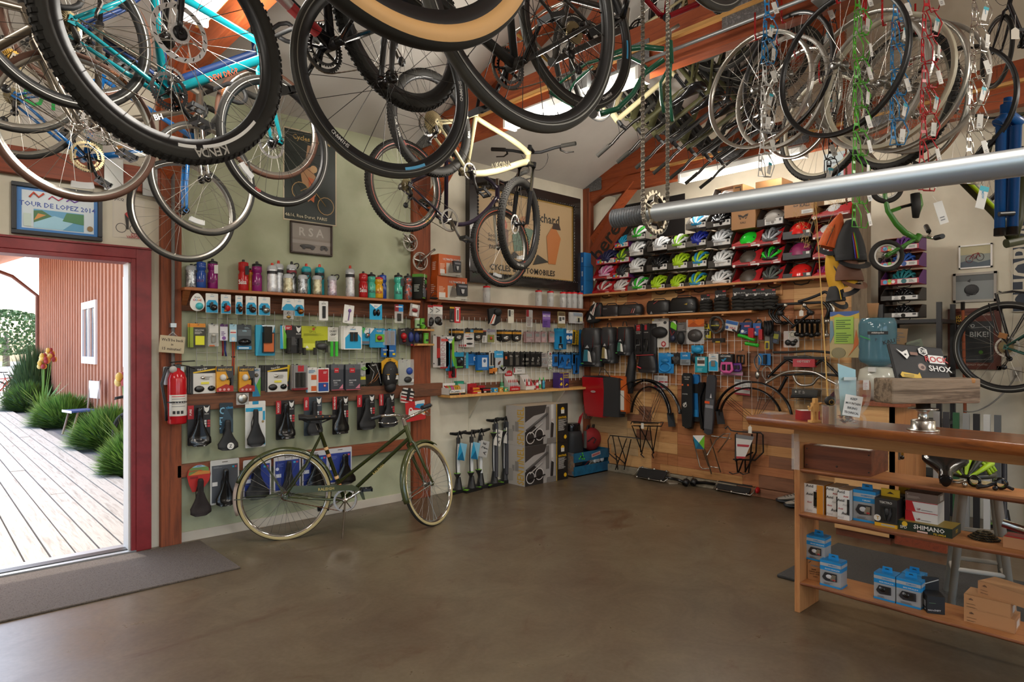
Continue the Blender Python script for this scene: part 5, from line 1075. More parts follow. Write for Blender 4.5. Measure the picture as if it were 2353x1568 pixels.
q((405,635,452,788),'tool_pack','narrow black tool card under the cream wall shelf','tool','#26231f',[('r',0,.9,1,1,'#c8981c'),('T',[(.3,.2),(.6,.7)],.004,'steel'),('l',.2,.08,.8,.18,2,'#c9c0b0')],off=.165,hok=0)
q((452,635,512,795),'tool_pack','narrow red and white tool card beside the black one','tool','#c01f26',[('r',.25,.1,.75,.9,'#e0d8d4'),('T',[(.5,.2),(.5,.8)],.005,'steel'),('r',.1,.93,.9,.97,'white')],off=.165,hok=0)
q((780,640,905,822),'tool_wallet','black and red tool wallet with white label hanging under the shelf','pouch','bmatt',[('p',[(.02,.05),(.4,.1),(.6,.6),(.35,.62)],'#e4e0da'),('p',[(.08,.08),(.2,.1),(.5,.58),(.42,.6)],'#d0502a'),('e',.7,.75,.28,.22,.03,'bmatt')],shp=[(.1,.1),(.5,0),(.9,.2),(1,.85),(.6,1),(0,.9)],d=.03,off=.165,hok=0)
q((988,660,1047,800),'tool_pack','white card with black square and ring drawing under the shelf','tool','#cfcabb',[('r',.1,.5,.45,.95,'#3a3a38'),('T',[(.7+.15*cos(a),.75+.12*sin(a))for a in[i*.7 for i in range(10)]],.0015,'#6a6a66'),('r',.05,.05,.95,.45,'#d8d2c0')],off=.165,hok=0)
q((1172,665,1235,835),'patch_bag','clear bag of small red and grey parts under the shelf','parts pack','cbag',[('r',0,.6,.4,1,'#8a1c24'),('l',.1,.05,.9,.6,9,'#8a7a74')],off=.16,hok=0)
q((1335,680,1412,840),'patch_card','purple repair patch card under the shelf','card','#6a4a92',[('r',0,.5,1,.86,'#8a6ab0'),('t','BIKE ON!',.5,.72,.12,'white'),('r',0,.86,1,1,'#3a2a5a'),('l',.1,.05,.6,.45,4,'#4a3272')],off=.165,hok=0)
q((1485,682,1560,840),'patch_card','tan card with square white label under the shelf','card','#8a7a52',[('r',.1,.25,1,.72,'#d9d6cf'),('r',.2,.4,.5,.65,'#4a4a48'),('r',.6,.48,.9,.66,'#5a5a58'),('r',.1,.75,.9,.95,'#5a4a36')],off=.165,hok=0)
q((1622,690,1740,800),'valve_bag','fan of clear bags with grey labels next to the corner post','parts pack','cbag',[('r',.5,.2,.95,.6,'#c9c0a0'),('r',.55,.1,.7,.5,'#2a2a2a'),('r',.2,.7,.9,.95,'#8a94a0')],off=.14,hok=0,n=3,nl='clear bag fanned out behind the front one by the corner post',ng='fanned clear bags',gap=.01)
def blades(r,label,n,nl):q(r,'brake_pad_card',label,'brake pads','#1b1a19',[('r',0,.66,1,.84,'#d0922a'),('l',.1,.7,.6,.8,2,'#3a2a10'),('r',0,.9,1,.96,'#4a4844'),('e',.5,.3,.3,.22,.012,'steel'),('e',.5,.25,.2,.12,.018,'alloy')],shp=[(.5,0),(.9,.15),(1,.6),(.95,1),(.05,1),(0,.6),(.1,.15)],n=n,nl=nl,gap=.016,grp='brake pad cards on the cream wall grid',yaw=-6)
blades((455,855,540,980),'black and orange brake pad card ahead of the stack at the left end',6,'black and orange brake pad card in the stack at the left end')
q((560,850,645,900),'header_card','black header card with blue edge above the white pad stack','card','#23211f',[('r',.6,.2,.95,.8,'#4a90b8'),('r',0,0,1,.2,'#c8902a')])
q((550,897,645,1038),'brake_pad_card','white brake pad card with red corner ahead of a deep stack','brake pads','#dcd8d2',[('r',0,.85,1,1,'#c9c5be'),('e',.55,.6,.32,.07,.01,'bplas'),('e',.55,.25,.32,.07,.01,'bplas'),('c',.12,.12,.09,'#b8242c'),('l',.1,.75,.8,.82,2,'#b8404a')],n=6,nl='white brake pad card in the deep stack on the upper row',ng='white brake pad cards in the deep stack',gap=.016,yaw=-4)
blades((645,850,735,975),'black and orange brake pad card right of the white stack',2,'black and orange pad card behind the one right of the white stack')
q((728,862,775,992),'cable_card','narrow white and black cable card beside the orange ones','parts pack','#e2ded8',[('r',.1,.55,.9,.85,'#2a2a2a'),('r',.1,.86,.9,.95,'#c83038'),('l',.2,.1,.8,.5,4,'#4a4a4a')])
q((775,860,860,995),'link_bag','clear bag of olive and red fittings on the upper row','parts pack','cbag',[('r',.1,.05,.9,.6,'#8a8a4a'),('r',.3,.2,.7,.5,'#6a6a3a'),('e',.5,.35,.12,.12,.012,'#c84a2a'),('r',0,.8,1,1,'#9a94a0')])
blades((925,865,1020,985),'black and orange brake pad card ahead of the long middle stack',6,'black and orange brake pad card in the long middle stack')
blades((1040,868,1120,985),'black and orange brake pad card just left of the red cards',2,'black and orange pad card behind the one left of the red cards')
for k,(a,b_)in enumerate(((1165,1245),(1258,1310),(1325,1372),(1400,1465))):
 q((a,880,b_,990),'brake_pad_card',('red brake pad card in clear plastic, first of four','red brake pad card in clear plastic, second of four','red brake pad card in clear plastic, third of four','red brake pad card in clear plastic, last of four beside the blue bag')[k],'brake pads','#b01c24',[('b',0,0,1,1,.006,'cbag'),('r',.15,.52,.75,.8,'#55524e'),('r',.15,.86,.9,.96,'#8a141c'),('l',.15,.1,.9,.4,3,'#e0a0a0')],n=2 if k<3 else 1,nl='red brake pad card tucked behind the %s of the red four'%('first','second','third')[min(k,2)],grp='red brake pad cards',yaw=-5)
q((1450,850,1560,1060),'tool_pack','large blue tool card with black grip, above the purple box','tool','#1f86bc',[('r',0,.86,1,1,'#2a9fce'),('y',.45,.3,.62,.011,'bplas'),('r',.3,.04,.7,.26,'#1a1a1c'),('l',.35,.06,.65,.2,3,'white'),('r',.75,0,1,1,'#1a6a98')],d=.02)
q((1560,870,1635,1000),'tool_pack','blue card with two white round patches','tool','#1a5a9a',[('r',0,.78,1,1,'#e0e0de'),('c',.35,.45,.2,'#e6e4de'),('c',.75,.45,.18,'#e6e4de'),('t','PARK',.5,.1,.1,'white')])
q((1637,868,1700,1028),'spoke_wrench','yellow and black tool card near the corner','tool','#c8a01c',[('r',.1,.15,.4,.9,'#2a2820'),('t','WRENCH',.65,.55,.2,'#2a2820',90),('r',0,0,1,.1,'#2a2820')],roll=4)
q((1700,865,1765,1225),'cable_cutter','long blue tool card hanging right beside the corner post','tool','#1d62a0',[('r',.3,.1,.6,.85,'#2a7ab8'),('T',[(.5,.2),(.5,.8)],.006,'#1a4a80'),('r',0,.9,1,1,'#2a86bc')])
q((238,920,312,1240),'hand_pump','white card with red strip and black mini pump, furthest left','pump','#cfc9c4',[('r',.5,.3,.95,.96,'#7a241c'),('r',.5,.28,.95,.6,'#b8302c'),('y',.72,.06,.3,.012,'bplas'),('c',.1,.12,.08,'#4a4a4a')])
q((310,930,398,1250),'hand_pump','white and grey card with red base holding a mini pump','pump','#d0cdca',[('r',0,0,1,.05,'#a82a2c'),('t','AIRBONE',.3,.5,.2,'#b89a9a',90),('l',.2,.1,.6,.3,4,'#a8a4a0'),('r',.1,.85,.9,.92,'#d8504a')])
q((368,930,450,1275),'hand_pump','black and silver mini pump on a blue and green triangle card','pump','#1f9cc4',[('p',[(.5,1),(1,1),(1,.1),(.7,.4)],'#7abf2e'),('p',[(0,1),(1,1),(.5,.75)],'#e4e4e0'),('p',[(0,0),(1,0),(.6,.35)],'#156a94'),('t','MSW',.5,.9,.06,'#2a8ab8')],pts_={'pump_tube':[('y',.5,.02,.62,.0115,'alloy'),('y',.5,.62,.8,.013,'bplas'),('y',.5,.0,.1,.014,'bplas')]})
q((395,1250,470,1345),'screwdriver','black and red handled tool on a red card below the pumps','tool','#b8222a',[('y',.55,.1,1.2,.014,'#1c1a1c'),('e',.55,.3,.22,.25,.02,'gl#2a1c20')])
q((450,1088,545,1250),'tubeless_kit','dark and green blister with a blue header on the lower grid row','tool','#1f2a22',[('r',0,.72,1,1,'#2a94bc'),('p',[(0,0),(.3,0),(.2,.6),(0,.8)],'#4a9a3a'),('e',.55,.4,.25,.2,.02,'bplas'),('c',.75,.55,.12,'#8ab8d0'),('r',.2,.05,.9,.12,'#6ab04a')])
q((540,1090,590,1250),'chain_tool','narrow dark card with pale window right of the green blister','tool','#4a4c50',[('r',.2,.2,.8,.8,'#9aa4a8'),('l',.2,.3,.8,.7,4,'#3a3a3c'),('r',.5,0,1,1,'#2a9cc0')])
def blue(r,label,L=(),**kw):return q(r,'shop_tool',label,'tool','#1a66ac',[('r',0,.86,1,1,'#16181c'),('t','Park Tool',.5,.93,.07,'#4aa0d8'),('l',.1,.06,.9,.16,2,'#5a9ad0')]+list(L),grp='blue tool cards on the cream wall',**kw)
blue((585,1088,700,1218),'wide blue tool card with a small white square, left of the lower row',[('r',.5,.35,.8,.65,'#cfdce8'),('c',.65,.5,.08,'#3a6aa0')],n=2,nl='wide blue tool card behind the one with the white square')
blue((680,1090,795,1268),'blue tool card with tall white label, hanging lower than its neighbour',[('r',.4,.18,.85,.7,'#d4dce4'),('c',.62,.52,.12,'#4a6a94')],n=2,nl='blue tool card behind the one with the tall label',off=.09)
q((672,1225,735,1285),'green_card','small green card edge showing under the blue tool cards','card','#7ab02a',[('r',0,0,1,.2,'#c8b82a')],hok=0)
q((800,1085,860,1310),'glove_pack','narrow white and grey pack with black sticks','parts pack','#c9c2b4',[('r',.2,.4,.5,.95,'#2a2a2c'),('r',.6,.4,.85,.95,'#3a3a3c'),('r',0,.05,1,.25,'#c8742a'),('r',0,.3,.8,.36,'#3a86b0')])
q((850,1075,940,1245),'lube_wipe','light blue and grey card with a brown plug picture','card','#b9bdc0',[('r',0,.6,1,1,'#3f9fd0'),('t','GENUINE',.55,.8,.08,'#d4e8f2'),('p',[(.4,.15),(.6,.2),(.75,.4),(.65,.42),(.4,.3)],'#5a3a30'),('r',.75,.05,.95,.15,'#8a9a50')])
q((800,1245,880,1310),'patch_kit','cream card with orange window and black ring below the blue card','card','#d4cdbc',[('r',.4,.4,1,1,'#d08a3a'),('c',.55,.3,.16,'#3a3a3a'),('c',.55,.3,.08,'#d4cdbc')],hok=0)
BLK='black tube and glove packs on the cream wall'
for k,(a,b_,w_)in enumerate(((940,985,''),(985,1040,'GRIP'),(1045,1105,'GRIP'),(1110,1160,'X'),(1145,1200,'ESI'),(1205,1255,'ESI'),(1255,1318,'FLY'))):
 q((a,1085,b_,1232),'inner_pack',('black pack with orange mark, first in the black row','black pack with grey window, second in the black row','black pack with grey window, third in the black row','plain black pack, fourth in the black row','black pack with white ring print, fifth in the black row','black pack with white block print, sixth in the black row','black pack with slanted lettering, last in the black row')[k],'pack','#191817',[('r',.1,.86,.9,.94,'#3a3836')]+([('r',.3,.5,.7,.7,'#c85a2a')]if k==0 else[('r',.25,.1,.75,.6,'#57534c'),('l',.2,.65,.8,.82,3,'#b9b4aa')]if k in(1,2)else[('t',w_,.5,.5,.16,'#b9b4aa',70 if k>4 else 0),('l',.2,.15,.8,.3,3,'#8a857c')]),d=.014,grp=BLK,n=2 if k in(2,4)else 1,nl='black pack tucked behind the %s one of the black row'%('third' if k==2 else 'fifth'))
q((895,1228,975,1300),'patch_bag','clear bag with a curled dark part below the black row','parts pack','cbag',[('T',[(.2,.8),(.5,.4),(.8,.8)],.008,'bglos')])
q((1045,1230,1160,1305),'notice_card','small handwritten white notice clipped under the black row','notice','#dcd9d2',[('t','Sorry, No',.5,.75,.16,'#3a3a3c'),('t','Restrooms',.5,.4,.14,'#4a4a4c'),('r',.02,.2,.1,.8,'#a82a30')],hok=0,off=.04)
q((1318,1095,1385,1237),'cartridge_bag','bag of small copper cartridges on a grey card','parts pack','#a49c98',[('l',.1,.75,.9,.95,2,'#4a4a4c'),('T',[(.2,.3),(.4,.5)],.005,'me#a85a3a'),('T',[(.5,.25),(.7,.5)],.005,'me#a85a3a'),('T',[(.7,.2),(.8,.4)],.005,'me#a85a3a'),('b',.1,.1,.9,.65,.012,'cbag')])
q((1392,1085,1430,1262),'sealant_tube','slim white tube pack with red tip near the blue tools','tube','#dcdad4',[('r',.3,.8,.7,.95,'#b02a30'),('t','SUPER',.5,.45,.3,'#8a8a86',90),('r',.2,.05,.8,.12,'#5a8a4a')])
for k,(r,ex)in enumerate((((1430,1088,1500,1230),[('b',.3,.3,.7,.7,.01,'steel')]),((1490,1088,1550,1245),[('T',[(.3,.3),(.6,.7),(.8,.4)],.006,'bplas')]),((1550,1090,1625,1255),[('T',[(.35,.5),(.5,.62),(.65,.5),(.5,.36),(.35,.5),(.3,.2)],.006,'alloy')]),((1618,1090,1660,1220),[('r',.4,.2,.6,.8,'#2a2a2c')]),((1640,1088,1700,1305),[('T',[(.5,.15),(.5,.75)],.007,'bplas'),('r',.3,.05,.7,.15,'#16181c')]))):
 blue(r,('blue tool card with steel block, first of the right-hand blue row','blue tool card with black lever, second of the right-hand blue row','blue tool card with silver key, third of the right-hand blue row','narrow blue tool card, fourth of the right-hand blue row','longest blue tool card, last of the right-hand blue row')[k],ex)
ZS=1.005
def onsh(u,y):return oA(940+u/4.357,560+1450/4.357,y).x
t=thg('display_box','white display box of coloured tire levers at the left end of the light shelf','box',T(onsh(445,-.13),-.12,ZS))
mb=MB();w,h,d=.20,.07,.15
mb.box(-w/2,w/2,-d/2,d/2,0,.004,'white');mb.box(-w/2,w/2,-d/2,-d/2+.003,0,h*.75,'white');mb.box(-w/2,-w/2+.003,-d/2,d/2,0,h,'white');mb.box(w/2-.003,w/2,-d/2,d/2,0,h*1.5,'white');mb.box(-w/2,w/2,d/2-.003,d/2,0,h*1.6,'white')
mb.rect(-w/2,0,w/2,h*.26,-d/2-.001,'#2a2420');mb.rect(-w/2,h*.26,w/2,h*.31,-d/2-.001,'#d0a02a');mb.text('Tire Levers',-.035,h*.54,.026,-d/2-.001,'#3a3a3c',w=.12);mb.lns(.03,.09,h*.36,h*.7,4,-d/2-.001,'#c9c5bc');mb.disc(.03,h*.13,.008,-d/2-.002,'#c8383a',10);mb.bd('carton',t,bevel=0)
for i,c in enumerate(('#c8382e','#d9602a','#6ab03a','#d04a8a','#d04a8a','#dca21c','#dca21c','#e0a81c','#dca21c')):
 x=-w/2+.014+i*.021;MB().tube([(x,-.03,.01),(x+.004,.0,.075),(x+.004,.035,.088)],.008,c,6,flat=.6).bd('tire_lever',t)
def sbox(u,y,w,d,h,label,c,front=(),name='carton',cat='box',rz=0,**kw):return bx((onsh(u,y),y,ZS),w,d,h,name,label,cat,c,rz,front,**kw)
sbox(500,-.055,.09,.05,.13,'teal box standing behind the tire lever display','#1f8a6c',[('r',.1,.7,.9,.9,'#3aa486')])
sbox(580,-.06,.05,.05,.11,'cream folded card standing behind the red patch tins','#d8d4c4')
G3='red patch kits on the light shelf'
for k,(u,y,w,d,h,z,lb,fr)in enumerate(((655,-.14,.12,.08,.035,0,'red and yellow patch kit box lying at the front',[('r',.1,.55,.95,.9,'#d8a82a'),('r',.55,.1,.95,.45,'#e4d4c4')]),(655,-.12,.10,.06,.03,.036,'yellow-labelled patch kit stacked on the front one',[('r',.05,.2,.9,.8,'#d8962a')]),(620,-.08,.11,.05,.10,0,'rounded red patch kit standing at the back',[('c',.5,.6,.28,'#a8242a'),('r',.1,.1,.9,.3,'#d8c02a')]),(712,-.08,.09,.05,.075,0,'red tin with black hinge marks standing at the back',[('r',.15,.55,.35,.7,'#2a1a1a'),('r',.6,.55,.8,.7,'#2a1a1a'),('t','SCABS',.5,.3,.2,'white')]),(757,-.13,.10,.07,.05,0,'black and red open tin of patches',[('r',0,.5,1,.8,'#b02a2a'),('r',.1,.1,.4,.4,'#c9c0b4')]))):
 bx((onsh(u,y),y,ZS+z),w,d,h,'patch_kit',lb,'box','#b01f26' if k!=4 else '#241c1c',0,fr,grp=G3)
for k,(u,c)in enumerate(((795,'#3a8ab0'),(850,'#3a9ac8'),(905,'#c88a2a'),(955,'#4a9a6a'))):
 sbox(u,-.13,.055,.06,.045,('small blue comic-print box, leftmost of four at the shelf front','small blue comic-print box, second of four at the shelf front','small orange comic-print box, third of four at the shelf front','small green comic-print box, last of four at the shelf front')[k],c,[('l',.1,.2,.9,.8,4,'white'),('e',.4,.5,.2,.2,.004,'#e0c83a'),('c',.7,.5,.12,'#2a2a2a')],grp='small printed boxes on the light shelf')
def vial(x,y,z,r,h,c,capc,label,grp='oil and lube bottles on the light shelf',band=None):
 t=thg('oil_bottle',label,'bottle',T(x,y,z),grp);mb=MB();mb.lth([(0,0),(r,0),(r,h*.62),(r*.45,h*.72),(r*.45,h*.76)],c,14)
 if band:mb.lth([(r*1.02,h*.12),(r*1.02,h*.42)],band,14)
 mb.bd('bottle_body',t);MB().lth([(r*.5,h*.74),(r*.4,h*.9),(r*.15,h),(0,h)],capc,10).bd('nozzle_cap',t)
vial(onsh(928,-.1),-.10,ZS,.022,.14,'gl#2f7a4a','#9ab8a0','green bottle standing left of the white oil display',band='#8ac09a')
def dsp(u,w,label,n,c,head):
 x0=onsh(u,-.1);t=thg('display_box',label,'box',T(x0,-.1,ZS));mb=MB()
 mb.box(-w/2,w/2,-.05,.05,0,.004,'white');mb.box(-w/2,w/2,-.05,-.047,0,.045,c);mb.box(-w/2,w/2,.047,.05,0,.17,'#dcd4cc');mb.add([(-w/2,-.05,0),(-w/2,.05,0),(-w/2,.05,.17),(-w/2,-.05,.05)],[(0,1,2,3)],'#dcd4cc');mb.add([(w/2,-.05,0),(w/2,.05,0),(w/2,.05,.17),(w/2,-.05,.05)],[(0,1,2,3)],'#dcd4cc')
 if head:mb.add([(-w*.4,.046,.16),(w*.3,.046,.16),(w*.3,.046,.21),(0,.046,.225),(-w*.4,.046,.2)],[(0,1,2,3,4)],'#b8222a');mb.text('CLEAR',-.01,.185,.02,.044,'white',w=w*.5)
 mb.text('DUMONDE',0,.022,.015,-.051,'white',w=w*.8);mb.bd('carton',t)
 for i in range(n):
  x=x0-w/2+w*(i+.5)/n
  vial(x,-.115,ZS+.005,.013,.12,'frostb' if head else('gl#b8242c' if i%2 else '#dcdad6'),'#b8242a' if head or i%2 else '#2a2a2c',('white oil bottle with red nozzle in the red-headed display' if head else 'thin red or white oil bottle in the plain white display'),'oil bottles in the %s display'%('red-headed' if head else 'plain'),band='#c9585c')
dsp(1030,.15,'white display box with red header card holding little oil bottles',5,'#b8222a',1)
dsp(1180,.13,'plain white display box of thin oil bottles',4,'#dcd8d2',0)
for k,(u,y,c,cc,bd)in enumerate(((1262,-.12,'gl#b8242c','#8a1c22','#e0d8d4'),(1283,-.15,'#dcdad6','#b8242a','#b8242a'),(1308,-.11,'#d9d9d4','#3fae4a','#4aa85a'),(1346,-.11,'gl#2a8aa8','#3fae4a','#3a9ab8'))):
 vial(onsh(u,y),y,ZS,.017,.135 if k>1 else.11,c,cc,('slim red oil bottle right of the plain display','short white and red oil bottle standing in front of the slim one','white bottle with green cap beside the teal one','teal bottle with green cap nearest the purple box')[k],band=bd)
sbox(1520,-.10,.165,.10,.18,'purple and yellow snack bar box, the last on the light shelf','#3f2a72',[('r',.42,0,.46,1,'#d8b82a'),('p',[(.05,.6),(.2,.7),(.35,.55),(.2,.5)],'#d8c02a'),('p',[(.05,.25),(.25,.4),(.35,.2),(.15,.15)],'#d8c02a'),('t','HONEY',.73,.82,.1,'#e0c83a'),('t','STINGER',.73,.68,.1,'#e0c83a'),('p',[(.5,.1),(.7,.4),(.95,.3),(.98,.1)],'#2a1a4a'),('p',[(.55,.12),(.75,.3),(.9,.2)],'#d8b02a'),('r',0,.97,1,1,'#d8b82a')])
# helmets on the long shelf of the back wall
ZH=2.128
sb=thg('wall_shelf','long light shelf of the board wall carrying the helmet boxes','shelf',T(0,0,ZH));MB().box(-.19,.16,-3.1,.02,-.022,0,'shelfB').bd('shelf_board',sb,bevel=.002)
for y in(-.5,-1.5,-2.5):MB().box(-.16,-.005,y-.012,y+.012,-.04,-.022,'shelfB').box(-.03,-.005,y-.012,y+.012,-.14,-.04,'shelfB').bd('bracket',sb)
sb2=thg('wall_shelf','shorter light shelf of the board wall holding bags and tires','shelf',T(0,0,1.845));MB().box(-.17,-.02,-2.27,-.3,-.022,0,'shelfB').bd('shelf_board',sb2,bevel=.002)
for y in(-.5,-1.25,-1.95):MB().box(-.15,-.02,y-.012,y+.012,-.04,-.022,'shelfB').bd('bracket',sb2)
def hlm(c,c2,style):
 def f():
  mb=MB()
  if style=='round':
   mb.ell(0,0,0,.10,.125,.105,c,22,9,lo=0)
   for k in(-1,1):mb.ell(k*.05,-.085,.045,.012,.008,.007,'#1a1a1a',8,5);mb.ell(k*.04,-.03,.1,.006,.02,.004,'#1a1a1a',8,5)
   mb.lth([(.101,0),(.101,.008)],'#1a1a1a',20)
   return mb.mesh('shell')
  mb.ell(0,0,0,.084,.118,.084,'#1c1c1e',18,7,lo=0)
  for k in range(-2,3):
   pts=[];a=k*.46
   for i in range(11):
    t=.08+(pi-.16)*i/10;pts.append((.095*sin(a)*sin(t)**.6,-.128*cos(t),.012+.092*cos(a)*sin(t)))
   mb.tube(pts,[.010+.010*sin(pi*i/10)for i in range(11)],c if k%2==0 or not c2 else c2,7,flat=.75)
  for i in range(3):
   yy=-.06+.06*i;mb.tube([(-.09,yy,.025),(-.06,yy+.01,.075),(0,yy+.015,.1),(.06,yy+.01,.075),(.09,yy,.025)],.009,c,6)
  mb.tube([(.092*cos(t),.125*sin(t),.012)for t in[2*pi*i/20 for i in range(20)]],.014,c2 or c,7,clo=1)
  return mb.mesh('shell')
 return cch(('helmet',c,c2,style),f)
CARD='#8a6244'
def hbox(r,style,label,hc,hc2=None,hstyle='road',hl=None,cr=4,x=-.12,zbase=None,depth=.22,word=''):
 """open display carton with a helmet inside it; the helmet is its own thing"""
 ox,oy,s=CR[cr]if cr else(0,0,1);u0,v0,u1,v1=ox+r[0]/s,oy+r[1]/s,ox+r[2]/s,oy+r[3]/s
 a=oB(u0,v1,x);b_=oB(u1,v1,x);tp=oB((u0+u1)/2,v0,x);w=(a.y-b_.y)*.985;h=(tp.z-a.z)*1.06;z0=a.z if zbase is None else zbase
 t=thg('helmet_box',label,'box',T(x+depth/2,(a.y+b_.y)/2,(a.z+b_.z)/2,RB),'helmet boxes stacked on the long shelf')
 out={'dark':'#3a3632','grey':'#6a6660','red':'#a81a20','black':'#2c2c2d','kids':'#c23a4e','kraft':'#9a6e44'}[style];ins=CARD if style!='red' else '#6a4a36';e=.0025
 mb=MB();hf=h*(.36 if style not in('red',)else.22);D=depth
 mb.box(-w/2,w/2,-D/2,D/2,0,e,out);mb.box(-w/2,w/2,D/2-e,D/2,0,h,ins)
 mb.box(-w/2,w/2,-D/2,-D/2+e,0,hf,out)
 for sx in(-1,1):
  xa,xb=(sx*w/2,sx*(w/2-e))
  pts=[(-D/2,0),(D/2,0),(D/2,h),(-D/2+D*.45,h),(-D/2,hf)]if style!='kids' else[(-D/2,0),(D/2,0),(D/2,h),(-D/2+D*.6,h),(-D/2,hf)]
  mb.add([(xa,p,q_)for p,q_ in pts]+[(xb,p,q_)for p,q_ in pts],[(0,1,2,3,4),(9,8,7,6,5),(0,5,6,1),(3,8,9,4),(2,7,8,3)],out if style!='kids' else '#5a2a6a')
 mb.box(-w/2,w/2,-D/2+D*.45,D/2,h-e,h,ins if style!='kids' else '#c85a2a')
 mb.X=T(0,0,hf)
 if style=='red':
  ops(mb,w,hf,-D/2,[('r',.0,.42,1,.46,'#e0c8c8'),('t','LAZER',.78,.75,.34,'white'),('r',.02,.05,.6,.32,'#241a1a'),('c',.08,.18,.05,'white'),('r',.7,.06,.96,.38,'#dcd8d4')])
  mb.X=None;f2=[(-w/2,hf),(w/2,hf),(w/2,h*.98)]
  mb.add([(-w/2,-D/2+e,hf),(w/2,-D/2+e,hf),(w/2-.002,-D/2+D*.42,h*.97)],[(0,1,2)],out)
 elif style=='kids':ops(mb,w,hf,-D/2,[('c',.12,.5,.06,'#3f9fd0'),('c',.24,.3,.05,'#dca21c'),('c',.24,.72,.05,'#6ab03a'),('c',.34,.5,.05,'white'),('r',.45,.1,.96,.9,'#dcdad4'),('c',.62,.5,.07,hc),('l',.75,.3,.92,.8,3,'#5a5a5c')])
 elif style=='black':ops(mb,w,hf,-D/2,[('t',word or 'FLIGHT',.45,.5,.22,'#3d3d3f'),('r',.84,.6,.96,.95,'#dcdad4')])
 elif style!='kraft':ops(mb,w,hf,-D/2,[('r',.3 if style=='dark' else.66,.1,.97,.94,'#dcdad6'),('t','KALI',.42 if style=='dark' else.76,.74,.22,'#2a2a2c'),('c',.6,.42,.06,hc if hc!='white' else '#8a9aa0'),('r',.84,.5,.93,.85,'#4a4a4c'),('l',.36,.2,.54,.5,3,'#8a8a8c')])
 mb.X=None;mb.bd('carton',t)
 if hc:
  k=min(1.0,w/.235,(h)/.17);k=max(.5,k)*1.22;H=thg('cycling_helmet','helmet in the '+label,'helmet',T(x+depth*.46,(a.y+b_.y)/2-w*.03,(a.z+b_.z)/2+h*.2,RB)@MD((min(k,w*4.6),k*.74,min(k,h*8.2),1)),'helmets in their boxes')
  link(hlm(hc,hc2,hstyle),'shell',H);MB().tube([(-.08,0,0),(-.05,-.02,-.05),(0,-.03,-.06),(.05,-.02,-.05),(.08,0,0)],.004,'#1c1c1e',5).bd('chin_strap',H)
 return t
LM='#9fc41c';WH='#d4d6d6';GN='#2fae2e'
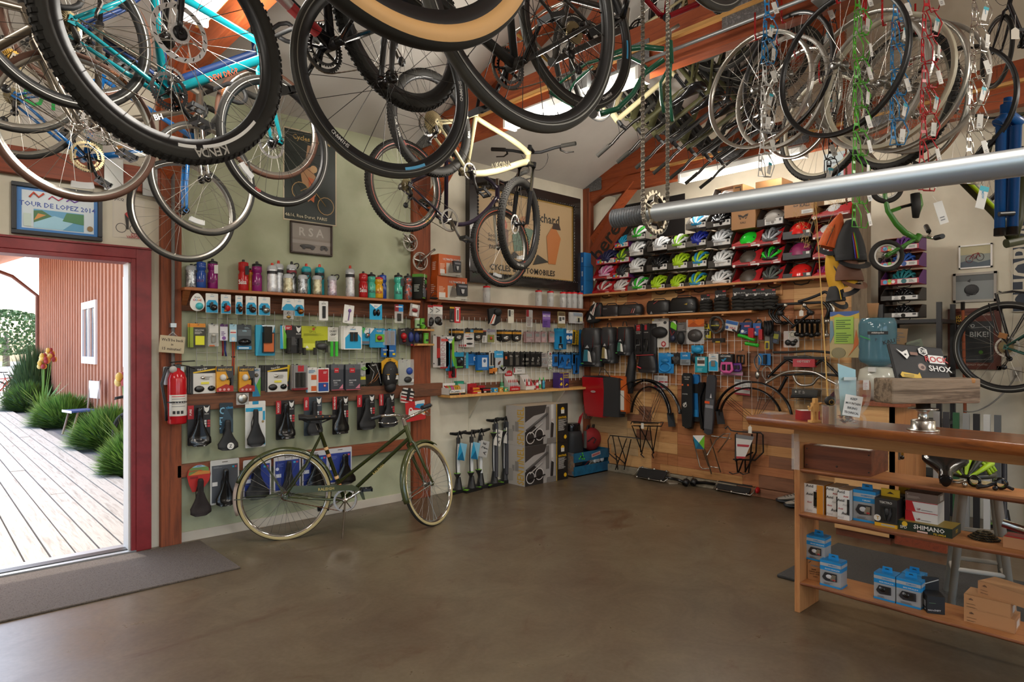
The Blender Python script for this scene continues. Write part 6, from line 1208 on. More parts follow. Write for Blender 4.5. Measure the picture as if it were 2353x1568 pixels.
ROWS=[((215,790,375,920),'red','red carton with white helmet at the bottom left of the red group','#c9c4c0','#a83038','road'),((360,780,505,910),'red','red carton with white helmet, second in the bottom row','#cfcbc8',None,'road'),((505,750,660,898),'grey','grey carton holding a white and green helmet, bottom row',WH,GN,'road'),((660,738,815,890),'dark','dark carton with lime helmet, bottom row, left of three lime ones',LM,None,'road'),((820,735,970,880),'dark','dark carton with lime helmet in the middle of the bottom row',LM,None,'road'),((970,718,1140,868),'dark','dark carton with lime and blue helmet, right of the bottom lime ones',LM,'#2a86b8','road'),((1145,700,1355,855),'grey','grey carton with white vented helmet, bottom row beside the red group',WH,None,'road'),((1360,690,1585,838),'red','bottom left carton of the six large red ones','#4a4038',None,'round'),((1570,672,1772,825),'red','bottom right carton of the six large red ones','#55605a','#3a3a3a','road'),((1775,632,2012,803),'black','bottom black carton holding a round red helmet','gl#d02420',None,'round'),((2015,640,2170,790),'red','red carton at the bottom behind the yellow cap','#8a2a6a',None,'road'),((222,665,390,792),'red','red carton with pink helmet above the bottom left one','#c86a9a','#d8b0c8','road'),((380,655,520,782),'kids','pink dotted carton with dark helmet above the second red one','#24282c',None,'road'),((480,607,640,740),'dark','dark carton with white helmet in the second row at the left',WH,None,'road'),((660,578,835,720),'dark','dark carton holding a glossy black helmet','gl#161618',None,'road'),((835,560,1000,708),'dark','dark carton with lime helmet in the second row',LM,None,'road'),((995,545,1158,693),'dark','dark carton with lime and blue helmet in the second row',LM,'#2a86b8','road'),((1165,535,1360,690),'dark','dark carton with white helmet in the second row by the red group',WH,None,'road'),((1360,528,1585,683),'red','middle left carton of the six large red ones','#4a4038',None,'round'),((1560,512,1765,665),'red','middle right carton of the six large red ones','gl#22b82c','#1c1c1c','road'),((1775,462,2008,625),'black','middle black carton holding a magenta helmet in film','#8a2458',None,'round'),((2020,470,2180,620),'red','red carton with white striped helmet behind the stem of dry grass',WH,'#5a5a60','road'),((248,545,405,665),'kids','pink dotted carton with navy helmet, left','#22264e',None,'road'),((382,535,525,655),'kids','pink dotted carton with lime helmet, middle',LM,'#3a6a2a','road'),((475,460,640,603),'dark','dark carton with white helmet in the third row at the left',WH,None,'road'),((665,435,835,558),'dark','dark carton with smooth white helmet in the third row','#cfd2d4','#b9bcc0','road'),((830,415,985,545),'grey','grey carton with small white helmet in the third row',WH,'#8ac03a','road'),((985,390,1150,520),'grey','grey carton holding a deep blue helmet','#1c2c94',None,'road'),((1152,372,1355,518),'dark','dark carton with pale grey helmet, right end of the third row','#c4c8cc',None,'road'),((1358,375,1590,528),'red','top left carton of the six large red ones','gl#22c02c',None,'round'),((1565,358,1762,510),'red','top right carton of the six large red ones','#9a9ca2','#55565a','road'),((1775,280,2010,455),'black','top black carton holding a round red helmet','gl#d02420',None,'round'),((2020,300,2200,455),'red','red carton with dotted white helmet behind the orange cap','#dcdcd8','#2a8a6a','round'),((398,420,515,530),'kids','pink dotted carton with sky blue helmet below the stencilled board','#1a9cc8',None,'road'),((500,345,655,468),'grey','grey carton with white and green helmet behind the pipe end',WH,GN,'road'),((980,240,1150,375),'grey','grey carton with blue and white helmet just under the pipe',WH,'#1f86b8','road'),((1148,210,1355,360),'dark','dark carton holding a black helmet just under the pipe','gl#161618',None,'road'),((1565,182,1785,350),'dark','dark carton with matte grey helmet under the pipe','#8f8a84',None,'round'),((2010,140,2330,275),'red','red carton with white and blue helmet behind the green bottle cages','#d4d8da','#2a94b0','round'),((1180,15,1370,212),'dark','dark carton above the pipe near the row of handlebars','#8a8e92',None,'road'),]
for q_ in ROWS:hbox(*q_)
def kraft(r,label,L,x=-.12,d=.24):
 ox,oy,s=CR[4];a=oB(ox+r[0]/s,oy+r[3]/s,x);b_=oB(ox+r[2]/s,oy+r[3]/s,x);t_=oB(ox+(r[0]+r[2])/2/s,oy+r[1]/s,x)
 w=a.y-b_.y;bx((x+d/2,(a.y+b_.y)/2,(a.z+b_.z)/2),w,d,t_.z-a.z,'cardboard_box',label,'box','#a87a4e',RB,L,top='#b58a5c',grp='brown cartons among the helmets')
def mask(cx,cy,k):return[('p',[(cx-.2*k,cy+.12*k),(cx-.1*k,cy+.1*k),(cx,cy+.03*k),(cx+.1*k,cy+.1*k),(cx+.2*k,cy+.12*k),(cx+.17*k,cy),(cx+.05*k,cy-.02*k),(cx,cy-.08*k),(cx-.05*k,cy-.02*k),(cx-.17*k,cy)],'#3a2c22'),('p',[(cx-.17*k,cy-.03*k),(cx-.06*k,cy-.06*k),(cx-.1*k,cy-.12*k)],'#3a2c22'),('p',[(cx+.17*k,cy-.03*k),(cx+.06*k,cy-.06*k),(cx+.1*k,cy-.12*k)],'#3a2c22')]
kraft((1357,195,1552,378),'brown carton printed with a dark mask and KALI, under the pipe',mask(.5,.58,1.1)+[('t','KALI',.5,.3,.1,'#3a2c22')])
kraft((1790,100,2030,275),'brown carton with dark KALI lettering and white label behind the grass',mask(.4,.55,.45)+[('t','KALI',.7,.55,.18,'#3a2c22'),('r',.6,.1,1,.3,'#dcdad4'),('l',.65,.14,.95,.26,2,'#8a8a88')])
kraft((1555,-40,1770,182),'brown carton with dark mask standing on top, above the pipe',mask(.5,.5,1.0))
kraft((1372,10,1450,197),'pale narrow carton standing upright above the pipe',[('t','KALI',.5,.5,.3,'#3a2c22',90)])
for k in range(3):
 a=oB(1328,(677,637,599)[k],-.12)
 bx((-.08,-.06,ZH+k*.172),.115,.17,.17,'shoe_box',('blue carton at the bottom of the corner stack of three','blue carton in the middle of the corner stack','blue carton with white tag print on top of the corner stack')[k],'box','#1c5a9a',RB+.0,[('t','XLC',.2,.88,.1,'white'),('l',.1,.08,.4,.3,3,'#8ab0d8'),('r',.7,.3,.85,.65,'#d8dce0'),('l',.72,.34,.83,.6,5,'#3a4a6a')]+([('p',[(.2,.4),(.45,.4),(.45,.7),(.325,.82),(.2,.7)],'white')]if k==2 else[]),grp='blue cartons stacked at the corner',sidec='#2a7cc0')
t=thg('stencil_board','orange-brown board with black stencilled letters fixed to the roof brace','sign',T(-.02,-.36,2.78,RB)@MR(rad(-48),4,'Y'))
MB().box(-.36,.36,-.012,.012,-.14,.14,'beamx').text('bere',-.02,0,.2,-.013,'#1c1a18',w=.62).bd('board',t)
mb=MB();mb.box(-.55,.5,-.004,.004,-.9,0,'#1d1c1c');mb.bd('dark_banner',None,'plain black banner pinned to the far cream wall behind the brace','banner',None,None,T(.585,-.55,3.32,RB))
def soft(mb,w,d,h,c,n=4,e=.16,taper=1.0):
 secs=[]
 for j in range(n+3):
  t=j/(n+2);z=h*t;k=1-e*(abs(2*t-1)**4);kt=1+(taper-1)*t;sec=[]
  for i in range(20):
   a=2*pi*i/20;ca,sa=cos(a),sin(a);p=3.2
   rr=(abs(ca)**p+abs(sa)**p)**(-1/p);sec.append((w/2*k*kt*rr*ca,d/2*k*rr*sa,z))
  secs.append(sec)
 return mb.loft(secs,c)
def sbg(u,wpx,h,label,L=(),w2=1.0,c='#1c1b1c',d=.13,strap=None):
 a=oB(1300+(u-wpx/2)/3.565,660+210/3.565,-.1);b_=oB(1300+(u+wpx/2)/3.565,660+210/3.565,-.1);w=a.y-b_.y
 t=thg('bike_bag',label,'bag',T(-.095,(a.y+b_.y)/2,1.846,RB),'bags on the shorter shelf');mb=MB();soft(mb,w,d,h,c,taper=w2);mb.X=T(0,0,h);ops(mb,w*.9,h,-d/2*.99,L);mb.X=None;mb.bd('bag_body',t)
 MB().tube([(-w*.3,0,h),(-w*.2,0,h+.02),(w*.2,0,h+.02),(w*.3,0,h)],.005,'#2a2a2c',6).bd('carry_strap',t)
 if strap:MB().tube([(-w*.46,-d*.4,h*.2),(-w*.45,-d*.46,h*.9)],.003,strap,5).bd('piping',t)
sbg(375,150,.135,'grey-black bag with dark red piping at the left end of the shorter shelf',[('t','Axiom',.3,.7,.12,'#8a8a8a')],c='#2a2526',strap='#7a2a26')
sbg(530,200,.13,'charcoal wedge bag with red-white slashes',[('p',[(.2,.1),(.6,.1),(.7,.6),(.3,.85)],'#3a3738'),('p',[(.66,.2),(.7,.2),(.78,.6),(.74,.6)],'#a8504a'),('p',[(.76,.2),(.79,.2),(.87,.6),(.84,.6)],'#c9a0a0')],c='#2a2728')
sbg(765,190,.155,'boxy black bag with small grey triangle',[('p',[(.22,.05),(.34,.05),(.28,.25)],'#8a8a8c'),('T',[(.4,.75),(.6,.95)],.004,'#8a2a26')],c='#1f1d1d')
sbg(970,230,.17,'long black trunk bag with white lower edge',[('r',.0,.06,.96,.1,'#b9b8b4'),('p',[(.62,.55),(.76,.62),(.74,.5)],'#a8903a'),('T',[(.9,.6),(.98,.5)],.004,'#b9b8b4')],c='#141414',w2=.92)
def tyre(u,v,label,k=1.0):
 a=oB(1300+u/3.565,660+v/3.565,-.1);t=thg('folded_tire',label,'tire',T(-.10,a.y,1.846,RB),'folded tires on the shorter shelf');mb=MB()
 for i in range(4):mb.tube([(.055*k*cos(b_)*(1.1),.05*sin(b_)-.0,.018+i*.036*k+.004*sin(3*b_))for b_ in[2*pi*j/20 for j in range(20)]],.02*k,'tread' if i%2 else 'rubber',7,clo=1)
 mb.bd('tire_bundle',t)
 m2=MB();m2.box(-.062*k,.062*k,-.02,-.016,.12*k,.22*k,'#1d1b1c');m2.box(-.03*k,.03*k,-.09*k,-.016,.115*k,.12*k,'#1d1b1c');m2.X=T(0,0,.22*k);ops(m2,.124*k,.1*k,-.02,[('r',.7,.8,.97,.95,'#b0262c'),('p',[(.08,.6),(.16,.5),(.26,.5),(.34,.6),(.3,.3),(.21,.15),(.12,.3)],'#d4d2ce'),('t','TRAIL BOSS',.65,.5,.14,'#b9b6b0'),('r',.4,.2,.9,.28,'#6a6a6a')]);m2.X=None;m2.bd('paper_band',t)
for k,(u,lb,kk)in enumerate(((1150,'folded black tire with low paper band, first of the tires',.85),(1275,'folded black tire with ram emblem band, second of the tires',1.0),(1425,'folded knobby tire with tall red-cornered band, third of the tires',1.05),(1520,'folded tire set back between the third and last',.95),(1590,'folded tire with rumpled band, front one at the right end',.95),(1680,'folded tire half hidden at the far right end of the shelf',.9))):tyre(u,190,lb,kk)
# goods hung on the board wall
def b5(r,name,label,cat,base,L=(),**kw):kw.setdefault('wall','B');kw.setdefault('off',.09);return pk(5,r,name,label,cat,base,L,**kw)
def wpt(u,v,off,cr=5):
 ox,oy,s=CR[cr]if cr else(0,0,1.0);return oB(ox+u/s,oy+v/s,-off)
def hung(cr,r,off,name,label,cat,grp=None):
 """thing hung on the board wall; returns it with width and height; local origin top centre, front along -y"""
 c,w,h=dims(cr,r,'B',off);return thg(name,label,cat,T(c.x,c.y,c.z,RB),grp),w,h
t,w,h=hung(5,(175,130,305,295),.13,'saddle_bag','small black saddle bag with red piping hanging nose down at the corner','bag')
mb=MB();mb.loft([[(x*w/2*k+o*w,y*.045,-h*z)for x,y in[(cos(a),sin(a))for a in[2*pi*i/14 for i in range(14)]]]for z,k,o in((0,.35,.2),(.15,.7,.12),(.6,1,-.05),(.9,.9,-.1),(1,.4,-.1))],'bmatt');mb.bd('bag_body',t)
mb=MB();mb.tube([(w*.35,-.035,-h*.05),(w*.1,-.05,-h*.3),(w*.0,-.05,-h*.6)],.004,'#b83030',6);mb.bd('piping',t);MB().poly([(-w*.3,-h*.85),(-w*.18,-h*.6),(-w*.06,-h*.82)],-.05,'#b9b8b6').bd('reflective_patch',t)
MB().add([(0,-.03,.02),(w*.25,-.05,-.01),(w*.1,-.06,-.16),(-w*.2,-.04,-.12)],[(0,1,2,3)],'paper').bd('hang_tag',t)
def bkp(r,label,tagc='#3a7a8a',off=.15,flap=1):
 t,w,h=hung(5,r,off,'backpack',label,'backpack','backpacks on the board wall');mb=MB();mb.X=T(0,0,-h);soft(mb,w*.9,.17,h*.97,'#2a292a',n=6,taper=.9);mb.X=None;mb.bd('pack_body',t)
 if flap:mb=MB();mb.X=T(0,-.015,-h*.52);soft(mb,w*.86,.17,h*.52,'#353435',n=4,taper=.88);mb.X=None;mb.bd('top_flap',t)
 mb=MB();mb.X=T(0,-.05,-h*.95);soft(mb,w*.6,.1,h*.36,'#2f2e2f',n=3);mb.X=None;mb.bd('front_pocket',t)
 for sx in(-1,1):MB().tube([(sx*w*.2,-.09,-h*.45),(sx*w*.2,-.115,-h*.62)],.008,'#1a1a1a',6,flat=.4).tube([(sx*w*.23,-.088,-h*.1),(sx*w*.21,-.1,-h*.5)],.003,'#8a2a26',5).bd('buckle_strap',t)
 MB().tube([(-.03,-.02,0),(-.02,-.02,.05),(.02,-.02,.05),(.03,-.02,0)],.006,'#1a1a1a',6).bd('grab_loop',t)
 MB().add([(-w*.1,-.12,-h*.56),(w*.06,-.12,-h*.56),(w*.08,-.125,-h*.86),(-w*.14,-.125,-h*.86)],[(0,1,2,3)],tagc).add([(w*.06,-.121,-h*.58),(w*.12,-.11,-h*.62),(w*.22,-.12,-h*.88),(w*.06,-.125,-h*.86)],[(0,1,2,3)],'paper').bd('hang_tag',t)
 MB().poly([(-w*.1,-h*.52),(0,-h*.44),(w*.08,-h*.52)],-.105,'#b9b8b6').poly([(-w*.28,-h*.93),(-w*.16,-h*.93),(-w*.16,-h*.9),(-w*.28,-h*.9)],-.108,'#4a9a4a').bd('reflective_patch',t)
bkp((128,335,318,652),'large dark grey backpack with red trim, nearest the corner')
bkp((300,330,430,625),'second dark grey backpack just behind the corner one','#8a7a4a',.12)
bkp((425,320,560,560),'dark backpack turned sideways with green mark, third from the corner','#3a6a5a',.12,0)
MB().tube([(0,0,0),(.02,-.03,-.2),(-.02,-.02,-.4),(.0,-.03,-.55)],[.02,.05,.06,.03],'bmatt',8).bd('shoulder_strap',None,'dangling black padded strap end below the third backpack','strap',None,None,T(-.09,wpt(545,480,.09).y,wpt(545,480,.09).z,RB))
b5((575,305,640,550),'bottle_cage_pack','black card with red square and steel cage clamps, left of two','pack','#1c1b1c',[('r',.25,.78,.72,.98,'#b0242e'),('t','dimpa',.5,.88,.03,'white'),('t','ANYTHING',.5,.74,.03,'#c9c6c0'),('t','CAGE HD',.5,.69,.03,'#c9c6c0'),('T',[(.2,.1),(.3,.5),(.7,.5),(.8,.1)],.006,'dsteel'),('T',[(.25,.3),(.75,.3)],.005,'steel')],d=.03)
b5((640,302,702,550),'bottle_cage_pack','black card with red square and steel cage clamps, right of two','pack','#222122',[('r',.3,.8,.6,.98,'#a8242e'),('t','CAGE HD',.5,.72,.03,'#c9c6c0'),('T',[(.25,.1),(.3,.5),(.7,.5),(.75,.1)],.006,'dsteel')],d=.03,off=.07)
t,w,h=hung(5,(590,545,755,700),.12,'saddle_bag','black roll saddle bag with red trim hanging below the cage cards','bag');mb=MB();mb.X=T(0,0,-h);soft(mb,w,.1,h,'#1d1b1c',n=4,taper=.75);mb.X=None;mb.bd('bag_body',t);MB().tube([(-w*.45,-.05,-h*.1),(w*.4,-.05,-h*.06)],.004,'#b02a2e',5).tube([(-w*.4,-.05,-h*.7),(-w*.2,-.055,-h*.78)],.008,'#c03038',6).bd('piping',t)
t,w,h=hung(5,(655,300,755,700),.07,'bag_holster','long black holster bag hanging behind the cage cards','bag');mb=MB();mb.X=T(0,0,-h);soft(mb,w*.8,.05,h,'#1a191a',n=5,taper=1.1);mb.X=None;mb.bd('bag_body',t)
b5((708,257,845,495),'saddle_cover','large white header card with a rounded black pouch in front','card','#c9c6c0',[('slot',),('r',.02,.93,.12,.98,'#e0c02a'),('e',.78,.85,.1,.05,.003,'#3a3a3c'),('l',.1,.75,.5,.85,3,'#9a9894'),('c',.7,.12,.14,'#a82a2e'),('c',.7,.12,.08,'#d8b8b4')],off=.06,pts_={'pouch':[('e',.48,.52,.48,.2,.05,'bmatt')]})
b5((845,275,915,455),'strap_card','green leaf-shaped hang card above dark blue straps','strap','#1f1f22',[('p',[(.2,.7),(.9,.55),(.95,.8),(.6,1),(.25,.9)],'#6aba2a'),('p',[(.4,.98),(.9,.8),(.8,.96)],'#d8d6d0'),('e',.5,.2,.3,.15,.02,'#2a2e44'),('T',[(.2,.6),(.4,.3),(.7,.5)],.006,'#7a2226')])
b5((915,290,990,470),'bar_pouch','black tapered pouch on a grey card','pouch','#5a5654',[('r',0,.55,1,.6,'#1a1a1a'),('l',.1,.65,.9,.9,4,'#8a8684')],pts_={'pouch':[('e',.45,.3,.4,.3,.04,'bmatt')]})
b5((988,265,1135,468),'inner_tube_bag','clear zip bag with orange header holding a coiled black tube','parts pack','cbag',[('r',.1,.7,1,1,'#c8641e'),('p',[(.1,.75),(.4,.9),(.7,.75),(1,.85),(1,.7),(.1,.7)],'#a84a18'),('e',.5,.35,.42,.26,.03,'#3a3634'),('e',.5,.35,.2,.12,.034,'#565250')])
b5((1130,305,1190,430),'lock_card','yellow and black lock card half hidden behind the coiled cable lock','card','#c8b41e',[('r',.0,.3,.8,.7,'#2a2a28'),('l',.1,.75,.7,.9,2,'#5a5a2a')],off=.05)
t,w,h=hung(5,(1140,238,1325,455),.10,'cable_lock','thick grey coiled cable lock with round label','lock')
mb=MB();pts=[]
for i in range(90):a=2*pi*i/22;k=1+.06*sin(i*.9);pts.append((w*.3*k*cos(a)+w*.03*sin(i*.21)+w*.1,-.02*cos(i*.37)-.03,-h*.34+h*.3*k*sin(a)))
mb.tube(pts,.0085,'#3f3c38',7);mb.tube(bez((-w*.1,-.03,-h*.5),(-w*.55,-.04,-h*.6),(-w*.5,-.04,-h*.95),(-w*.1,-.04,-h*.85),10),.0085,'#3f3c38',7);mb.bd('cable',t);MB().lth([(0,-.004),(w*.2,-.004),(w*.2,0),(0,0)],'#2a2a28',18,(w*.08,-.055,-h*.36),ax='y').text('ONGUARD',w*.08,-h*.36,.014,-.0605,'#c8c02a').bd('round_label',t);MB().box(-w*.05,w*.45,-.06,-.02,-h,-h*.84,'#1a1a1a').box(w*.1,w*.3,-.061,-.02,-h,-h*.95,'#b89a1e').bd('lock_barrel',t)
def ulock(r,label,card,bc,off=.1):
 t,w,h=hung(5,r,off,'bike_lock',label,'lock','padlocks and locks on the board wall');MB().tube([(-w*.25,0,-h*.55),(-w*.25,0,-h*.12),(-w*.1,0,0),(w*.12,0,0),(w*.28,0,-h*.12),(w*.28,0,-h*.6)],.008,'bplas',8).bd('shackle',t)
 mb=MB();mb.box(-w*.45,w*.3,-.02,-.016,-h*.75,-h*.15,card);mb.X=T(-w*.075,0,-h*.15);ops(mb,w*.75,h*.6,-.02,[('r',.4,.6,.85,.75,'#c8606a'),('l',.1,.1,.7,.35,3,'#a9b8d8'),('c',.25,.25,.12,'white')]);mb.X=None;mb.bd('label',t);MB().box(w*.12,w*.45,-.03,.0,-h*.95,-h*.45,bc).bd('lock_body',t)
t,w,h=hung(5,(1310,265,1440,385),.1,'bike_lock','blue and white carded lock tilted beside the cable lock','lock','padlocks and locks on the board wall');mb=MB();mb.X=MR(rad(12),4,'Y')@T(0,0,0);mb.box(-w*.4,w*.4,-.02,0,-h*.8,-h*.1,'#c4c2be');mb.rect(-w*.38,-h*.35,w*.38,-h*.12,-.021,'#2a5a9a');mb.disc(-w*.25,-h*.6,w*.1,-.021,'#3a5a9a');mb.text('ABUS',w*.1,-h*.58,h*.14,-.021,'#b0283a');mb.X=None;mb.bd('label',t);MB().tube([(w*.0,-.02,-h*.7),(w*.4,-.03,-h*.95),(w*.5,-.02,-h*.4)],.009,'bplas',7).bd('shackle',t)
ulock((1425,265,1555,425),'red bodied lock with navy label, left of two red ones','#1f3668','gl#b01e26')
ulock((1535,270,1625,440),'red bodied lock with blue label, right of two red ones','#2a5a9c','gl#b01e26',.08)
mb=MB();mb.tube([(-.1,0,.03),(-.05,0,.018),(0,0,0),(.06,0,-.02)],.017,'gl#2fae2a',10);mb.tube([(-.02,-.03,-.05),(.1,-.03,-.07)],.017,'gl#2fae2a',10)
for q in((-.1,0,.03),(.1,-.03,-.07)):mb.ell(q[0],q[1],q[2],.02,.02,.02,'gl#2fae2a',10,6)
pp=wpt(1500,420,.12);mb.bd('handlebar_grips',None,'bright green kids grips lying across the red locks','grips',None,None,T(pp.x,pp.y,pp.z,RB))
b5((1630,275,1705,400),'chain_lock','black fabric chain lock bundle beside the locks','lock','bmatt',[('T',[(.2,.95),(.35,.5),(.25,.1)],.014,'bmatt'),('T',[(.5,.95),(.6,.5),(.55,.05)],.014,'#26262a'),('T',[(.75,.95),(.85,.6),(.8,.2)],.014,'bmatt')],d=.02)
b5((1632,400,1700,510),'lock_card','yellow edged silver and black card below the chain lock','card','#6a6a66',[('r',0,0,.55,.6,'#c9b41e'),('r',.1,.05,.45,.5,'#3a3a38'),('r',.6,0,.95,1,'#2a2a2c')])
b5((1705,365,1762,465),'lock_card','dark card with yellow print tilted in clear film','card','#2a2c30',[('r',.1,.4,.8,.8,'#8a8a2a'),('l',.1,.1,.9,.35,3,'#5a6a8a')],roll=10)
b5((1785,360,1912,495),'cleat_bag','clear bag of black clamps with a square label','parts pack','cbag',[('r',.35,.62,.8,.95,'#b9b4a4'),('T',[(.58+.14*cos(a),.78+.13*sin(a))for a in[i*.63 for i in range(11)]],.0015,'#3a3a38'),('e',.3,.3,.2,.18,.02,'bplas'),('e',.62,.25,.2,.16,.02,'bplas'),('e',.8,.4,.12,.12,.02,'dsteel')])
b5((762,540,885,705),'cup_holder','bright blue folding cup holder on its card','accessory','#1f7fc0',[('r',0,.82,1,1,'#2a8ccc'),('e',.45,.62,.25,.12,.03,'#2a80b8'),('T',[(.45+.36*cos(a),.3+.22*sin(a))for a in[2*pi*i/16 for i in range(17)]],.008,'#2a8ccc'),('l',.6,.85,.95,.95,2,'#8ac0e0')])
b5((865,540,940,630),'pedal_plates','small black card of round dark reflectors','parts pack','#1c1b1c',[('c',.3,.5,.2,'#4a4846'),('c',.7,.5,.2,'#4a4846'),('c',.5,.25,.18,'#3a3836'),('r',0,.88,1,1,'#2a2a2a')])
b5((940,535,1022,640),'pedal_card','blue and silver card of small clear parts','parts pack','#1f80bc',[('r',0,0,1,.45,'#8a9094'),('l',.1,.1,.9,.4,4,'#3a3e40'),('t','LOOK',.5,.75,.12,'white')])
b5((1030,478,1128,545),'rim_tape','roll of bright blue tape hanging above the lower row','tape','#2a98c8',[('e',.5,.5,.48,.45,.035,'#2a94c4'),('l',.15,.4,.85,.6,2,'#d0e4ee')])
b5((1028,540,1090,625),'lens_ring','black ring bundle between the blue card and the teal box','parts pack','bplas',[('e',.5,.5,.4,.4,.03,'bmatt')],shp='round')
def pbx(r,label,base,L,**kw):return b5(r,'pedal_box',label,'box',base,L,d=.05,grp='pedal boxes on the board wall',**kw)
pbx((1080,570,1178,700),'teal pedal box with white window','#1f94a4',[('r',.18,.42,.82,.95,'#d8d6d0'),('r',.2,.55,.8,.78,'#4a3a30'),('t','MSW',.5,.86,.1,'#2a8ab0'),('l',.2,.1,.8,.3,3,'#8ad0d8')])
pbx((1190,545,1270,690),'white and blue pedal box with silver pedal picture','#d8d6d2',[('p',[(.05,.03),(.95,.03),(.95,.5),(.7,.62),(.3,.62),(.05,.5)],SW_),('t','oxford',.5,.84,.07,OXB),('b',.3,.28,.7,.6,.01,'alloy'),('l',.1,.7,.9,.78,2,'#9a9a98')])
pbx((1270,548,1385,660),'black pedal box lettered in white with blue marks','#1c1c1e',[('t','CROSSFIRE',.5,.84,.13,'#d8d6d2'),('p',[(.2,.6),(.35,.4),(.5,.6)],'#2a8ab8'),('p',[(.4,.7),(.5,.55),(.6,.7)],'#2a8ab8')])
def plf(r,label,c,off=.15):
 t,w,h=hung(5,r,off,'platform_pedal',label,'pedal','loose platform pedals on the board wall');mb=MB();mb.X=T(0,0,-h/2)
 mb.tube([(-w*.42,0,-h*.2),(-w*.36,0,h*.36),(w*.36,0,h*.36),(w*.42,0,-h*.2),(w*.25,0,-h*.4),(-w*.25,0,-h*.4)],.011,c,6,clo=1,flat=1.6)
 for x in(-.2,.2):mb.box(w*x-.013,w*x+.013,-.02,.0,-h*.22,h*.24,'#2a2226')
 mb.tube([(-.004,0,-h*.4),(0,0,h*.36)],.01,c,6);mb.X=None;mb.bd('pedal_body',t)
plf((1265,612,1372,705),'pink platform pedal in front of the black pedal box','#d05a98')
plf((1370,625,1440,690),'small purple and green pedal beside the pink one','#5a2a7a',.12)
b5((1388,520,1485,650),'pedal_card','brown card carrying a black platform pedal','pedal','#8a5a3c',[('slot',),('T',[(.2,.2),(.22,.7),(.8,.7),(.78,.2),(.2,.2)],.009,'bplas'),('T',[(.5,.2),(.5,.7)],.008,'bplas')],n=3,nl='brown pedal card tucked behind the front brown one',ng='brown pedal cards',gap=.02)
b5((1270,690,1450,722),'tray_card','thin pink edged tray card under the pedals','card','#b87a9a',[('r',0,.4,1,.8,'#d0b0c0')],hok=0)
t,w,h=hung(5,(1535,555,1612,750),.11,'bar_ends','pair of polished brake levers hanging tied together','brake lever');MB().tube(bez((0,0,0),(-w*.7,0,-h*.2),(-w*.3,0,-h*.5),(w*.1,0,-h*.7),10),[.01]*11,'steel',8,flat=.5).tube(bez((w*.1,-.01,0),(w*.7,-.01,-h*.2),(w*.3,-.01,-h*.55),(-w*.2,-.01,-h*.8),10),[.01]*11,'alloy',8,flat=.5).ell(0,-.01,-h*.85,.025,.02,.04,'alloy',10,6).bd('lever',t)
t,w,h=hung(5,(1600,640,1700,775),.09,'cable_coil','coil of clear brake cable hanging by the spare handlebars','cable');MB().tube([(w*.4*(1+.06*sin(i))*cos(2*pi*i/18),-.01*cos(i),-h*.5+h*.42*(1+.04*cos(i*1.3))*sin(2*pi*i/18))for i in range(70)],.003,'wiregrey',5).bd('coil',t)
b5((1580,545,1680,640),'multi_tool','blue sided folding tool hanging behind the brake levers','tool','#1f6aa8',[('b',.5,.1,.7,.9,.03,'bplas'),('r',0,.3,.4,.7,'#2a86c8')],off=.06)
def bar(pts,r,c,label,cat='handlebar',clamp=None,grip=None,grp='spare handlebars on the board wall',cr=5,off=.12,extra=None):
 P3=[wpt(u,v,off+(p[2]if len(p)>2 else 0),cr)for p in pts for u,v in[p[:2]]];o=P3[len(P3)//2]
 loc=[V((-(p.y-o.y),(p.x-o.x),p.z-o.z))for p in P3];sm=[]
 for i in range(len(loc)-1):
  p0,p1,p2,p3=loc[max(i-1,0)],loc[i],loc[i+1],loc[min(i+2,len(loc)-1)]
  for k in range(4):
   s=k/4;sm.append(.5*((2*p1)+(p2-p0)*s+(2*p0-5*p1+4*p2-p3)*s*s+(3*p1-p0-3*p2+p3)*s**3))
 sm.append(loc[-1]);t=thg('handlebar',label,cat,T(o.x,o.y,o.z,RB),grp);MB().tube(sm,r,c,10).bd('bar',t)
 if extra:extra(t,loc)
 return t
bar([(1655,740),(1790,610),(1830,600),(1900,640),(1960,655),(2040,640),(2090,605),(2130,615),(2260,750)],.013,'bglos','wide black cross-bar handlebar with red pad, bottom of the spare bars',extra=lambda t,L:(MB().tube([L[1]+V((0,-.005,.03)),L[4]+V((0,-.005,.10)),L[7]+V((0,-.005,.02))],.010,'bglos',8).bd('cross_bar',t),MB().box(-.1,.1,-.03,.02,.0,.075,'gl#b01c26').box(-.19,.19,-.025,.015,.07,.095,'bmatt').text('ODYSSEY',0,.052,.022,-.031,'#b9b4b0').bd('crossbar_pad',t)))
bar([(1640,785),(1760,715),(1840,692),(1950,690),(2050,705),(2150,760),(2230,800)],.012,'alloy','polished silver swept handlebar hanging across the dark grid',off=.17)
bar([(1862,720),(1885,770),(1920,800),(1965,805),(2020,795),(2060,750),(2085,735)],.012,'alloy','short silver upright handlebar below the long silver one',off=.1)
bar([(1690,720),(1760,722),(1900,715),(2050,712),(2180,720),(2290,735)],.011,'bmatt','straight black handlebar behind the silver ones',off=.09)
bar([(1740,870),(1780,795),(1810,735)],.015,'bglos','black straight tube end hanging below the spare bars',off=.13,cat='handlebar')
bar([(1700,535),(1800,535),(1900,530),(2000,525),(2100,530),(2180,540)],.012,'bmatt','thin black riser handlebar on top of the red-padded one',off=.14)
def drops(t,L):pass
bar([(1905,120),(1990,95),(2080,60),(2120,40),(2150,55),(2185,95),(2180,125),(2150,120)],.013,'bmatt','black drop handlebar with taped end pointing up to the right',off=.16)
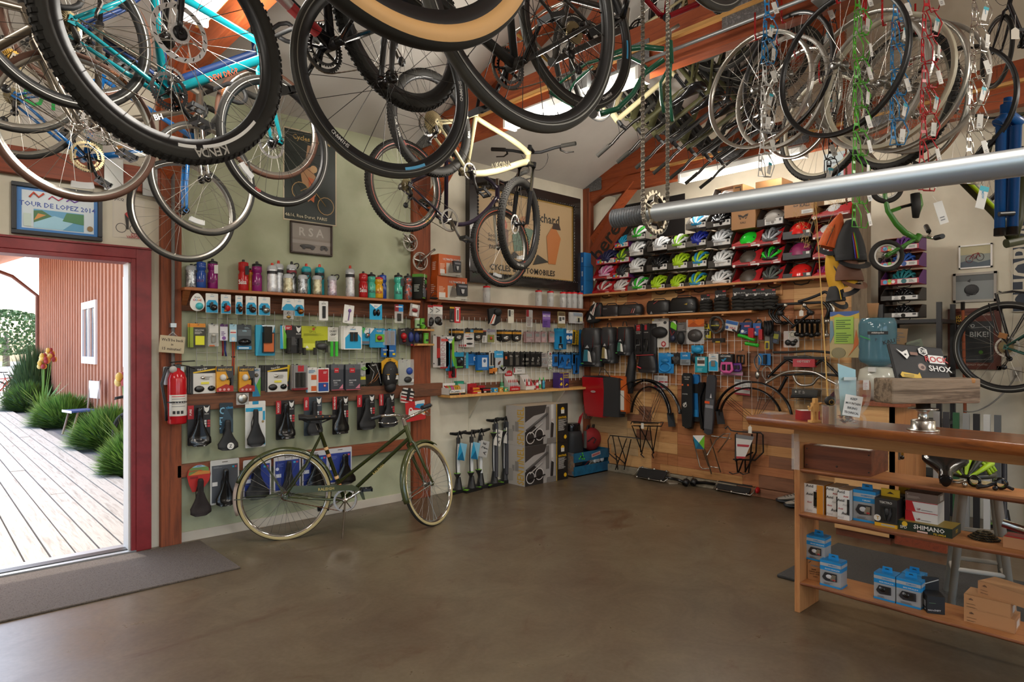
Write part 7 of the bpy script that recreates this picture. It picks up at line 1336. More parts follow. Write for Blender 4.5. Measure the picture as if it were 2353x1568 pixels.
for k in range(3):bar([(1725+28*k,140+k*10),(1690+28*k,165+k*10),(1668+28*k,205+k*12),(1690+28*k,250+k*12),(1730+30*k,290+k*5),(1770+30*k,285)],.013,'bglos',('black drop handlebar, outermost of three hooks beside the tires','black drop handlebar, middle of three hooks beside the tires','black drop handlebar, innermost of three hooks beside the tires')[k],off=.14-.03*k)
bar([(1700,150),(1800,140),(1900,135),(2000,130),(2100,125)],.013,'bmatt','straight black bar lying along the top of the dark grid',off=.12)
for k in range(3):bar([(2105+22*k,125),(2135+22*k,150),(2150+22*k,190),(2140+22*k,235),(2120+22*k,280)],.013,'bglos' if k<2 else 'alloy',('black curved bar end at the right of the dark grid, left of three','black curved bar end at the right of the dark grid, middle of three','silver curved bar end at the right of the dark grid')[k],off=.13-.02*k)
for k,pts in enumerate((((1800,150),(1760,215),(1870,320)),((1955,150),(2005,210),(1850,335)))):
 bar([pts[0],((pts[0][0]+pts[1][0])/2,(pts[0][1]+pts[1][1])/2),pts[1],((pts[1][0]+pts[2][0])/2,(pts[1][1]+pts[2][1])/2),pts[2]],.011,'bglos',('black quill stem arm, left half of the diamond shape','black quill stem arm, right half of the diamond shape')[k],cat='stem',off=.19,grp='stems hung on the dark grid',extra=lambda t,L:MB().lth([(0,-.03),(.024,-.03),(.024,.03),(0,.03)],'bplas',14,tuple(L[2]),ax='y').ell(L[0].x,L[0].y,L[0].z,.02,.02,.02,'alloy',8,6).bd('clamp',t))
for k,u in enumerate((1905,1945,1985,2025,2070,2145)):
 t,w,h=hung(5,(u-18,270,u+18,400+(k%2)*10),.12,'quill_clamp',('small black stem, first of the row under the diamond','small black stem, second of the row under the diamond','black stem with silver bolts, third of the row','black stem, fourth of the row','large black stem, fifth of the row','silver stem, last of the row')[k],'stem','stems hung on the dark grid')
 c='bglos' if k<5 else 'alloy';MB().tube([(0,-.02,-.01),(0,-.02,-h*.85)],.014,c,10).lth([(0,-.022),(.022,-.022),(.022,.022),(0,.022)],c,12,(0,-.02,-.012),ax='x').lth([(0,-.025),(.021,-.025),(.021,.025),(0,.025)],c,12,(0,-.02,-h*.9),ax='y').bd('stem_body',t)
t,w,h=hung(5,(1908,180,1952,238),.2,'price_tag','blank white string tag hanging in front of the diamond of stems','tag');MB().prism([(-w*.4,-h),(w*.4,-h),(w*.4,-h*.3),(0,-h*.1),(-w*.4,-h*.3)],0,-.001,'paper').tube([(0,0,-h*.15),(.005,0,.03)],.0008,'white',4).bd('tag_paper',t)
b5((1870,835,2095,920),'stand_pack','grey black pack with white cross mark under the spare bars','pack','#33322f',[('r',.05,.55,.95,1,'#3f3e3a'),('r',.16,.72,.24,.76,'#d8d6cc'),('r',.185,.64,.215,.84,'#d8d6cc'),('l',.3,.6,.4,.9,3,'#a9a8a2'),('l',.45,.6,.55,.9,3,'#a9a8a2'),('T',[(.05,.25),(.95,.3)],.012,'bplas')],d=.08,shp=[(.02,.3),(.95,.35),(1,.95),(.9,1),(.1,.95)],hok=0)
t,w,h=hung(5,(160,740,478,1062),.16,'pannier','red and black roll-top pannier hanging at the corner end of the board wall','bag')
mb=MB();mb.loft([[(x,y,z)for x,y in((-w*.5,-.07),(w*.1,-.11),(w*.12,.03),(-w*.46,.05))]if z>-.05 else[(x,y,z)for x,y in((-w*.5+o,-.07),(w*.12-o*.2,-.11),(w*.14-o*.2,.03),(-w*.46+o,.05))]for z,o in((0,0),(-h*.3,.01),(-h*.7,.03),(-h*.93,.05),(-h,.09))],'gl#a8161f',smo=0);mb.bd('red_panel',t)
mb=MB();mb.loft([[(x,y,z)for x,y in((w*.1,-.105),(w*.42,-.05),(w*.44,.05),(w*.12,.05))]for z in(0,-h*.3,-h*.75,-h*.97)],'bmatt',smo=0);mb.tube([(-w*.5,-.03,.0),(0,-.05,.012),(w*.5,0,-.02)],.02,'bmatt',8,flat=.6);mb.bd('black_side',t)
MB().disc(-w*.15,-h*.36,.038,-.108,'#b9a6a6',18,.013).text('ORTLIEB',-w*.15,-h*.36,.009,-.1095,'#6a5a5a').bd('logo',t);MB().tube([(-w*.12,-.04,0),(-w*.02,-.05,.1),(w*.06,-.05,.1),(w*.2,-.03,0)],.004,'bmatt',6).bd('carry_strap',t)
t,w,h=hung(5,(125,895,270,1100),.1,'helmet_straps','red rim and grey webbing straps hanging behind the pannier at the corner','strap');MB().ell(-w*.15,0,-.03,.05,.03,.02,'gl#b01c22',12,6).bd('rim',t)
mb=MB()
for k in range(4):mb.tube([(w*(-.2+.05*k),-.02,-.05),(w*(-.3+.1*k),-.03,-h*.5),(w*(-.2+.12*k),-.03,-h*.9),(w*(.1+.05*k),-.02,-h*.7)],.008,'#7a7a7a',6,flat=.3)
mb.bd('webbing',t)
b5((250,725,525,1025),'bag_card','orange and white card with grass picture behind the mudguards','card','#c05a22',[('r',.05,.72,.9,.9,'#c8641e'),('t','DRY BAGS',.45,.9,.05,'white'),('r',.6,.1,.95,.62,'#d4cfc4'),('r',.62,.2,.8,.5,'#4a7a2a'),('r',0,0,1,.06,'#2a2a2a')],d=.08,off=.1,hok=0)
def grd(cu,cv,ru,rv,a0,a1,label,off=.13,wd=.022,flap=0,tagc=None,c='bglos'):
 o=wpt(cu,cv,off);pr=wpt(cu+ru,cv,off);R_=abs(pr.y-o.y);pz=wpt(cu,cv-rv,off);Rz=abs(pz.z-o.z)
 t=thg('mudguard',label,'mudguard',T(o.x,o.y,o.z,RB),'mudguards on the board wall');secs=[]
 N=26
 for i in range(N+1):
  a=rad(a0+(a1-a0)*i/N);sec=[]
  for k in range(7):q=-1+2*k/6;e=1-.035*q*q;sec.append((R_*cos(a)*e,wd*q,Rz*sin(a)*e))
  for k in range(6,-1,-1):q=-1+2*k/6;e=.988-.035*q*q;sec.append((R_*cos(a)*e,wd*q,Rz*sin(a)*e))
  secs.append(sec)
 MB().loft(secs,c).bd('blade',t);mb=MB()
 for a in(a0+(a1-a0)*.3,a0+(a1-a0)*.8):
  for s in(-1,1):mb.tube([(R_*.1,s*.03,-Rz*.1),(R_*.95*cos(rad(a)),s*wd,Rz*.95*sin(rad(a)))],.002,'bplas',5)
 mb.bd('stay',t)
 if flap:a=rad(a0 if flap>0 else a1);MB().add([(R_*cos(a)-.02,-wd*1.5,Rz*sin(a)+.06),(R_*cos(a)+.02,wd*1.5,Rz*sin(a)+.06),(R_*cos(a)+.05,wd*1.5,Rz*sin(a)-.09),(R_*cos(a)-.0,-wd*1.5,Rz*sin(a)-.09)],[(0,1,2,3)],'bmatt').bd('mud_flap',t)
 if tagc:
  MB().prism([(-.018,-.16),(.018,-.16),(.018,-.1),(0,-.085),(-.018,-.1)],-.05,-.051,'paper').tube([(0,-.05,-.09),(.01,-.03,.0),(0,-.02,Rz*.98)],.001,'white',4).bd('price_tag',t)
 return t
grd(650,1040,300,290,5,178,'black mudguard, outermost of the three left arches',.16,tagc=1)
grd(660,1070,210,310,8,176,'black mudguard, middle of the three left arches',.13)
grd(690,1060,165,250,0,176,'black mudguard with rubber flap, innermost of the left arches',.1,flap=1)
grd(1530,1060,335,290,2,176,'black mudguard, outermost of the two right arches',.17,tagc=1)
grd(1510,1090,275,270,20,176,'black mudguard, innermost of the two right arches',.12,flap=-1)
b5((1390,760,1515,885),'header_card','white header card with red stripes behind the right mudguards','card','#d4d2ce',[('r',0,.35,1,.5,'#b03a44'),('r',0,0,1,.12,'#b03a44'),('l',.1,.55,.9,.8,3,'#9a9a9a'),('r',0,.82,1,1,'#8a8a88')],off=.05,hok=0,roll=3)
b5((725,725,835,838),'header_card','white header card with red stripes behind the left mudguards','card','#c4c0bc',[('r',0,.1,1,.26,'#a83a40'),('r',0,.5,1,.6,'#a83a40'),('l',.1,.65,.9,.9,3,'#8a8a8a')],off=.05,hok=0)
def longguard(r,label,c,L,pts_=None,off=.12,d=.03,roll=0):return b5(r,'clip_mudguard',label,'mudguard',c,L,off=off,d=d,hok=0,roll=roll,grp='clip-on mudguards',shp=[(.1,.03),(.5,0),(.9,.03),(1,.3),(.95,.95),(.8,1),(.2,1),(.05,.95),(0,.3)],pts_=pts_)
longguard((958,705,1050,1155),'long black carded mudguard with orange marks and white shield','#181819',[('t','CALL AND',.5,.93,.02,'#c9c6c0'),('t','HODIE',.5,.89,.02,'#c9c6c0'),('r',.05,.77,.2,.8,'#c85a2a'),('r',.55,.77,.7,.8,'#c85a2a'),('t','everyday',.35,.62,.03,'#b9b6b0'),('c',.35,.42,.18,'#c9c6c0'),('c',.35,.42,.13,'#181819'),('p',[(.25,.38),(.5,.46),(.45,.48),(.22,.41)],'#c9c6c0')])
longguard((1040,715,1105,1100),'blue and black clip mudguard behind the shield one','#1a6aa8',[('r',0,.6,1,.8,'#1b1b1c'),('r',.2,.05,.8,.25,'#2a8ccc'),('r',0,.0,1,.1,'#1a1a1a')],off=.06)
longguard((980,1040,1055,1160),'glossy black mudguard tip with blue clip at the bottom','bglos',[('r',0,.7,1,1,'#2090d0')],off=.08)
longguard((1165,720,1245,1215),'grey mudguard blade with silver label and orange band','#34353a',[('r',.1,.1,.9,.6,'#55565a'),('r',0,.52,.5,.56,'#d8501c'),('p',[(.5,.62),(.7,.62),(.6,.7)],'#c9c9cc'),('r',.1,.45,.9,.5,'#8a8b90')],off=.12,roll=4)
longguard((1085,780,1165,1170),'slim black curved mudguard leaning left of the grey blade','bglos',[('T',[(.9,1),(.3,.7),(.2,.4),(.5,0)],.012,'bglos')],off=.1,roll=-4)
nb=oB(1942,712,-.3)
pk(0,(1907,716,1974,822),'notice_poster','painted notice with lime text panel hanging beside the water cooler','poster','#b9a878',[('r',0,.9,1,1,'#3a5a9a'),('p',[(0,.88),(.3,.95),(.6,.88),(1,.96),(1,.84),(0,.84)],'#c8a83a'),('e',.3,.1,.25,.12,.001,'#8a8260'),('p',[(.6,0),(1,.3),(.9,.6),(.8,.2)],'#c86a2a'),('p',[(0,.3),(.15,.5),(.1,.8),(0,.8)],'#6a8a9a'),('r',.16,.3,.82,.88,'#9ac04a'),('l',.22,.62,.76,.84,5,'#4a6a2a'),('l',.22,.34,.76,.56,5,'#5a7a34')],wall='B',off=.34,d=.003,hok=0)
# things standing on the floor along the walls
NOISE('matgrey',['#4c433d','#62584f','#40372f'],90,.95,bump=.5);NOISE('matblack',['#2a2a2a','#3a3a39','#232323'],120,.8,bump=.4)
MB().box(-1.17,1.17,-.415,.415,0,.012,'matgrey').bd('door_mat',None,'brown-grey ribbed mat lying inside the open door','mat',None,None,T(-5.74,-.49,0),.004)
t=thg('fire_extinguisher','red fire extinguisher with white label hung on the first post','fire extinguisher',T(-4.75,-.145,.92))
MB().lth([(0,0),(.06,0),(.064,.01),(.064,.33),(.05,.375),(.025,.395),(.022,.41),(0,.41)],'gl#b4141e',24).bd('cylinder',t)
mb=MB();mb.lth([(.0648,.06),(.0648,.215)],'#d8d4cc',16,a0=-2.75,a1=-.35)
for k in range(5):mb.lth([(.0652,.20-.018*k),(.0652,.205-.018*k)],'#8a8a8a' if k else '#c03038',8,a0=-2.4,a1=-.9)
for k in range(3):mb.lth([(.0652,.075),(.0652,.098)],'#2a2a2a',3,a0=-2.3+.42*k,a1=-2.0+.42*k)
mb.bd('label',t);MB().lth([(.0655,.155),(.0655,.165)],'bplas',20).bd('strap',t)
MB().box(-.02,.02,-.02,.02,.405,.435,'dsteel').tube([(-.05,0,.45),(.0,0,.455),(.12,-.01,.46)],.008,'bplas',6,flat=.6).tube([(0,0,.435),(.08,0,.42),(.12,-.01,.40)],.008,'bplas',6,flat=.6).bd('valve_handle',t)
MB().tube([(-.02,-.01,.42),(-.08,-.02,.41),(-.11,-.03,.3),(-.085,-.04,.12),(-.08,-.03,.03)],.011,'bplas',8).bd('hose',t);MB().lth([(0,-.003),(.026,-.003),(.026,.003),(0,.003)],'#b8b4b0',14,(-.035,-.03,.40),ax='y').bd('gauge',t)
t=thg('electrical_box','grey metal junction box with its conduit running up the first post','electrical box',T(-4.762,-.062,1.21))
MB().box(-.065,.065,-.05,0,0,.125,'galv').box(-.07,.07,-.054,-.05,-.005,.13,'galv').disc(.035,.09,.016,-.0545,'#b9c07a').bd('box',t,bevel=.004);MB().tube([(0,-.025,.125),(0,-.025,2.2)],.0125,'galv',10).bd('conduit',t)
MB().box(-.02,.02,-.04,-.0,.42,.45,'galv').bd('conduit_strap',t)
t=thg('paper_sign','small handwritten paper sign hung on the conduit of the first post','sign',T(-4.772,-.12,1.565)@MR(rad(5),4,'Y'))
MB().box(-.085,.085,-.003,0,-.125,0,'#c4b494').text("We'll be back",0,-.03,.022,-.004,'#4a3a30',w=.15).text('in',0,-.063,.016,-.004,'#4a3a30').text('15 minutes!',0,-.095,.022,-.004,'#4a3a30',w=.15).bd('paper',t);MB().tube([(-.03,-.002,0),(0,.01,.03),(.03,-.002,0)],.004,'clear',5).bd('string',t)
def frm(p0,p1,label,fc,fw,inner,L,name='framed_print',d=.03,y=.0):
 w=p1[0]-p0[0];h=p0[1]-p1[1];t=thg(name,label,'picture',T((p0[0]+p1[0])/2,y,p0[1]))
 mb=MB()
 for a,b_,c,e in((-w/2,w/2,-fw,0),(-w/2,w/2,-h,-h+fw),(-w/2,-w/2+fw,-h+fw,-fw),(w/2-fw,w/2,-h+fw,-fw)):mb.box(a,b_,-d,0,c,e,fc)
 if fw:mb.bd('frame',t,bevel=.004)
 mb=MB();mb.box(-w/2+fw,w/2-fw,-d*.5,0,-h+fw,-fw,inner);mb.X=T(0,0,-fw);ops(mb,w-2*fw,h-2*fw,-d*.5,L);mb.X=None;mb.bd('print',t);return t
frm((-5.71,2.565),(-5.20,2.225),'black framed blue cycling event print above the door','#1c1d22',.028,'#2f74b8',[('r',.06,.06,.95,.94,'#c9d4da'),('t','TOUR DE LOPEZ 2014',.5,.63,.12,'#2a4a9a'),('r',.2,.08,.82,.52,'#5a9ac0'),('p',[(.2,.08),(.55,.08),(.7,.3),(.45,.4),(.2,.2)],'#9ac8dc'),('p',[(.2,.2),(.42,.38),(.3,.5),(.2,.48)],'#3a6a3a'),('p',[(.55,.3),(.82,.25),(.82,.5),(.6,.5)],'#3f7a4a'),('p',[(.2,.25),(.35,.4),(.25,.42)],'#c8883a'),('r',.08,.1,.17,.4,'#b9c9c0'),('c',.9,.18,.04,'#8a6a3a'),('T',[(.15,.78),(.2,.9),(.26,.8),(.32,.9)],.006,'#c8503a'),('T',[(.38,.78),(.42,.86),(.5,.78),(.56,.86)],.004,'#c83a5a'),('T',[(.6,.78),(.64,.84),(.7,.78),(.76,.84)],.004,'#7a4ab0')])
def cyclist(x,y,k,body,whl):return[('c',x-.22*k,y-.32*k,.2*k,whl),('c',x-.22*k,y-.32*k,.175*k,'#d0c8b8'),('c',x+.28*k,y-.32*k,.2*k,whl),('c',x+.28*k,y-.32*k,.175*k,'#d0c8b8'),('p',[(x-.1*k,y+.1*k),(x+.15*k,y+.3*k),(x+.22*k,y+.2*k),(x+.02*k,y-.05*k)],body),('p',[(x-.1*k,y+.1*k),(x+.05*k,y-.02*k),(x+.05*k,y-.35*k),(x-.02*k,y-.35*k)],'#2a2420'),('p',[(x+.15*k,y+.28*k),(x+.3*k,y),(x+.26*k,y-.02*k),(x+.1*k,y+.2*k)],'#c89a78'),('c',x+.2*k,y+.36*k,.07*k,'#c89a78'),('p',[(x+.14*k,y+.38*k),(x+.26*k,y+.38*k),(x+.2*k,y+.45*k)],'#2a2018')]
frm((-5.135,2.555),(-4.93,2.268),'unframed poster of a racing cyclist bent over the bars','white',0,'#cfc8ba',[('t','JACQ',.2,.95,.08,'#2a2420'),('r',.05,.02,.95,.9,'#d4ccbc')]+cyclist(.45,.52,.85,'#b02a2a','#3a3a3a')+[('t','COEUR',.78,.1,.07,'#b03038'),('t','VAINCRE',.65,.04,.06,'#b03038')],'poster',.004)
frm((-3.887,3.35),(-3.395,2.56),'tall dark green cycling poster with cream lettering and a rider in pale cloth','#cdbfa0',.012,'#18231a',[('t','Cycles Brillant',.52,.92,.075,'#c9a862'),('p',[(.3,.55),(.5,.62),(.62,.5),(.6,.3),(.45,.22),(.36,.35)],'#b98a60'),('p',[(.42,.62),(.52,.74),(.5,.86),(.44,.86),(.4,.7)],'#b08a66'),('c',.56,.6,.07,'#c9a070'),('c',.3,.33,.17,'#b9935c'),('c',.3,.33,.155,'#18231a'),('c',.8,.2,.17,'#b9935c'),('c',.8,.2,.155,'#18231a'),('T',[(.3,.33),(.5,.4),(.8,.2)],.004,'#b9935c'),('p',[(.45,.5),(.6,.48),(.56,.22),(.48,.25)],'#c8683a'),('t','14&16, Rue Duret, PARIS',.4,.045,.045,'#c9bfa0')],'poster',.006)
frm((-3.83,2.56),(-3.445,2.285),'small brown framed old photograph of racers with big letters','#3a2a20',.014,'#857a70',[('r',0,.5,1,1,'#8f857a'),('t','R S A',.5,.72,.3,'#b9b0a6'),('r',0,.3,1,.42,'#9a9086'),('e',.4,.22,.2,.07,.002,'#3a3430'),('c',.3,.18,.05,'#2a2622'),('c',.52,.18,.05,'#2a2622'),('e',.82,.24,.09,.06,.002,'#2a2622'),('c',.76,.18,.04,'#2a2622'),('c',.88,.18,.04,'#2a2622')])
P('carved','#1d1714',.3,coat=.5)
t=frm((-1.92,3.30),(-.17,2.165),'very large dark carved frame with a tan advertising poster under the hanging bikes','carved',.115,'#b59a72',[('r',0,0,1,1,'#b89c74'),('t','Georges',.24,.88,.1,'#2e2a22'),('t','Richard',.7,.78,.12,'#2e2a22'),('t','Societe',.17,.46,.05,'#3a342a'),('t','Anonyme',.17,.4,.05,'#3a342a'),('t','PARIS',.17,.32,.05,'#3a342a'),('t','CYCLES & AUTOMOBILES',.46,.08,.075,'#2e2a22'),('p',[(.36,.3),(.5,.34),(.56,.6),(.44,.62),(.34,.5)],'#5f7a66'),('c',.46,.68,.045,'#b07a50'),('p',[(.72,.2),(.8,.2),(.86,.55),(.78,.72),(.7,.55)],'#b8713a'),('p',[(.76,.66),(.86,.66),(.84,.74),(.78,.74)],'#3a2a22'),('c',.24,.6,.05,'#b0583a'),('p',[(.2,.35),(.3,.35),(.3,.55),(.22,.58)],'#7a5a4a'),('p',[(.28,.18),(.42,.24),(.36,.3)],'#2e2a22'),('p',[(.55,.16),(.72,.22),(.6,.3)],'#2e2a22')],d=.07)
mb=MB()
for k in range(44):
 x=-.82+1.64*k/43
 for z in(-.107,-1.135+.107):mb.ell(x,-.07,z,.017,.01,.012,'carved',8,5)
for k in range(26):
 z=-.13-.88*k/25
 for x in(-.76,.76):mb.ell(x,-.07,z,.012,.01,.016,'carved',8,5)
mb.bd('carved_moulding',t)
MB().box(-.76,.76,-.048,-.036,-.128,-.116,'#a8863f').box(-.76,.76,-.048,-.036,-1.02,-1.008,'#a8863f').box(-.766,-.754,-.048,-.036,-1.02,-.116,'#a8863f').box(.754,.766,-.048,-.036,-1.02,-.116,'#a8863f').bd('gilt_slip',t)
for p0,p1,lb,L in(((-5.66,3.28),(-5.35,2.95),'white poster with green lettering high above the beam',[('t','OTL',.5,.6,.4,'#2ac05a')]),((-5.3,3.0),(-5.0,2.82),'small white poster with small pictures high above the beam',[('t','TOUR DE LOPEZ',.5,.8,.12,'#2a7a6a'),('r',.1,.2,.35,.6,'#8a9a7a'),('c',.7,.4,.12,'#c8883a')])):frm(p0,p1,lb,'white',0,'#c9c4bc',L,'poster',.004)
def pump(x,y,rz,label,tall=0,tagc=None,tagm='#2a8ab8'):
 t=thg('floor_pump',label,'pump',T(x,y,0,rz),'floor pumps by the cream wall');g='#6aa81e';H=.60 if not tall else.70
 mb=MB();mb.prism([(-.12,.0),(.12,0),(.125,.016),(.05,.035),(-.05,.035),(-.125,.016)],-.045,.045,'bplas');mb.tube([(0,0,.03),(0,0,.16)],[.045,.024],'bplas',8);mb.bd('foot',t,bevel=.003)
 MB().box(-.115,-.05,-.035,.035,.024,.03,g).box(.05,.115,-.035,.035,.024,.03,g).bd('foot_pad',t)
 bc='#d4d6d6' if not tall else '#b9bcc0'
 mb=MB();mb.tube([(0,0,.12),(0,0,H-.08)],.019 if not tall else.015,bc,14);mb.text('MSW',0,.42,.028,-.0195,g,rot=90);mb.bd('barrel',t)
 if tall:MB().tube([(.0,-.03,.1),(0,-.03,H-.03)],.02,'#33343a',10).bd('outer_tube',t)
 MB().tube([(0,0,H-.1),(0,0,H-.04)],.022,'bplas',12).tube([(0,0,H-.04),(0,0,H)],.008,'steel',8).bd('collar',t)
 MB().tube([(-.115,0,H+.012),(-.04,0,H),(.04,0,H),(.115,0,H+.012)],[.013,.017,.017,.013],'bplas',10).bd('handle',t)
 zg=.2 if not tall else H-.13;MB().lth([(.004,-.06),(.035,0),(.036,.006),(0,.006)],'bplas',14,(-.05,-.035,zg)).lth([(0,.0075),(.034,.0075)],'#7ac02a',14,(-.05,-.035,zg)).bd('gauge',t)
 MB().tube(bez((-.03,-.03,.06),(-.12,-.05,.3),(-.05,-.04,H+.05),(0,-.02,H+.03),10)+[V((.02,-.03,H-.05))],.006,'bplas',7).bd('hose',t)
 if tagc:mb=MB();mb.X=T(.03,-.045,H-.1)@MR(rad(14),4,'Y');mb.box(-.055,.055,-.002,0,-.17,0,tagc);(mb.add([(-.055,-.003,-.17),(.055,-.003,-.17),(0,-.003,-.08)],[(0,1,2)],'#156a94').add([(-.055,-.003,-.17),(0,-.003,-.08),(-.055,-.003,0)],[(0,1,2)],'#2a9cc8')if tagc=='#8ac4dc' else mb.text('2 E',-.01,-.05,.04,-.003,'#2a2a2a',rot=80).text('A 1',.02,-.11,.04,-.003,'#2a2a2a',rot=80));mb.X=None;mb.bd('hang_tag',t)
 return t
def fp(u,v):return oZ(u,v,0)
a=fp(1053,1132);pump(a.x,a.y,.15,'white floor pump with blue triangle tag, leftmost by the cream wall',tagc='#8ac4dc')
a=fp(1083,1130);pump(a.x+.02,a.y+.02,.15,'white floor pump with dark head, second from the left',tagc='#8ac4dc')
a=fp(1108,1125);pump(a.x+.03,a.y+.06,-.1,'white floor pump with grey paper tag, set back in the middle',tagc='#b9b8b4')
a=fp(1136,1117);pump(a.x,a.y,.1,'tall dark floor pump with gauge at the handle, front of two',1,tagc='paper')
a=fp(1164,1112);pump(a.x+.02,a.y+.05,.0,'tall dark floor pump, rear of two beside the big boxes',1,tagc='paper')
def rbx(z,label):
 x0,x1=-1.405,-.745;L=[('r',0,0,1,1,'#8d8782'),('r',0,0,.72,1,'#a39d97'),('p',[(0,0),(.42,0),(.42,.3),(.2,.5),(0,.35)],'#2a2624'),('p',[(0,.6),(.2,.75),(.45,.8),(.5,1),(0,1)],'#3a3532'),('r',.48,.35,.56,.95,'#6a6560'),('r',.6,.5,.66,1,'#c9c4be'),('c',.12,.2,.1,'#d0cac4'),('c',.12,.2,.085,'#2a2624'),('c',.32,.26,.1,'#d0cac4'),('c',.32,.26,.085,'#2a2624'),('T',[(.02,.4),(.3,.62),(.5,.78)],.012,'#4a4644'),('T',[(.1,.3),(.4,.55)],.006,'#b9b4ae'),('T',[(.05,.15),(.45,.22)],.008,'#1a1817'),('p',[(.58,.15),(.64,.15),(.66,.5),(.6,.55)],'#2a2624'),('c',.62,.6,.022,'#b9aaa0'),('r',.5,0,.72,.14,'#77716b'),('r',.72,0,.735,1,'#d8a81c'),('r',.735,0,1,1,'#1b1918'),('c',.87,.84,.045,'#d8a81c'),('r',.83,.74,.91,.84,'#d4d0c8'),('t','SENTINEL',.865,.64,.055,'#d8a81c'),('l',.76,.3,.98,.6,12,'#b9b5ae'),('c',.93,.12,.035,'#d8a81c')]
 o=bx(((x0+x1)/2,-.215,z),x1-x0,.30,.425,'rack_box',label,'box','#b4afa9',0,L,[('t','SENTINEL',.75,.5,.3,'#c8a040',90),('r',.5,.35,.68,.6,'#8a8682'),('r',.35,.35,.47,.5,'#8a8682'),('r',.1,.1,.4,.4,'#a09b95')],top='#b9ac98',grp='rack boxes');return o
rbx(0,'large black and white photo carton with yellow stripe, lower of two');rbx(.427,'large black and white photo carton with yellow stripe, upper of two')
NOISE('cratebluepaint',['#0f4a66','#145a78','#0d4260'],6,.5);NOISE('crateworn',['#2f6a80','#7a5a44','#8a7a66','#1a4a5e'],9,.7)
t=thg('crate','blue painted wooden crate with a green splash and sticker at the corner','crate',T(-.33,-.24,0));CX,CY,CH=.32,.155,.27
MB().box(-CX,CX,-CY,-CY+.014,0,.115,'cratebluepaint').bd('lower_board',t);
mb=MB();mb.box(-CX,CX,-CY,-CY+.014,.165,CH,'cratebluepaint');mb.X=MR(0,4,'X')
for k in range(9):a=k*.7;mb.disc(-.19+.025*cos(a)*(k%3),.22+.02*sin(a)*(k%3),.012,-CY-.001,'#46b01e',7)
mb.X=T(.06,0,.225)@MR(rad(-8),4,'Y');mb.rect(-.08,-.02,.08,.02,-CY-.0012,'#c4bfb8');mb.rect(-.074,-.015,.074,.015,-CY-.002,'#b06a68');mb.text('MUSTACHE',0,0,.016,-CY-.003,'#8a3a3a');mb.X=None;mb.bd('upper_board',t)
MB().box(-CX,-CX+.02,-CY+.014,CY,0,CH,'crateworn').bd('end_board',t);MB().box(CX-.02,CX,-CY+.014,CY,0,CH,'cratebluepaint').bd('end_board',t);MB().box(-CX,CX,CY-.014,CY,0,CH,'cratebluepaint').bd('rear_board',t);MB().box(-CX,CX,-CY,CY,0,.012,'crateworn').bd('floor_board',t)
t=thg('handlebar_bag','red rounded handlebar bag with black loops lying in the blue crate','bag',T(-.13,-.2,.24,.1));mb=MB();mb.ell(0,0,.13,.16,.1,.14,'mt#8a1a1c',20,12);mb.bd('bag_body',t)
for x in(-.07,.04):MB().tube([(x-.02,0,.25),(x-.015,-.01,.3),(x+.015,-.01,.3),(x+.02,0,.25)],.008,'bmatt',7).bd('loop',t)
MB().tube([(-.15,-.06,.12),(-.1,-.1,.17),(-.04,-.1,.14),(-.1,-.11,.1)],.006,'bmatt',6).bd('buckle_strap',t)
t=thg('pannier','black basket bag with a red back board standing in the blue crate','bag',T(-.46,-.2,.1,-.2));mb=MB();soft(mb,.26,.18,.40,'bmatt',5,taper=.85);mb.bd('bag_body',t);mb=MB();mb.X=T(0,0,.36);soft(mb,.18,.13,.13,'bglos',3);mb.X=None;mb.bd('top_flap',t)
MB().add([(-.1,-.08,.12),(-.07,-.085,.1),(.13,-.02,.58),(.16,-.01,.62),(.08,-.02,.56)],[(0,1,2,3,4)],'gl#8a1a20').bd('back_board',t);MB().box(.09,.12,-.11,-.09,.2,.4,'#4a4a46').bd('strap',t)
for k,(x,c,lb)in enumerate(((-.25,'white','white ribbed bottle lying in the blue crate slot, left'),(-.19,'#c9c6c0','white ribbed bottle lying in the blue crate slot, middle'),(-.12,'white','white ribbed bottle lying in the blue crate slot, right'))):MB().lth([(0,0),(.03,0),(.033,.01),(.026,.02),(.033,.03),(.026,.04),(.033,.05),(.03,.1),(0,.1)],c,14,ax='y').bd('drink_bottle',None,lb,'bottle','bottles in the blue crate',None,T(x,-.37,.148))
MB().tube([(-.1,0,0),(.1,.02,.09)],.004,'gl#b01c22',6).bd('red_rod',None,'thin red rod seen through the slot of the blue crate','rod',None,None,T(-.42,-.36,.06));MB().tube([(-.08,0,0),(.08,.02,.09)],.004,'white',6).bd('white_rod',None,'thin white rod seen through the slot of the blue crate','rod',None,None,T(-.34,-.355,.06))
t=thg('wire_basket','black wire bicycle basket standing behind the crate next to the cartons','basket',T(-.62,-.09,.0));mb=MB()
for z,k in((.25,.8),(.36,.9),(.48,1)):mb.tube([(-.14*k,-.08*k,z+.1),(.14*k,-.08*k,z+.1),(.14*k,.08*k,z+.1),(-.14*k,.08*k,z+.1)],.004,'bplas',6,clo=1)
for i in range(7):
 x=-.12+.04*i;mb.tube([(x*.8,-.064,.35),(x,-.08,.58)],.003,'bplas',5,caps=0);mb.tube([(x*.8,.064,.35),(x,.08,.58)],.003,'bplas',5,caps=0)
mb.tube([(0,.05,0),(0,.05,.36)],.01,'bplas',6);mb.bd('basket',t)
def rkp(P_,r,c,name,label,extra=None,off=.1,cat='luggage rack'):
 o=wpt(P_[0][0][0],P_[0][0][1],off,0);t=thg(name,label,cat,T(o.x,o.y,o.z,RB),'luggage racks on the board wall')
 def L(q):w=wpt(q[0],q[1],off+(q[2]if len(q)>2 else 0),0);return V((-(w.y-o.y),w.x-o.x,w.z-o.z))
 mb=MB()
 for pl in P_:mb.tube([L(q)for q in pl],r,c,7)
 mb.bd('rack_frame',t)
 if extra:extra(t,L)
 return t
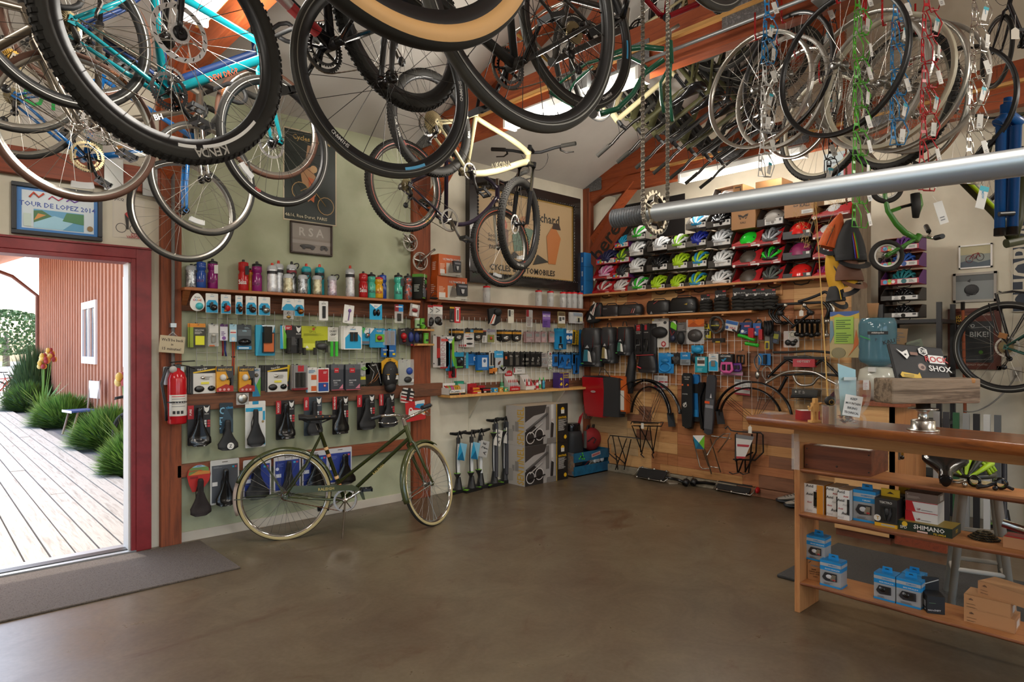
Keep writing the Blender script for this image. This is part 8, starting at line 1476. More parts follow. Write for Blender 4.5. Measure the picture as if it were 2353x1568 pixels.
def plate(q,c,name='deck_plate'):return lambda t,L:MB().add([L(p)for p in q]+[L(p)+V((0,.006,.0))for p in q],[tuple(range(len(q))),tuple(range(2*len(q)-1,len(q)-1,-1))]+[(i,i+len(q),(i+1)%len(q)+len(q),(i+1)%len(q))for i in range(len(q))],c).bd(name,t)
rkp([[(1399,1040),(1397,1012,.12),(1402,1001,.12),(1470,1008,.02),(1462,1003)],[(1408,1003,.1),(1413,1030,.08),(1420,1080,.06)],[(1420,1002,.06),(1438,1058,.05),(1434,1068)],[(1440,1008,.04),(1414,1080,.06)],[(1450,1010,.03),(1434,1080,.04)],[(1412,1044,.08),(1436,1066,.05)],[(1399,1042),(1420,1060)]],.006,'bplas','luggage_rack','thin black luggage rack low on the boards behind the blue crate')
rkp([[(1450,975,.12),(1451,970,.12),(1515,972,.12),(1524,971,.1),(1520,980,.08),(1455,979,.1)],[(1452,978),(1476,1043)],[(1468,978,.05),(1503,1042,.03)],[(1490,978,.05),(1474,1044,.03)],[(1511,978),(1500,1044)],[(1471,978),(1472,1040)],[(1493,978,.08),(1501,1040,.06)],[(1472,1044),(1480,1052)],[(1498,1044),(1502,1054)]],.006,'bplas','luggage_rack','black luggage rack with silver top tube on the boards',plate([(1455,968,.13),(1512,972,.13),(1512,976,.05),(1455,974,.05)],'alloy'))
rkp([[(1593,1010),(1608,1072),(1615,1078),(1630,1077)],[(1618,1030,.06),(1635,1090,.06)],[(1632,1008,.03),(1656,1086,.03)],[(1615,1034),(1628,1072)],[(1625,1046,.05),(1645,1012,.08),(1662,998,.1),(1678,996,.1),(1672,1010,.06),(1650,1040,.04)],[(1635,1002,.05),(1680,1008,.05)],[(1628,1072),(1640,1074),(1652,1076)]],.006,'alloy','luggage_rack','bright silver front rack with blue and green triangle card',lambda t,L:(MB().add([L(p)for p in((1592,1001,.09),(1619,1001,.09),(1618,1033,.09),(1599,1032,.09))],[(0,1,2,3)],'white').add([L(p)for p in((1592,1002,.095),(1606,1018,.095),(1599,1032,.095))],[(0,1,2)],'#1a7a9a').add([L(p)for p in((1619,1001,.095),(1618,1033,.095),(1606,1018,.095))],[(0,1,2)],'#6ab82a').add([L(p)for p in((1599,1032,.096),(1606,1018,.096),(1618,1033,.096))],[(0,1,2)],'#155a7a').bd('hang_card',t)))
rkp([[(1690,1060),(1690,1000),(1694,996)],[(1666,985,.12),(1672,980,.12),(1680,990,.12),(1692,992,.1),(1748,995,.05),(1753,1000,.02),(1754,1040),(1735,1058),(1685,1056)],[(1740,995),(1737,1040),(1712,1085)],[(1728,998,.05),(1724,1060,.04),(1720,1086)],[(1692,1058),(1695,1086)],[(1708,1056),(1697,1086)],[(1712,1056),(1713,1086)],[(1730,1040),(1690,1060)]],.0075,'bplas','luggage_rack','sturdy black rack with red and white printed card',lambda t,L:(MB().add([L(p)for p in((1691,998,.13),(1733,1004,.13),(1711,1054,.13),(1692,1054,.13))],[(0,1,2,3)],'#d4d2ce').add([L(p)for p in((1691,998,.132),(1733,1004,.132),(1729,1012,.132),(1691,1007,.132))],[(0,1,2,3)],'#77777a').add([L(p)for p in((1694,1021,.133),(1722,1023,.133),(1720,1028,.133),(1694,1026,.133))],[(0,1,2,3)],'#b03a44').add([L(p)for p in((1692,1049,.133),(1713,1050,.133),(1711,1054,.133),(1692,1054,.133))],[(0,1,2,3)],'#b03a44').bd('printed_card',t),MB().tube([L((1676,1086,.06)),L((1684,1090,.06)),L((1697,1087,.06))],.012,'bplas',6,flat=.4).tube([L((1700,1086,.06)),L((1708,1091,.06)),L((1722,1087,.06))],.012,'bplas',6,flat=.4).bd('mounting_foot',t)))
def flr(u,v,rz,label,flip=1):
 p=oZ(u,v,.06);t=thg('beam_rack',label,'luggage rack',T(p.x,p.y,.012,rz)@MR(rad(-48),4,'X'),'beam racks lying on the floor');a,b_=.2,.07
 MB().box(-a+.02,a-.02,-.006,.006,.02,.02+2*b_-.02,'bmatt').bd('deck',t);MB().tube([(-a,0,.01),(a,0,.01),(a+.02,0,.05),(a+.02,0,2*b_-.03),(a,0,2*b_+.01),(-a,0,2*b_+.01)],.006,'alloy',8,clo=1).bd('side_rail',t)
 m=MB()
 for x in(-a*.8,0,a*.8):
  for z in(.01,2*b_+.01):m.ell(x,-.005,z,.014,.012,.014,'alloy',8,6)
 m.bd('bracket',t);s=flip
 MB().tube([(s*a,0,b_),(s*(a+.12),.0,b_+.0),(s*(a+.22),0,b_-.02)],.016,'bglos',10).bd('beam',t);MB().lth([(.022,-.03),(.034,-.03),(.034,.03),(.022,.03),(.022,-.03)],'bplas',16,(s*(a+.25),0,b_-.02),ax='z').tube([(s*(a+.24),-.03,b_),(s*(a+.27),-.04,b_+.03)],.005,'alloy',6).bd('clamp',t)
 return t
flr(1490,1093,RB,'silver edged beam rack lying on the floor left, below the arches',1)
r_=flr(1680,1122,RB,'silver edged beam rack with red lens lying on the floor right',-1);MB().ell(.26,-.02,.07,.02,.03,.035,'gl#b01418',10,8).bd('rear_lens',r_)
p=oZ(1541,1108,0);MB().box(-.1,.1,-.05,.05,0,.01,'#a89a88').bd('thin_card',None,'thin grey card lying on the floor beside the left beam rack','card',None,None,T(p.x,p.y,.0,.9))
def shoe(u,v,rz,label):
 p=oZ(u,v,0);t=thg('cycling_shoe',label,'shoe',T(p.x,p.y,0,rz),'grey shoes behind the counter end')
 def sec(x,hw,h0,h1):return[(x,hw*cos(a),(h0+h1)/2+(h1-h0)/2*sin(a))for a in[2*pi*i/14 for i in range(14)]]
 MB().loft([sec(-.14,.02,.02,.04),sec(-.13,.036,.004,.045),sec(-.05,.042,.0,.04),(sec(.05,.046,.0,.04)),sec(.11,.042,.004,.04),sec(.15,.02,.015,.04)],'#262a30').bd('sole',t)
 MB().loft([sec(-.135,.02,.035,.1),sec(-.11,.036,.035,.115),sec(-.04,.038,.035,.11),sec(.02,.042,.033,.085),sec(.09,.042,.033,.062),sec(.135,.026,.033,.05)],'#9a958c').bd('upper',t)
 MB().ell(-.085,0,.108,.045,.026,.014,'#1c1c1e',12,6).bd('collar',t);m=MB()
 for k in range(4):m.tube([(-.01+.026*k,-.03,.088-.008*k),(.0+.026*k,0,.098-.010*k),(-.01+.026*k,.03,.088-.008*k)],.004,'#5a5650',5)
 m.bd('laces',t);return t
shoe(1822,1158,2.1,'grey trail shoe with dark sole on the floor, its toe outward');shoe(1840,1168,2.3,'second grey trail shoe half hidden by the counter end')
# the counter and what is on it
def sedge(n,x,y0,y1,sd,a=.012):
 R_=random.Random(sd);k=[R_.uniform(0,6)for _ in range(4)]
 return[(x+a*(sin(y*3.1+k[0])*.5+sin(y*7.3+k[1])*.3+sin(y*17+k[2])*.2),y)for y in[y0+(y1-y0)*i/n for i in range(n+1)]]
def slm(mb,front,back,z0,z1,c,ce):
 n=len(front);vs=[(x,y,z)for x,y in front for z in(z0,z1)]+[(x,y,z)for x,y in back for z in(z0,z1)]
 f=lambda i,k:2*i+k
 g=lambda i,k:2*n+2*i+k
 mb.add([(x+.012,y,z1)if 0 else(x,y,z1)for x,y in front]+[(x,y,z1)for x,y in back],[(i,i+1,n+i+1,n+i)for i in range(n-1)],c)
 mb.add([(x+.03,y,z0)for x,y in front]+[(x,y,z0)for x,y in back],[(i,i+1,n+i+1,n+i)for i in range(n-1)],c)
 mb.add([(x,y,z1)for x,y in front]+[(x-.006,y,(z0+z1)/2+.005)for x,y in front]+[(x+.03,y,z0)for x,y in front],[(k*n+i,k*n+i+1,(k+1)*n+i+1,(k+1)*n+i)for k in(0,1)for i in range(n-1)],ce,1)
 mb.add([(x,y,z1)for x,y in back]+[(x,y,z0)for x,y in back],[(i,i+1,n+i+1,n+i)for i in range(n-1)],c)
 for i in(0,n-1):mb.add([(front[i][0],front[i][1],z1),(back[i][0],back[i][1],z1),(back[i][0],back[i][1],z0),(front[i][0]+.03,front[i][1],z0)],[(0,1,2,3)],ce)
t=thg('counter_shelf','open wooden counter shelf unit with live-edge boards','counter',T(0,0,0));YE=-6.4
for z,sd,nm in((.145,1,'lower_shelf'),(.53,2,'middle_shelf'),(.778,3,'upper_shelf')):
 mb=MB();slm(mb,sedge(60,-2.565,-3.765,YE,sd,.014),[(-2.30,y)for _,y in sedge(60,0,-3.765,YE,1)],z,z+.026,'cwood','barnedge' if 'barnedge' in MATS else WOOD('barnedge',['#5c2f18','#8a5030','#b0724a'],1));mb.bd(nm,t)
MB().box(-2.56,-2.30,-3.765,-3.735,0,1.03,'counterv').bd('side_panel',t,bevel=.003);MB().box(-2.56,-2.30,YE-.03,YE,0,1.03,'counterv').bd('side_panel',t,bevel=.003)
MB().box(-2.57,-2.53,YE,-3.735,.955,1.035,'lightwood2' if 'lightwood2' in MATS else WOOD('lightwood2',['#b07a48','#cb9560','#bd8550'],1)).bd('apron',t,bevel=.003)
fr=sedge(70,0,-3.53,-6.5,9,.010);fr=[(-2.71+(y+3.53)*.17+dx,y)for dx,y in fr];bk=[(-2.44+(y+3.53)*.092,y)for _,y in fr]
mb=MB();slm(mb,fr,bk,1.04,1.092,'slab','slab');mb.bd('live_edge_slab',None,'long varnished live-edge slab lying on the counter shelf','countertop')
ZT=1.0925
MB().lth([(0,0),(.05,0),(.075,.008),(.074,.01),(0,.004)],'glass',24).bd('glass_dish',None,'flat glass dish at the left tip of the counter slab','dish',None,None,T(-2.52,-3.6,ZT))
p=oZ(1842,966,ZT);bx((p.x+.05,p.y-.01,ZT),.10,.07,.05,'card_box','small red box of white cards on the counter slab','box','#9c1c22',YAW-pi/2,(),top='#d0ccc4')
p=oZ(1866,972,ZT);t=thg('wooden_figure','small plywood figure with raised arm standing on the counter slab','figurine',T(p.x+.03,p.y,ZT,YAW-pi/2+.3));mb=MB();w='lwood'
mb.box(-.03,.03,-.015,.015,0,.012,w);mb.box(-.016,-.002,-.008,.008,.012,.06,w);mb.box(.004,.018,-.008,.008,.012,.055,w);mb.box(-.016,.02,-.01,.01,.055,.10,w);mb.box(-.006,.014,-.01,.01,.10,.125,w);mb.tube([(-.012,0,.092),(-.034,0,.065),(-.04,0,.085)],.006,w,4);mb.tube([(.018,0,.092),(.036,-.01,.1)],.006,w,4);mb.bd('figure_body',t)
p=oZ(1897,978,ZT);jx,jy=p.x+.045,p.y
t=thg('glass_jar','small glass with birch-print paper and dark trinkets on the counter','jar',T(jx,jy,ZT,YAW-pi/2));MB().lth([(0,0),(.034,0),(.036,.1),(.034,.1),(.032,.004),(0,.004)],'glass',20).bd('glass',t);mb=MB()
for k in range(6):mb.lth([(.0325,.006),(.0335,.095)],('#b08a6a','#6a3a2a','#c9a888','#8a4a34','#b9946e','#5a3426')[k],3,a0=k*pi/3,a1=(k+1)*pi/3)
mb.bd('paper_lining',t);mb=MB();mb.ell(.005,0,.12,.03,.02,.025,'bmatt',10,6);mb.add([(-.0,-.01,.12),(.03,-.01,.13),(.025,.0,.17),(.005,0,.15)],[(0,1,2,3)],'#4a1c2c');mb.tube([(0+.012*cos(a),-.025,.115+.012*sin(a))for a in[k*.63 for k in range(10)]],.002,'brass',5,clo=1);mb.bd('trinkets',t)
t=thg('dry_grass','tall dry grass stem with straw-yellow seed heads rising from the glass','grass stem',T(jx,jy,ZT+.02));tip=oB(1873,440,jx-.02)-V((jx,jy,ZT+.02));P('straw','#c9a05a',.8)
MB().tube([(0,0,0),tip*.5+V((.01,.005,0)),tip],[.0035,.003,.0015],'straw',6).bd('stem',t);mb=MB();R_=random.Random(4);m2=MB()
for(u,v,n)in((1858,420,7),(1862,455,8),(1876,495,6),(1830,490,8),(1840,515,9),(1846,545,9),(1855,560,10),(1870,470,8),(1905,525,7),(1912,470,7),(1930,460,8),(1885,430,8)):
 q=oB(u,v,jx-.02)-V((jx,jy,ZT+.02));a=tip*(.70+.3*R_.random());m2.tube([a,(a+q)/2+V((0,0,.02)),q+V((0,0,.01))],.0007,'straw',4)
 for k in range(n*3):
  o=q+V((R_.uniform(-.014,.014),R_.uniform(-.018,.018),R_.uniform(-.014,.018)));d=V((R_.uniform(-.4,.4),R_.uniform(-.5,.5),-1)).normalized()*.016;s=d.orthogonal().normalized()*.0018;mb.add([o,o+d*.5+s,o+d,o+d*.5-s],[(0,1,2,3)],'straw')
mb.bd('seed_heads',t);m2.bd('branchlets',t)
p=oZ(1936,985,ZT);t=thg('tip_jar','large glass mug of coins and notes with a paper label on the counter','jar',T(p.x+.055,p.y,ZT,YAW-pi/2))
MB().lth([(0,0),(.052,0),(.056,.01),(.055,.23),(.052,.23),(.05,.02),(0,.02)],'glass',26).bd('glass',t);MB().tube(bez((.05,0,.2),(.125,0,.22),(.125,0,.11),(.05,0,.06),10),.01,'glass',10).tube(bez((.07,-.0,.06),(.09,0,.05),(.09,0,.03),(.085,0,.0),4),.008,'glass',8).bd('handle',t)
mb=MB()
for k in range(26):a=R_.uniform(0,6.28);r=R_.uniform(0,.036);mb.X=T(r*cos(a),r*sin(a),.024+R_.uniform(0,.045),0,R_.uniform(-1,1),R_.uniform(-1,1));mb.lth([(0,0),(.0095,0),(.0095,.0016),(0,.0016)],'me#a8643c' if k%3 else 'alloy',10)
mb.X=None;mb.bd('coins',t);MB().add([(-.04,-.02,.06),(.035,-.025,.06),(.042,.0,.28),(-.045,.0,.31)],[(0,1,2,3)],'#9ac0c8').add([(-.03,.01,.08),(.03,.02,.08),(.03,.02,.25),(-.03,.01,.26)],[(0,1,2,3)],'#b9cdb4').box(-.03,.03,-.03,-.02,.23,.245,'alloy').bd('bank_note',t)
mb=MB();mb.X=T(-.004,-.060,.11)@MR(rad(10),4,'Y');mb.box(-.042,.042,-.001,0,-.05,.05,'#dcd9d2')
for k,s in enumerate(('KEEP','MOUNTAIN','BIKING','TECHNICAL')):mb.text(s,0,.033-.022*k,.011,-.0018,'#2a2a2a',w=.07)
mb.X=None;mb.bd('paper_label',t)
p=oZ(2113,992,ZT);q=V((p.x+.055,p.y,0));rz_=YAW-pi/2+.1
MB().lth([(0,0),(.066,0),(.066,.006),(.05,.008),(.05,.045),(.046,.05),(.022,.053),(.022,.085),(.03,.095),(.045,.1),(.062,.1),(.062,.104),(.03,.106),(.03,.13),(0,.13)],'alloy',40).bd('hub_stand',None,'polished aluminium wheel hub standing on the counter as a pedestal','stand',None,None,T(q.x,q.y,ZT))
zb=ZT+.13;MB().box(-.2,.24,-.06,.07,0,.115,'greywood').box(.19,.215,-.062,-.04,.09,.117,'#a8743c').bd('timber_block',None,'weathered grey timber block resting on the aluminium hub','block',None,None,T(q.x,q.y,zb,rz_),.008)
t=thg('tablet','black tablet in a stickered case leaning back in the timber block','tablet',T(q.x+.0,q.y+.0,zb+.085,rz_)@MR(rad(-28),4,'X')@MR(rad(6),4,'Y'));w,h=.27,.2
MB().box(-.13,.14,-.008,.008,0,.205,'bmatt').bd('case',t,bevel=.006);P('ipadlogo','#8a7a74',.2,.8);mb=MB();mb.X=T(.005,0,h)
ops(mb,w,h,-.008,[('c',.52,.44,.085,'#2a2a2c'),('c',.52,.44,.068,'ipadlogo'),('c',.53,.43,.03,'#4a2a26'),('r',.68,.56,.96,.78,'white'),('t','ROCK',.82,.67,.15,'#b81c22'),('t','SHOX',.84,.42,.15,'white'),('p',[(.52,.92),(.6,.98),(.68,.92),(.68,.8),(.6,.74),(.52,.8)],'white'),('p',[(.545,.91),(.6,.955),(.655,.91),(.655,.81),(.6,.765),(.545,.81)],'#1c1c1e'),('t','DB',.6,.86,.09,'white'),('p',[(.1,.86),(.2,.78),(.3,.86),(.32,.7),(.26,.6),(.2,.7)],'white'),('c',.25,.72,.02,'#1c1c1e'),('r',.34,.72,.48,.8,'#7a5240'),('p',[(.06,.16),(.1,.24),(.38,.2),(.42,.26),(.44,.06),(.38,.1),(.08,.1)],'#d0a81c'),('l',.12,.12,.36,.2,2,'#6a5a10'),('t','surly',.56,.04,.09,'white')]);mb.X=None;mb.bd('stickers',t)
t=thg('wooden_crate','long dark brown wooden box on the upper counter shelf','box',T(-2.385,-3.945,.805));mb=MB();w='cratewood'
mb.box(-.13,-.115,-.172,.172,0,.13,w);mb.box(.115,.13,-.172,.172,0,.13,w);mb.box(-.115,.115,-.172,-.157,0,.13,w);mb.box(-.115,.115,.157,.172,0,.13,w);mb.box(-.115,.115,-.157,.157,0,.012,w);mb.bd('box_body',t);mb=MB()
for y in(-.16,.16):
 for z in(.02,.11):mb.ell(-.131,y,z,.003,.004,.004,'dsteel',8,5)
mb.ell(-.131,0,.03,.002,.006,.006,'#3a2418',8,5);mb.bd('nails',t);MB().box(-.09,.09,-.14,.14,.05,.128,'#8a857c').box(-.1,.05,-.15,.1,.128,.131,'paper').bd('papers',t)
MB().box(-.006,.006,-.02,.02,-.2,0,'clear').bd('plastic_sleeve',None,'clear plastic bag stuck on the end panel of the counter','bag',None,None,T(-2.575,-3.748,1.0))
link(sdm('bglos',.27,.2,0),'bicycle_saddle',None,'wide glossy black saddle resting nose out on the upper counter shelf','saddle',None,None,T(-2.40,-4.42,.885,pi+.25,0,rad(18))@MD((1,1,1.6,1)))
H=thg('cycling_helmet','lime green helmet behind the black saddle under the counter slab','helmet',T(-2.05,-4.46,.80,RB));link(hlm(LM,'#2a2c22','road'),'shell',H)
for k,(x,y)in enumerate(((-2.42,-4.545),(-2.40,-4.645))):
 t=thg('brake_lever',('silver and black brake lever clamp on the upper counter shelf, left','black shifter clamp on the upper counter shelf, right')[k],'brake lever',T(x,y,.805,.4*k));MB().lth([(.018,-.012),(.028,-.012),(.028,.012),(.018,.012),(.018,-.012)],'bglos',18,(0,0,.03),ax='x').bd('clamp',t);MB().tube([(0,.02,.03),(-.02,.06,.015),(-.03,.10,.012)],[.009,.008,.012],'alloy' if not k else 'bplas',8).tube([(0,-.02,.02),(-.03,-.04,.012)],.008,'bplas',7).ell(-.04,.03,.012,.012,.012,.012,'alloy' if not k else 'bglos',8,6).bd('lever',t)
MB().tube([(0,0,.03),(0,0,0)],.002,'steel',5).lth([(.009,-.001),(.014,-.001),(.014,.001),(.009,.001),(.009,-.001)],'steel',14,(0,0,-.012),ax='x').box(-.002,.002,-.012,.0,-.08,-.02,'brass').box(-.003,.001,.002,.014,-.085,-.02,'steel').ell(0,-.004,-.07,.012,.012,.012,'dsteel',8,6).box(-.01,.01,-.018,.016,.0,.035,'bmatt').bd('key_bunch',None,'bunch of keys hanging under the counter slab beside the brown box','keys',None,None,T(-2.32,-4.2,.965))
def cb(y0,y1,x,z,h,d,name,label,c,front,side=(),rz=0,**kw):return bx((x+d/2,(y0+y1)/2,z),abs(y1-y0),d,h,name,label,'box',c,RB+rz,front,side,**kw)
ZM,ZL=.557,.172;SIL='#9a9b9c';OXS='#1a86c4'
def avid(y0,y1,x,label,win,**kw):
 L=[('r',0,0,1,1,'#dedbd6')]
 for k in range(7):L.append(('t','Avid',.28+.42*(k%2),.93-.14*k,(.1,.06,.09,.08,.06,.1,.08)[k],('#2a2a2c','#b03034','#2a2a2c','#b9b6b2','#b03034','#2a2a2c','#b9b6b2')[k]))
 return cb(y0,y1,x,ZM,.16,.14,'brake_box',label,'#d4d0ca',L+([('r',.68,0,1,1,'#c8801c'),('b',.5,.25,.85,.75,.004,'bglos')]if win else[('b',.82,.2,1,.7,.004,'bplas')]),[('r',0,0,1,1,'#c8801c' if win else '#d8d4ce')],top='#a88a6a',grp='lettered brake boxes',**kw)
avid(-3.765,-3.87,-2.50,'white lettered brake box with orange side, nearest the counter end',1);avid(-3.885,-3.95,-2.50,'white lettered brake box, middle of three, turned narrow',0);avid(-3.955,-4.015,-2.53,'white lettered brake box, right of three, by the blue box',0)
def shim(y0,y1,x,z,h,label,sub,win,tagn='derailleur_box',rz=0):
 o=cb(y0,y1,x,z,h,.085,tagn,label,SIL,[('r',0,.62,1,1,OXS),('r',0,.78,1,.9,'#a9aaac'),('t','SHIMANO',.62,.84,.06,OXS),('t',sub,.6,.69,.045,'white'),('r',0,0,1,.07,OXS),('p',[(.12,.35),(.25,.55),(.82,.55),(.82,.25),(.3,.22),(.18,.28)],'#26262a')]+([('e',.45,.4,.2,.1,.006,'#c4c4c6'),('p',[(.5,.28),(.75,.25),(.78,.5),(.6,.5)],'alloy'),('e',.68,.3,.1,.04,.008,'#a82a2c')]if win==1 else[('e',.42,.4,.16,.1,.008,'bglos'),('c',.32,.46,.06,'#8a8a8c'),('p',[(.5,.3),(.7,.28),(.72,.5),(.6,.5)],'dsteel')])+[('l',.2,.1,.7,.18,3,'#5a5a5e')],[('r',0,.62,1,1,OXS),('r',0,.78,1,.9,'#a9aaac'),('r',0,0,1,.07,OXS)],rz=rz,top=OXS,grp='blue and silver component boxes on the counter shelves')
 w=abs(y1-y0);m=MB();m.add([(-w*.25,0,h),(w*.25,0,h),(w*.22,0,h+.028),(-w*.22,0,h+.028),(-w*.25,.004,h),(w*.25,.004,h),(w*.22,.004,h+.028),(-w*.22,.004,h+.028)],[(0,1,2,3),(7,6,5,4),(2,6,7,3),(0,3,7,4),(1,5,6,2)],OXS);m.poly([(-.012,h+.014),(.012,h+.014),(.006,h+.02),(-.006,h+.02)],-.001,'#1a3a4a');m.bd('hang_tab',o);return o
shim(-4.02,-4.13,-2.49,ZM,.165,'blue and silver brake box standing on the middle shelf','V-BRAKE',1,'brake_box')
def tek(y0,y1,x,label,ln):
 o=cb(y0,y1,x,ZM,.145,.10,'brake_box',label,'#2a2828',[('r',0,0,1,.13,'#d0a01c'),('r',.3,.04,.9,.1,'#a9a498'),('t','TEKTRO',.5,.87,.08,'#c9c5be'),('p',[(.28,.2),(.9,.2),(.96,.76),(.24,.76)],'#141414'),('T',[(.4,.7),(.45,.4),(.5,.25)],.006,'rubber'),('T',[(.7,.7),(.72,.5),(.62,.25)],.006,'#3a3a3c'),('e',.55,.55,.16,.14,.008,'#2f2f31'),('c',.14,.3,.16,'#d8d4cc'),('t','T',.16,.3,.12,'#c8901c')],[('r',0,0,1,.13,'#d0a01c')],grp='black and yellow brake boxes');w=abs(y1-y0)
 MB().box(-w*.42,w*.42,.02,.024,.145,.185,'#d0a81c').poly([(-.018,.16),(.018,.16),(0,.172)],.019,'#3a2a10').bd('hang_tab',o)
tek(-4.135,-4.24,-2.52,'black brake box with yellow tab, front one of two',0);tek(-4.18,-4.28,-2.39,'black brake box with yellow tab, set behind the front one',1)
cb(-4.22,-4.475,-2.51,ZM,.045,.16,'pedal_box','flat dark green pedal box with white lettering and gold top','#16281e',[('c',.2,.72,.05,'#d8b02a'),('t','SPD',.18,.35,.3,'#d4d4cc'),('t','SHIMANO',.62,.62,.5,'#e0ded8'),('t','PD-M424',.8,.16,.22,'#d8b02a'),('r',.42,.06,.6,.24,'#d8b9b0')],[('t','SPD',.5,.5,.4,'#d8b02a')],top='#a08a3a')
UP=[('p',[(0,0),(.32,0),(.2,1),(0,1)],'#b81c24'),('r',0,.94,1,1,'#b81c24'),('t','UP',.42,.25,.2,'#8a1c22'),('l',.5,.18,.85,.3,1,'#7a7a7a')]
cb(-4.262,-4.405,-2.47,ZM+.0455,.05,.115,'component_box','white box with red slanted end, lower of two on the green box','#d6d3d0',UP,grp='white and red component boxes');cb(-4.264,-4.405,-2.47,ZM+.096,.05,.115,'component_box','white box with red slanted end, upper of two','#d6d3d0',UP,grp='white and red component boxes')
cb(-4.262,-4.405,-2.47,ZM+.1465,.043,.115,'component_box','grey-brown box topping the white and red ones','#6e5c54',[('l',.06,.3,.5,.6,4,'#a89a90'),('p',[(.06,.7),(.1,.7),(.08,.82)],'#c9bcb4')],[('r',.3,.2,.8,.8,'#c9c4bc')])
mb=MB()
for k in range(8):rtee(mb,.066-.0052*k,34-3*k,'cassette' if k%2 else 'dsteel',.004+.0045*k,.002,.02,.004)
mb.X=None;mb.tube([(-.0,.03,-.03),(.03,.034,.0),(.075,.02,.015),(.07,.01,-.02)],.004,'chainmetal',5);mb.bd('gear_cassette',None,'worn gear cassette lying flat on the middle counter shelf','cassette',None,None,T(-2.40,-4.58,ZM,0,pi/2))
MB().box(-.05,.05,-.09,.09,0,.05,'#b0805a').box(-.04,.04,-.085,.085,.05,.054,'gl#b02028').tube([(0,.1,.1),(0,0,.08),(0,-.08,.1)],.02,'alloy',8).bd('open_carton',None,'open carton with red lining at the right edge of the middle shelf','box',None,None,T(-2.44,-4.76,ZM))
cb(-3.77,-3.85,-2.47,ZL,.11,.10,'cardboard_box','brown card box with handwriting under the blue one, at the counter end','#b07c50',[('t','SHIMANO',.6,.74,.09,'#7a8a94'),('t','REAR',.45,.55,.07,'#3a2a20',4),('t','DERAILLEUR',.5,.44,.07,'#3a2a20',4),('t','SHORT CAGE',.5,.33,.06,'#3a2a20',4),('t','TWO',.55,.2,.07,'#3a2a20',4),('T',[(.1,.85),(.25,.95)],.002,'#3a2a20')])
shim(-3.765,-3.865,-2.47,ZL+.112,.135,'blue and silver derailleur box stacked on the brown card box','FRONT DERAILLEUR',1);shim(-3.855,-3.965,-2.51,ZL,.14,'blue and silver derailleur box on the lower shelf beside the brown card','FRONT DERAILLEUR',1)
shim(-4.125,-4.225,-2.50,ZL,.135,'blue and silver derailleur box, left of the pair on the lower shelf','REAR DERAILLEUR',2);shim(-4.23,-4.34,-2.50,ZL,.135,'blue and silver derailleur box, right of the pair on the lower shelf','REAR DERAILLEUR',2);shim(-4.225,-4.32,-2.40,ZL,.135,'blue and silver derailleur box set behind the pair','REAR DERAILLEUR',2)
t=cb(-4.345,-4.42,-2.51,ZL,.085,.10,'grip_box','black open box with white curve and white label on the lower shelf','#181818',[('t','microSHIFT',.4,.2,.1,'#c9c9c9'),('l',.1,.6,.6,.64,1,'#6a8a6a')],[('r',.3,.25,.7,.6,'#b9b9bc'),('t','microSHIFT',.5,.12,.1,'#d8d8d8')],rz=.5);MB().box(-.037,.037,.045,.05,.085,.15,'#181818').tube([(-.035,.044,.11),(0,.044,.125),(.035,.044,.14)],.005,'#c9ccca',6,flat=.4).bd('back_flap',t)
def crt(y0,y1,x,z,h,label,rz=0):cb(y0,y1,x,z,h,.13,'cardboard_box',label,'#b4845a',[('l',.06,.1,.3,.18,2,'#4a3424'),('T',[(.12,.7),(.16,.78),(.2,.7),(.12,.7)],.002,'#6a4a34'),('l',.06,.34,.36,.44,1,'#8a6444'),('l',.5,.08,.95,.11,1,'#8a6444')],[('r',.3,.2,.8,.7,'#c9c4bc')],rz=rz,top='#bd9064',grp='brown cartons on the lower counter shelf')
crt(-4.52,-4.715,-2.50,ZL,.065,'flat brown carton at the bottom of the right-hand stack');crt(-4.52,-4.70,-2.50,ZL+.0655,.065,'flat brown carton in the middle of the right-hand stack');crt(-4.58,-4.78,-2.48,ZL+.131,.06,'brown carton lying askew on top of the right-hand stack',-.35)
t=thg('stool','tall round stool with worn mottled seat and white painted legs behind the counter','stool',T(-1.72,-4.42,0));NOISE('worn_seat',['#6a6248','#a89c78','#8a7e58','#b98a5a'],14,.6);P('legpaint','#b9b3a6',.6)
MB().lth([(0,.655),(.165,.655),(.19,.665),(.19,.685),(.16,.695),(0,.69)],'worn_seat',30).bd('seat',t)
for k in range(4):a=pi/4+k*pi/2+.3;MB().tube([(.11*cos(a),.11*sin(a),.66),(.2*cos(a),.2*sin(a),0)],[.022,.02],'legpaint',10).bd('leg',t)
for z,o in((.2,0),(.38,1)):
 for k in range(4):a=pi/4+k*pi/2+.3;b_=a+pi/2;r=.2-.09*z/.66+.0;MB().tube([(r*cos(a),r*sin(a),z+.03*(k%2)),(r*cos(b_),r*sin(b_),z+.03*(k%2))],.013,'legpaint',8).bd('rung',t)
MB().box(-1.0,.0,-1.3,0,0,.02,'matblack').bd('rubber_mat',None,'black ribbed rubber mat on the floor behind the counter','mat',None,None,T(-1.1,-3.42,0),.006)
t=thg('cabinet','light wooden cabinet end behind the counter under the coffee bags','cabinet',T(-.84,-3.3,0));MB().box(0,.03,-.42,-.0,.06,1.04,'plank2').bd('side_panel',t);MB().box(0,.8,-.42,-.39,.06,1.04,'counterv').bd('front_panel',t);MB().box(-.03,.8,-.5,.02,1.04,1.065,'railred').bd('cabinet_top',t);MB().box(.03,.8,-.39,0,.0,.06,'cratewood').bd('plinth',t);MB().box(.02,.05,-.75,-.42,.02,.1,'beamx').bd('kick_rail',t)
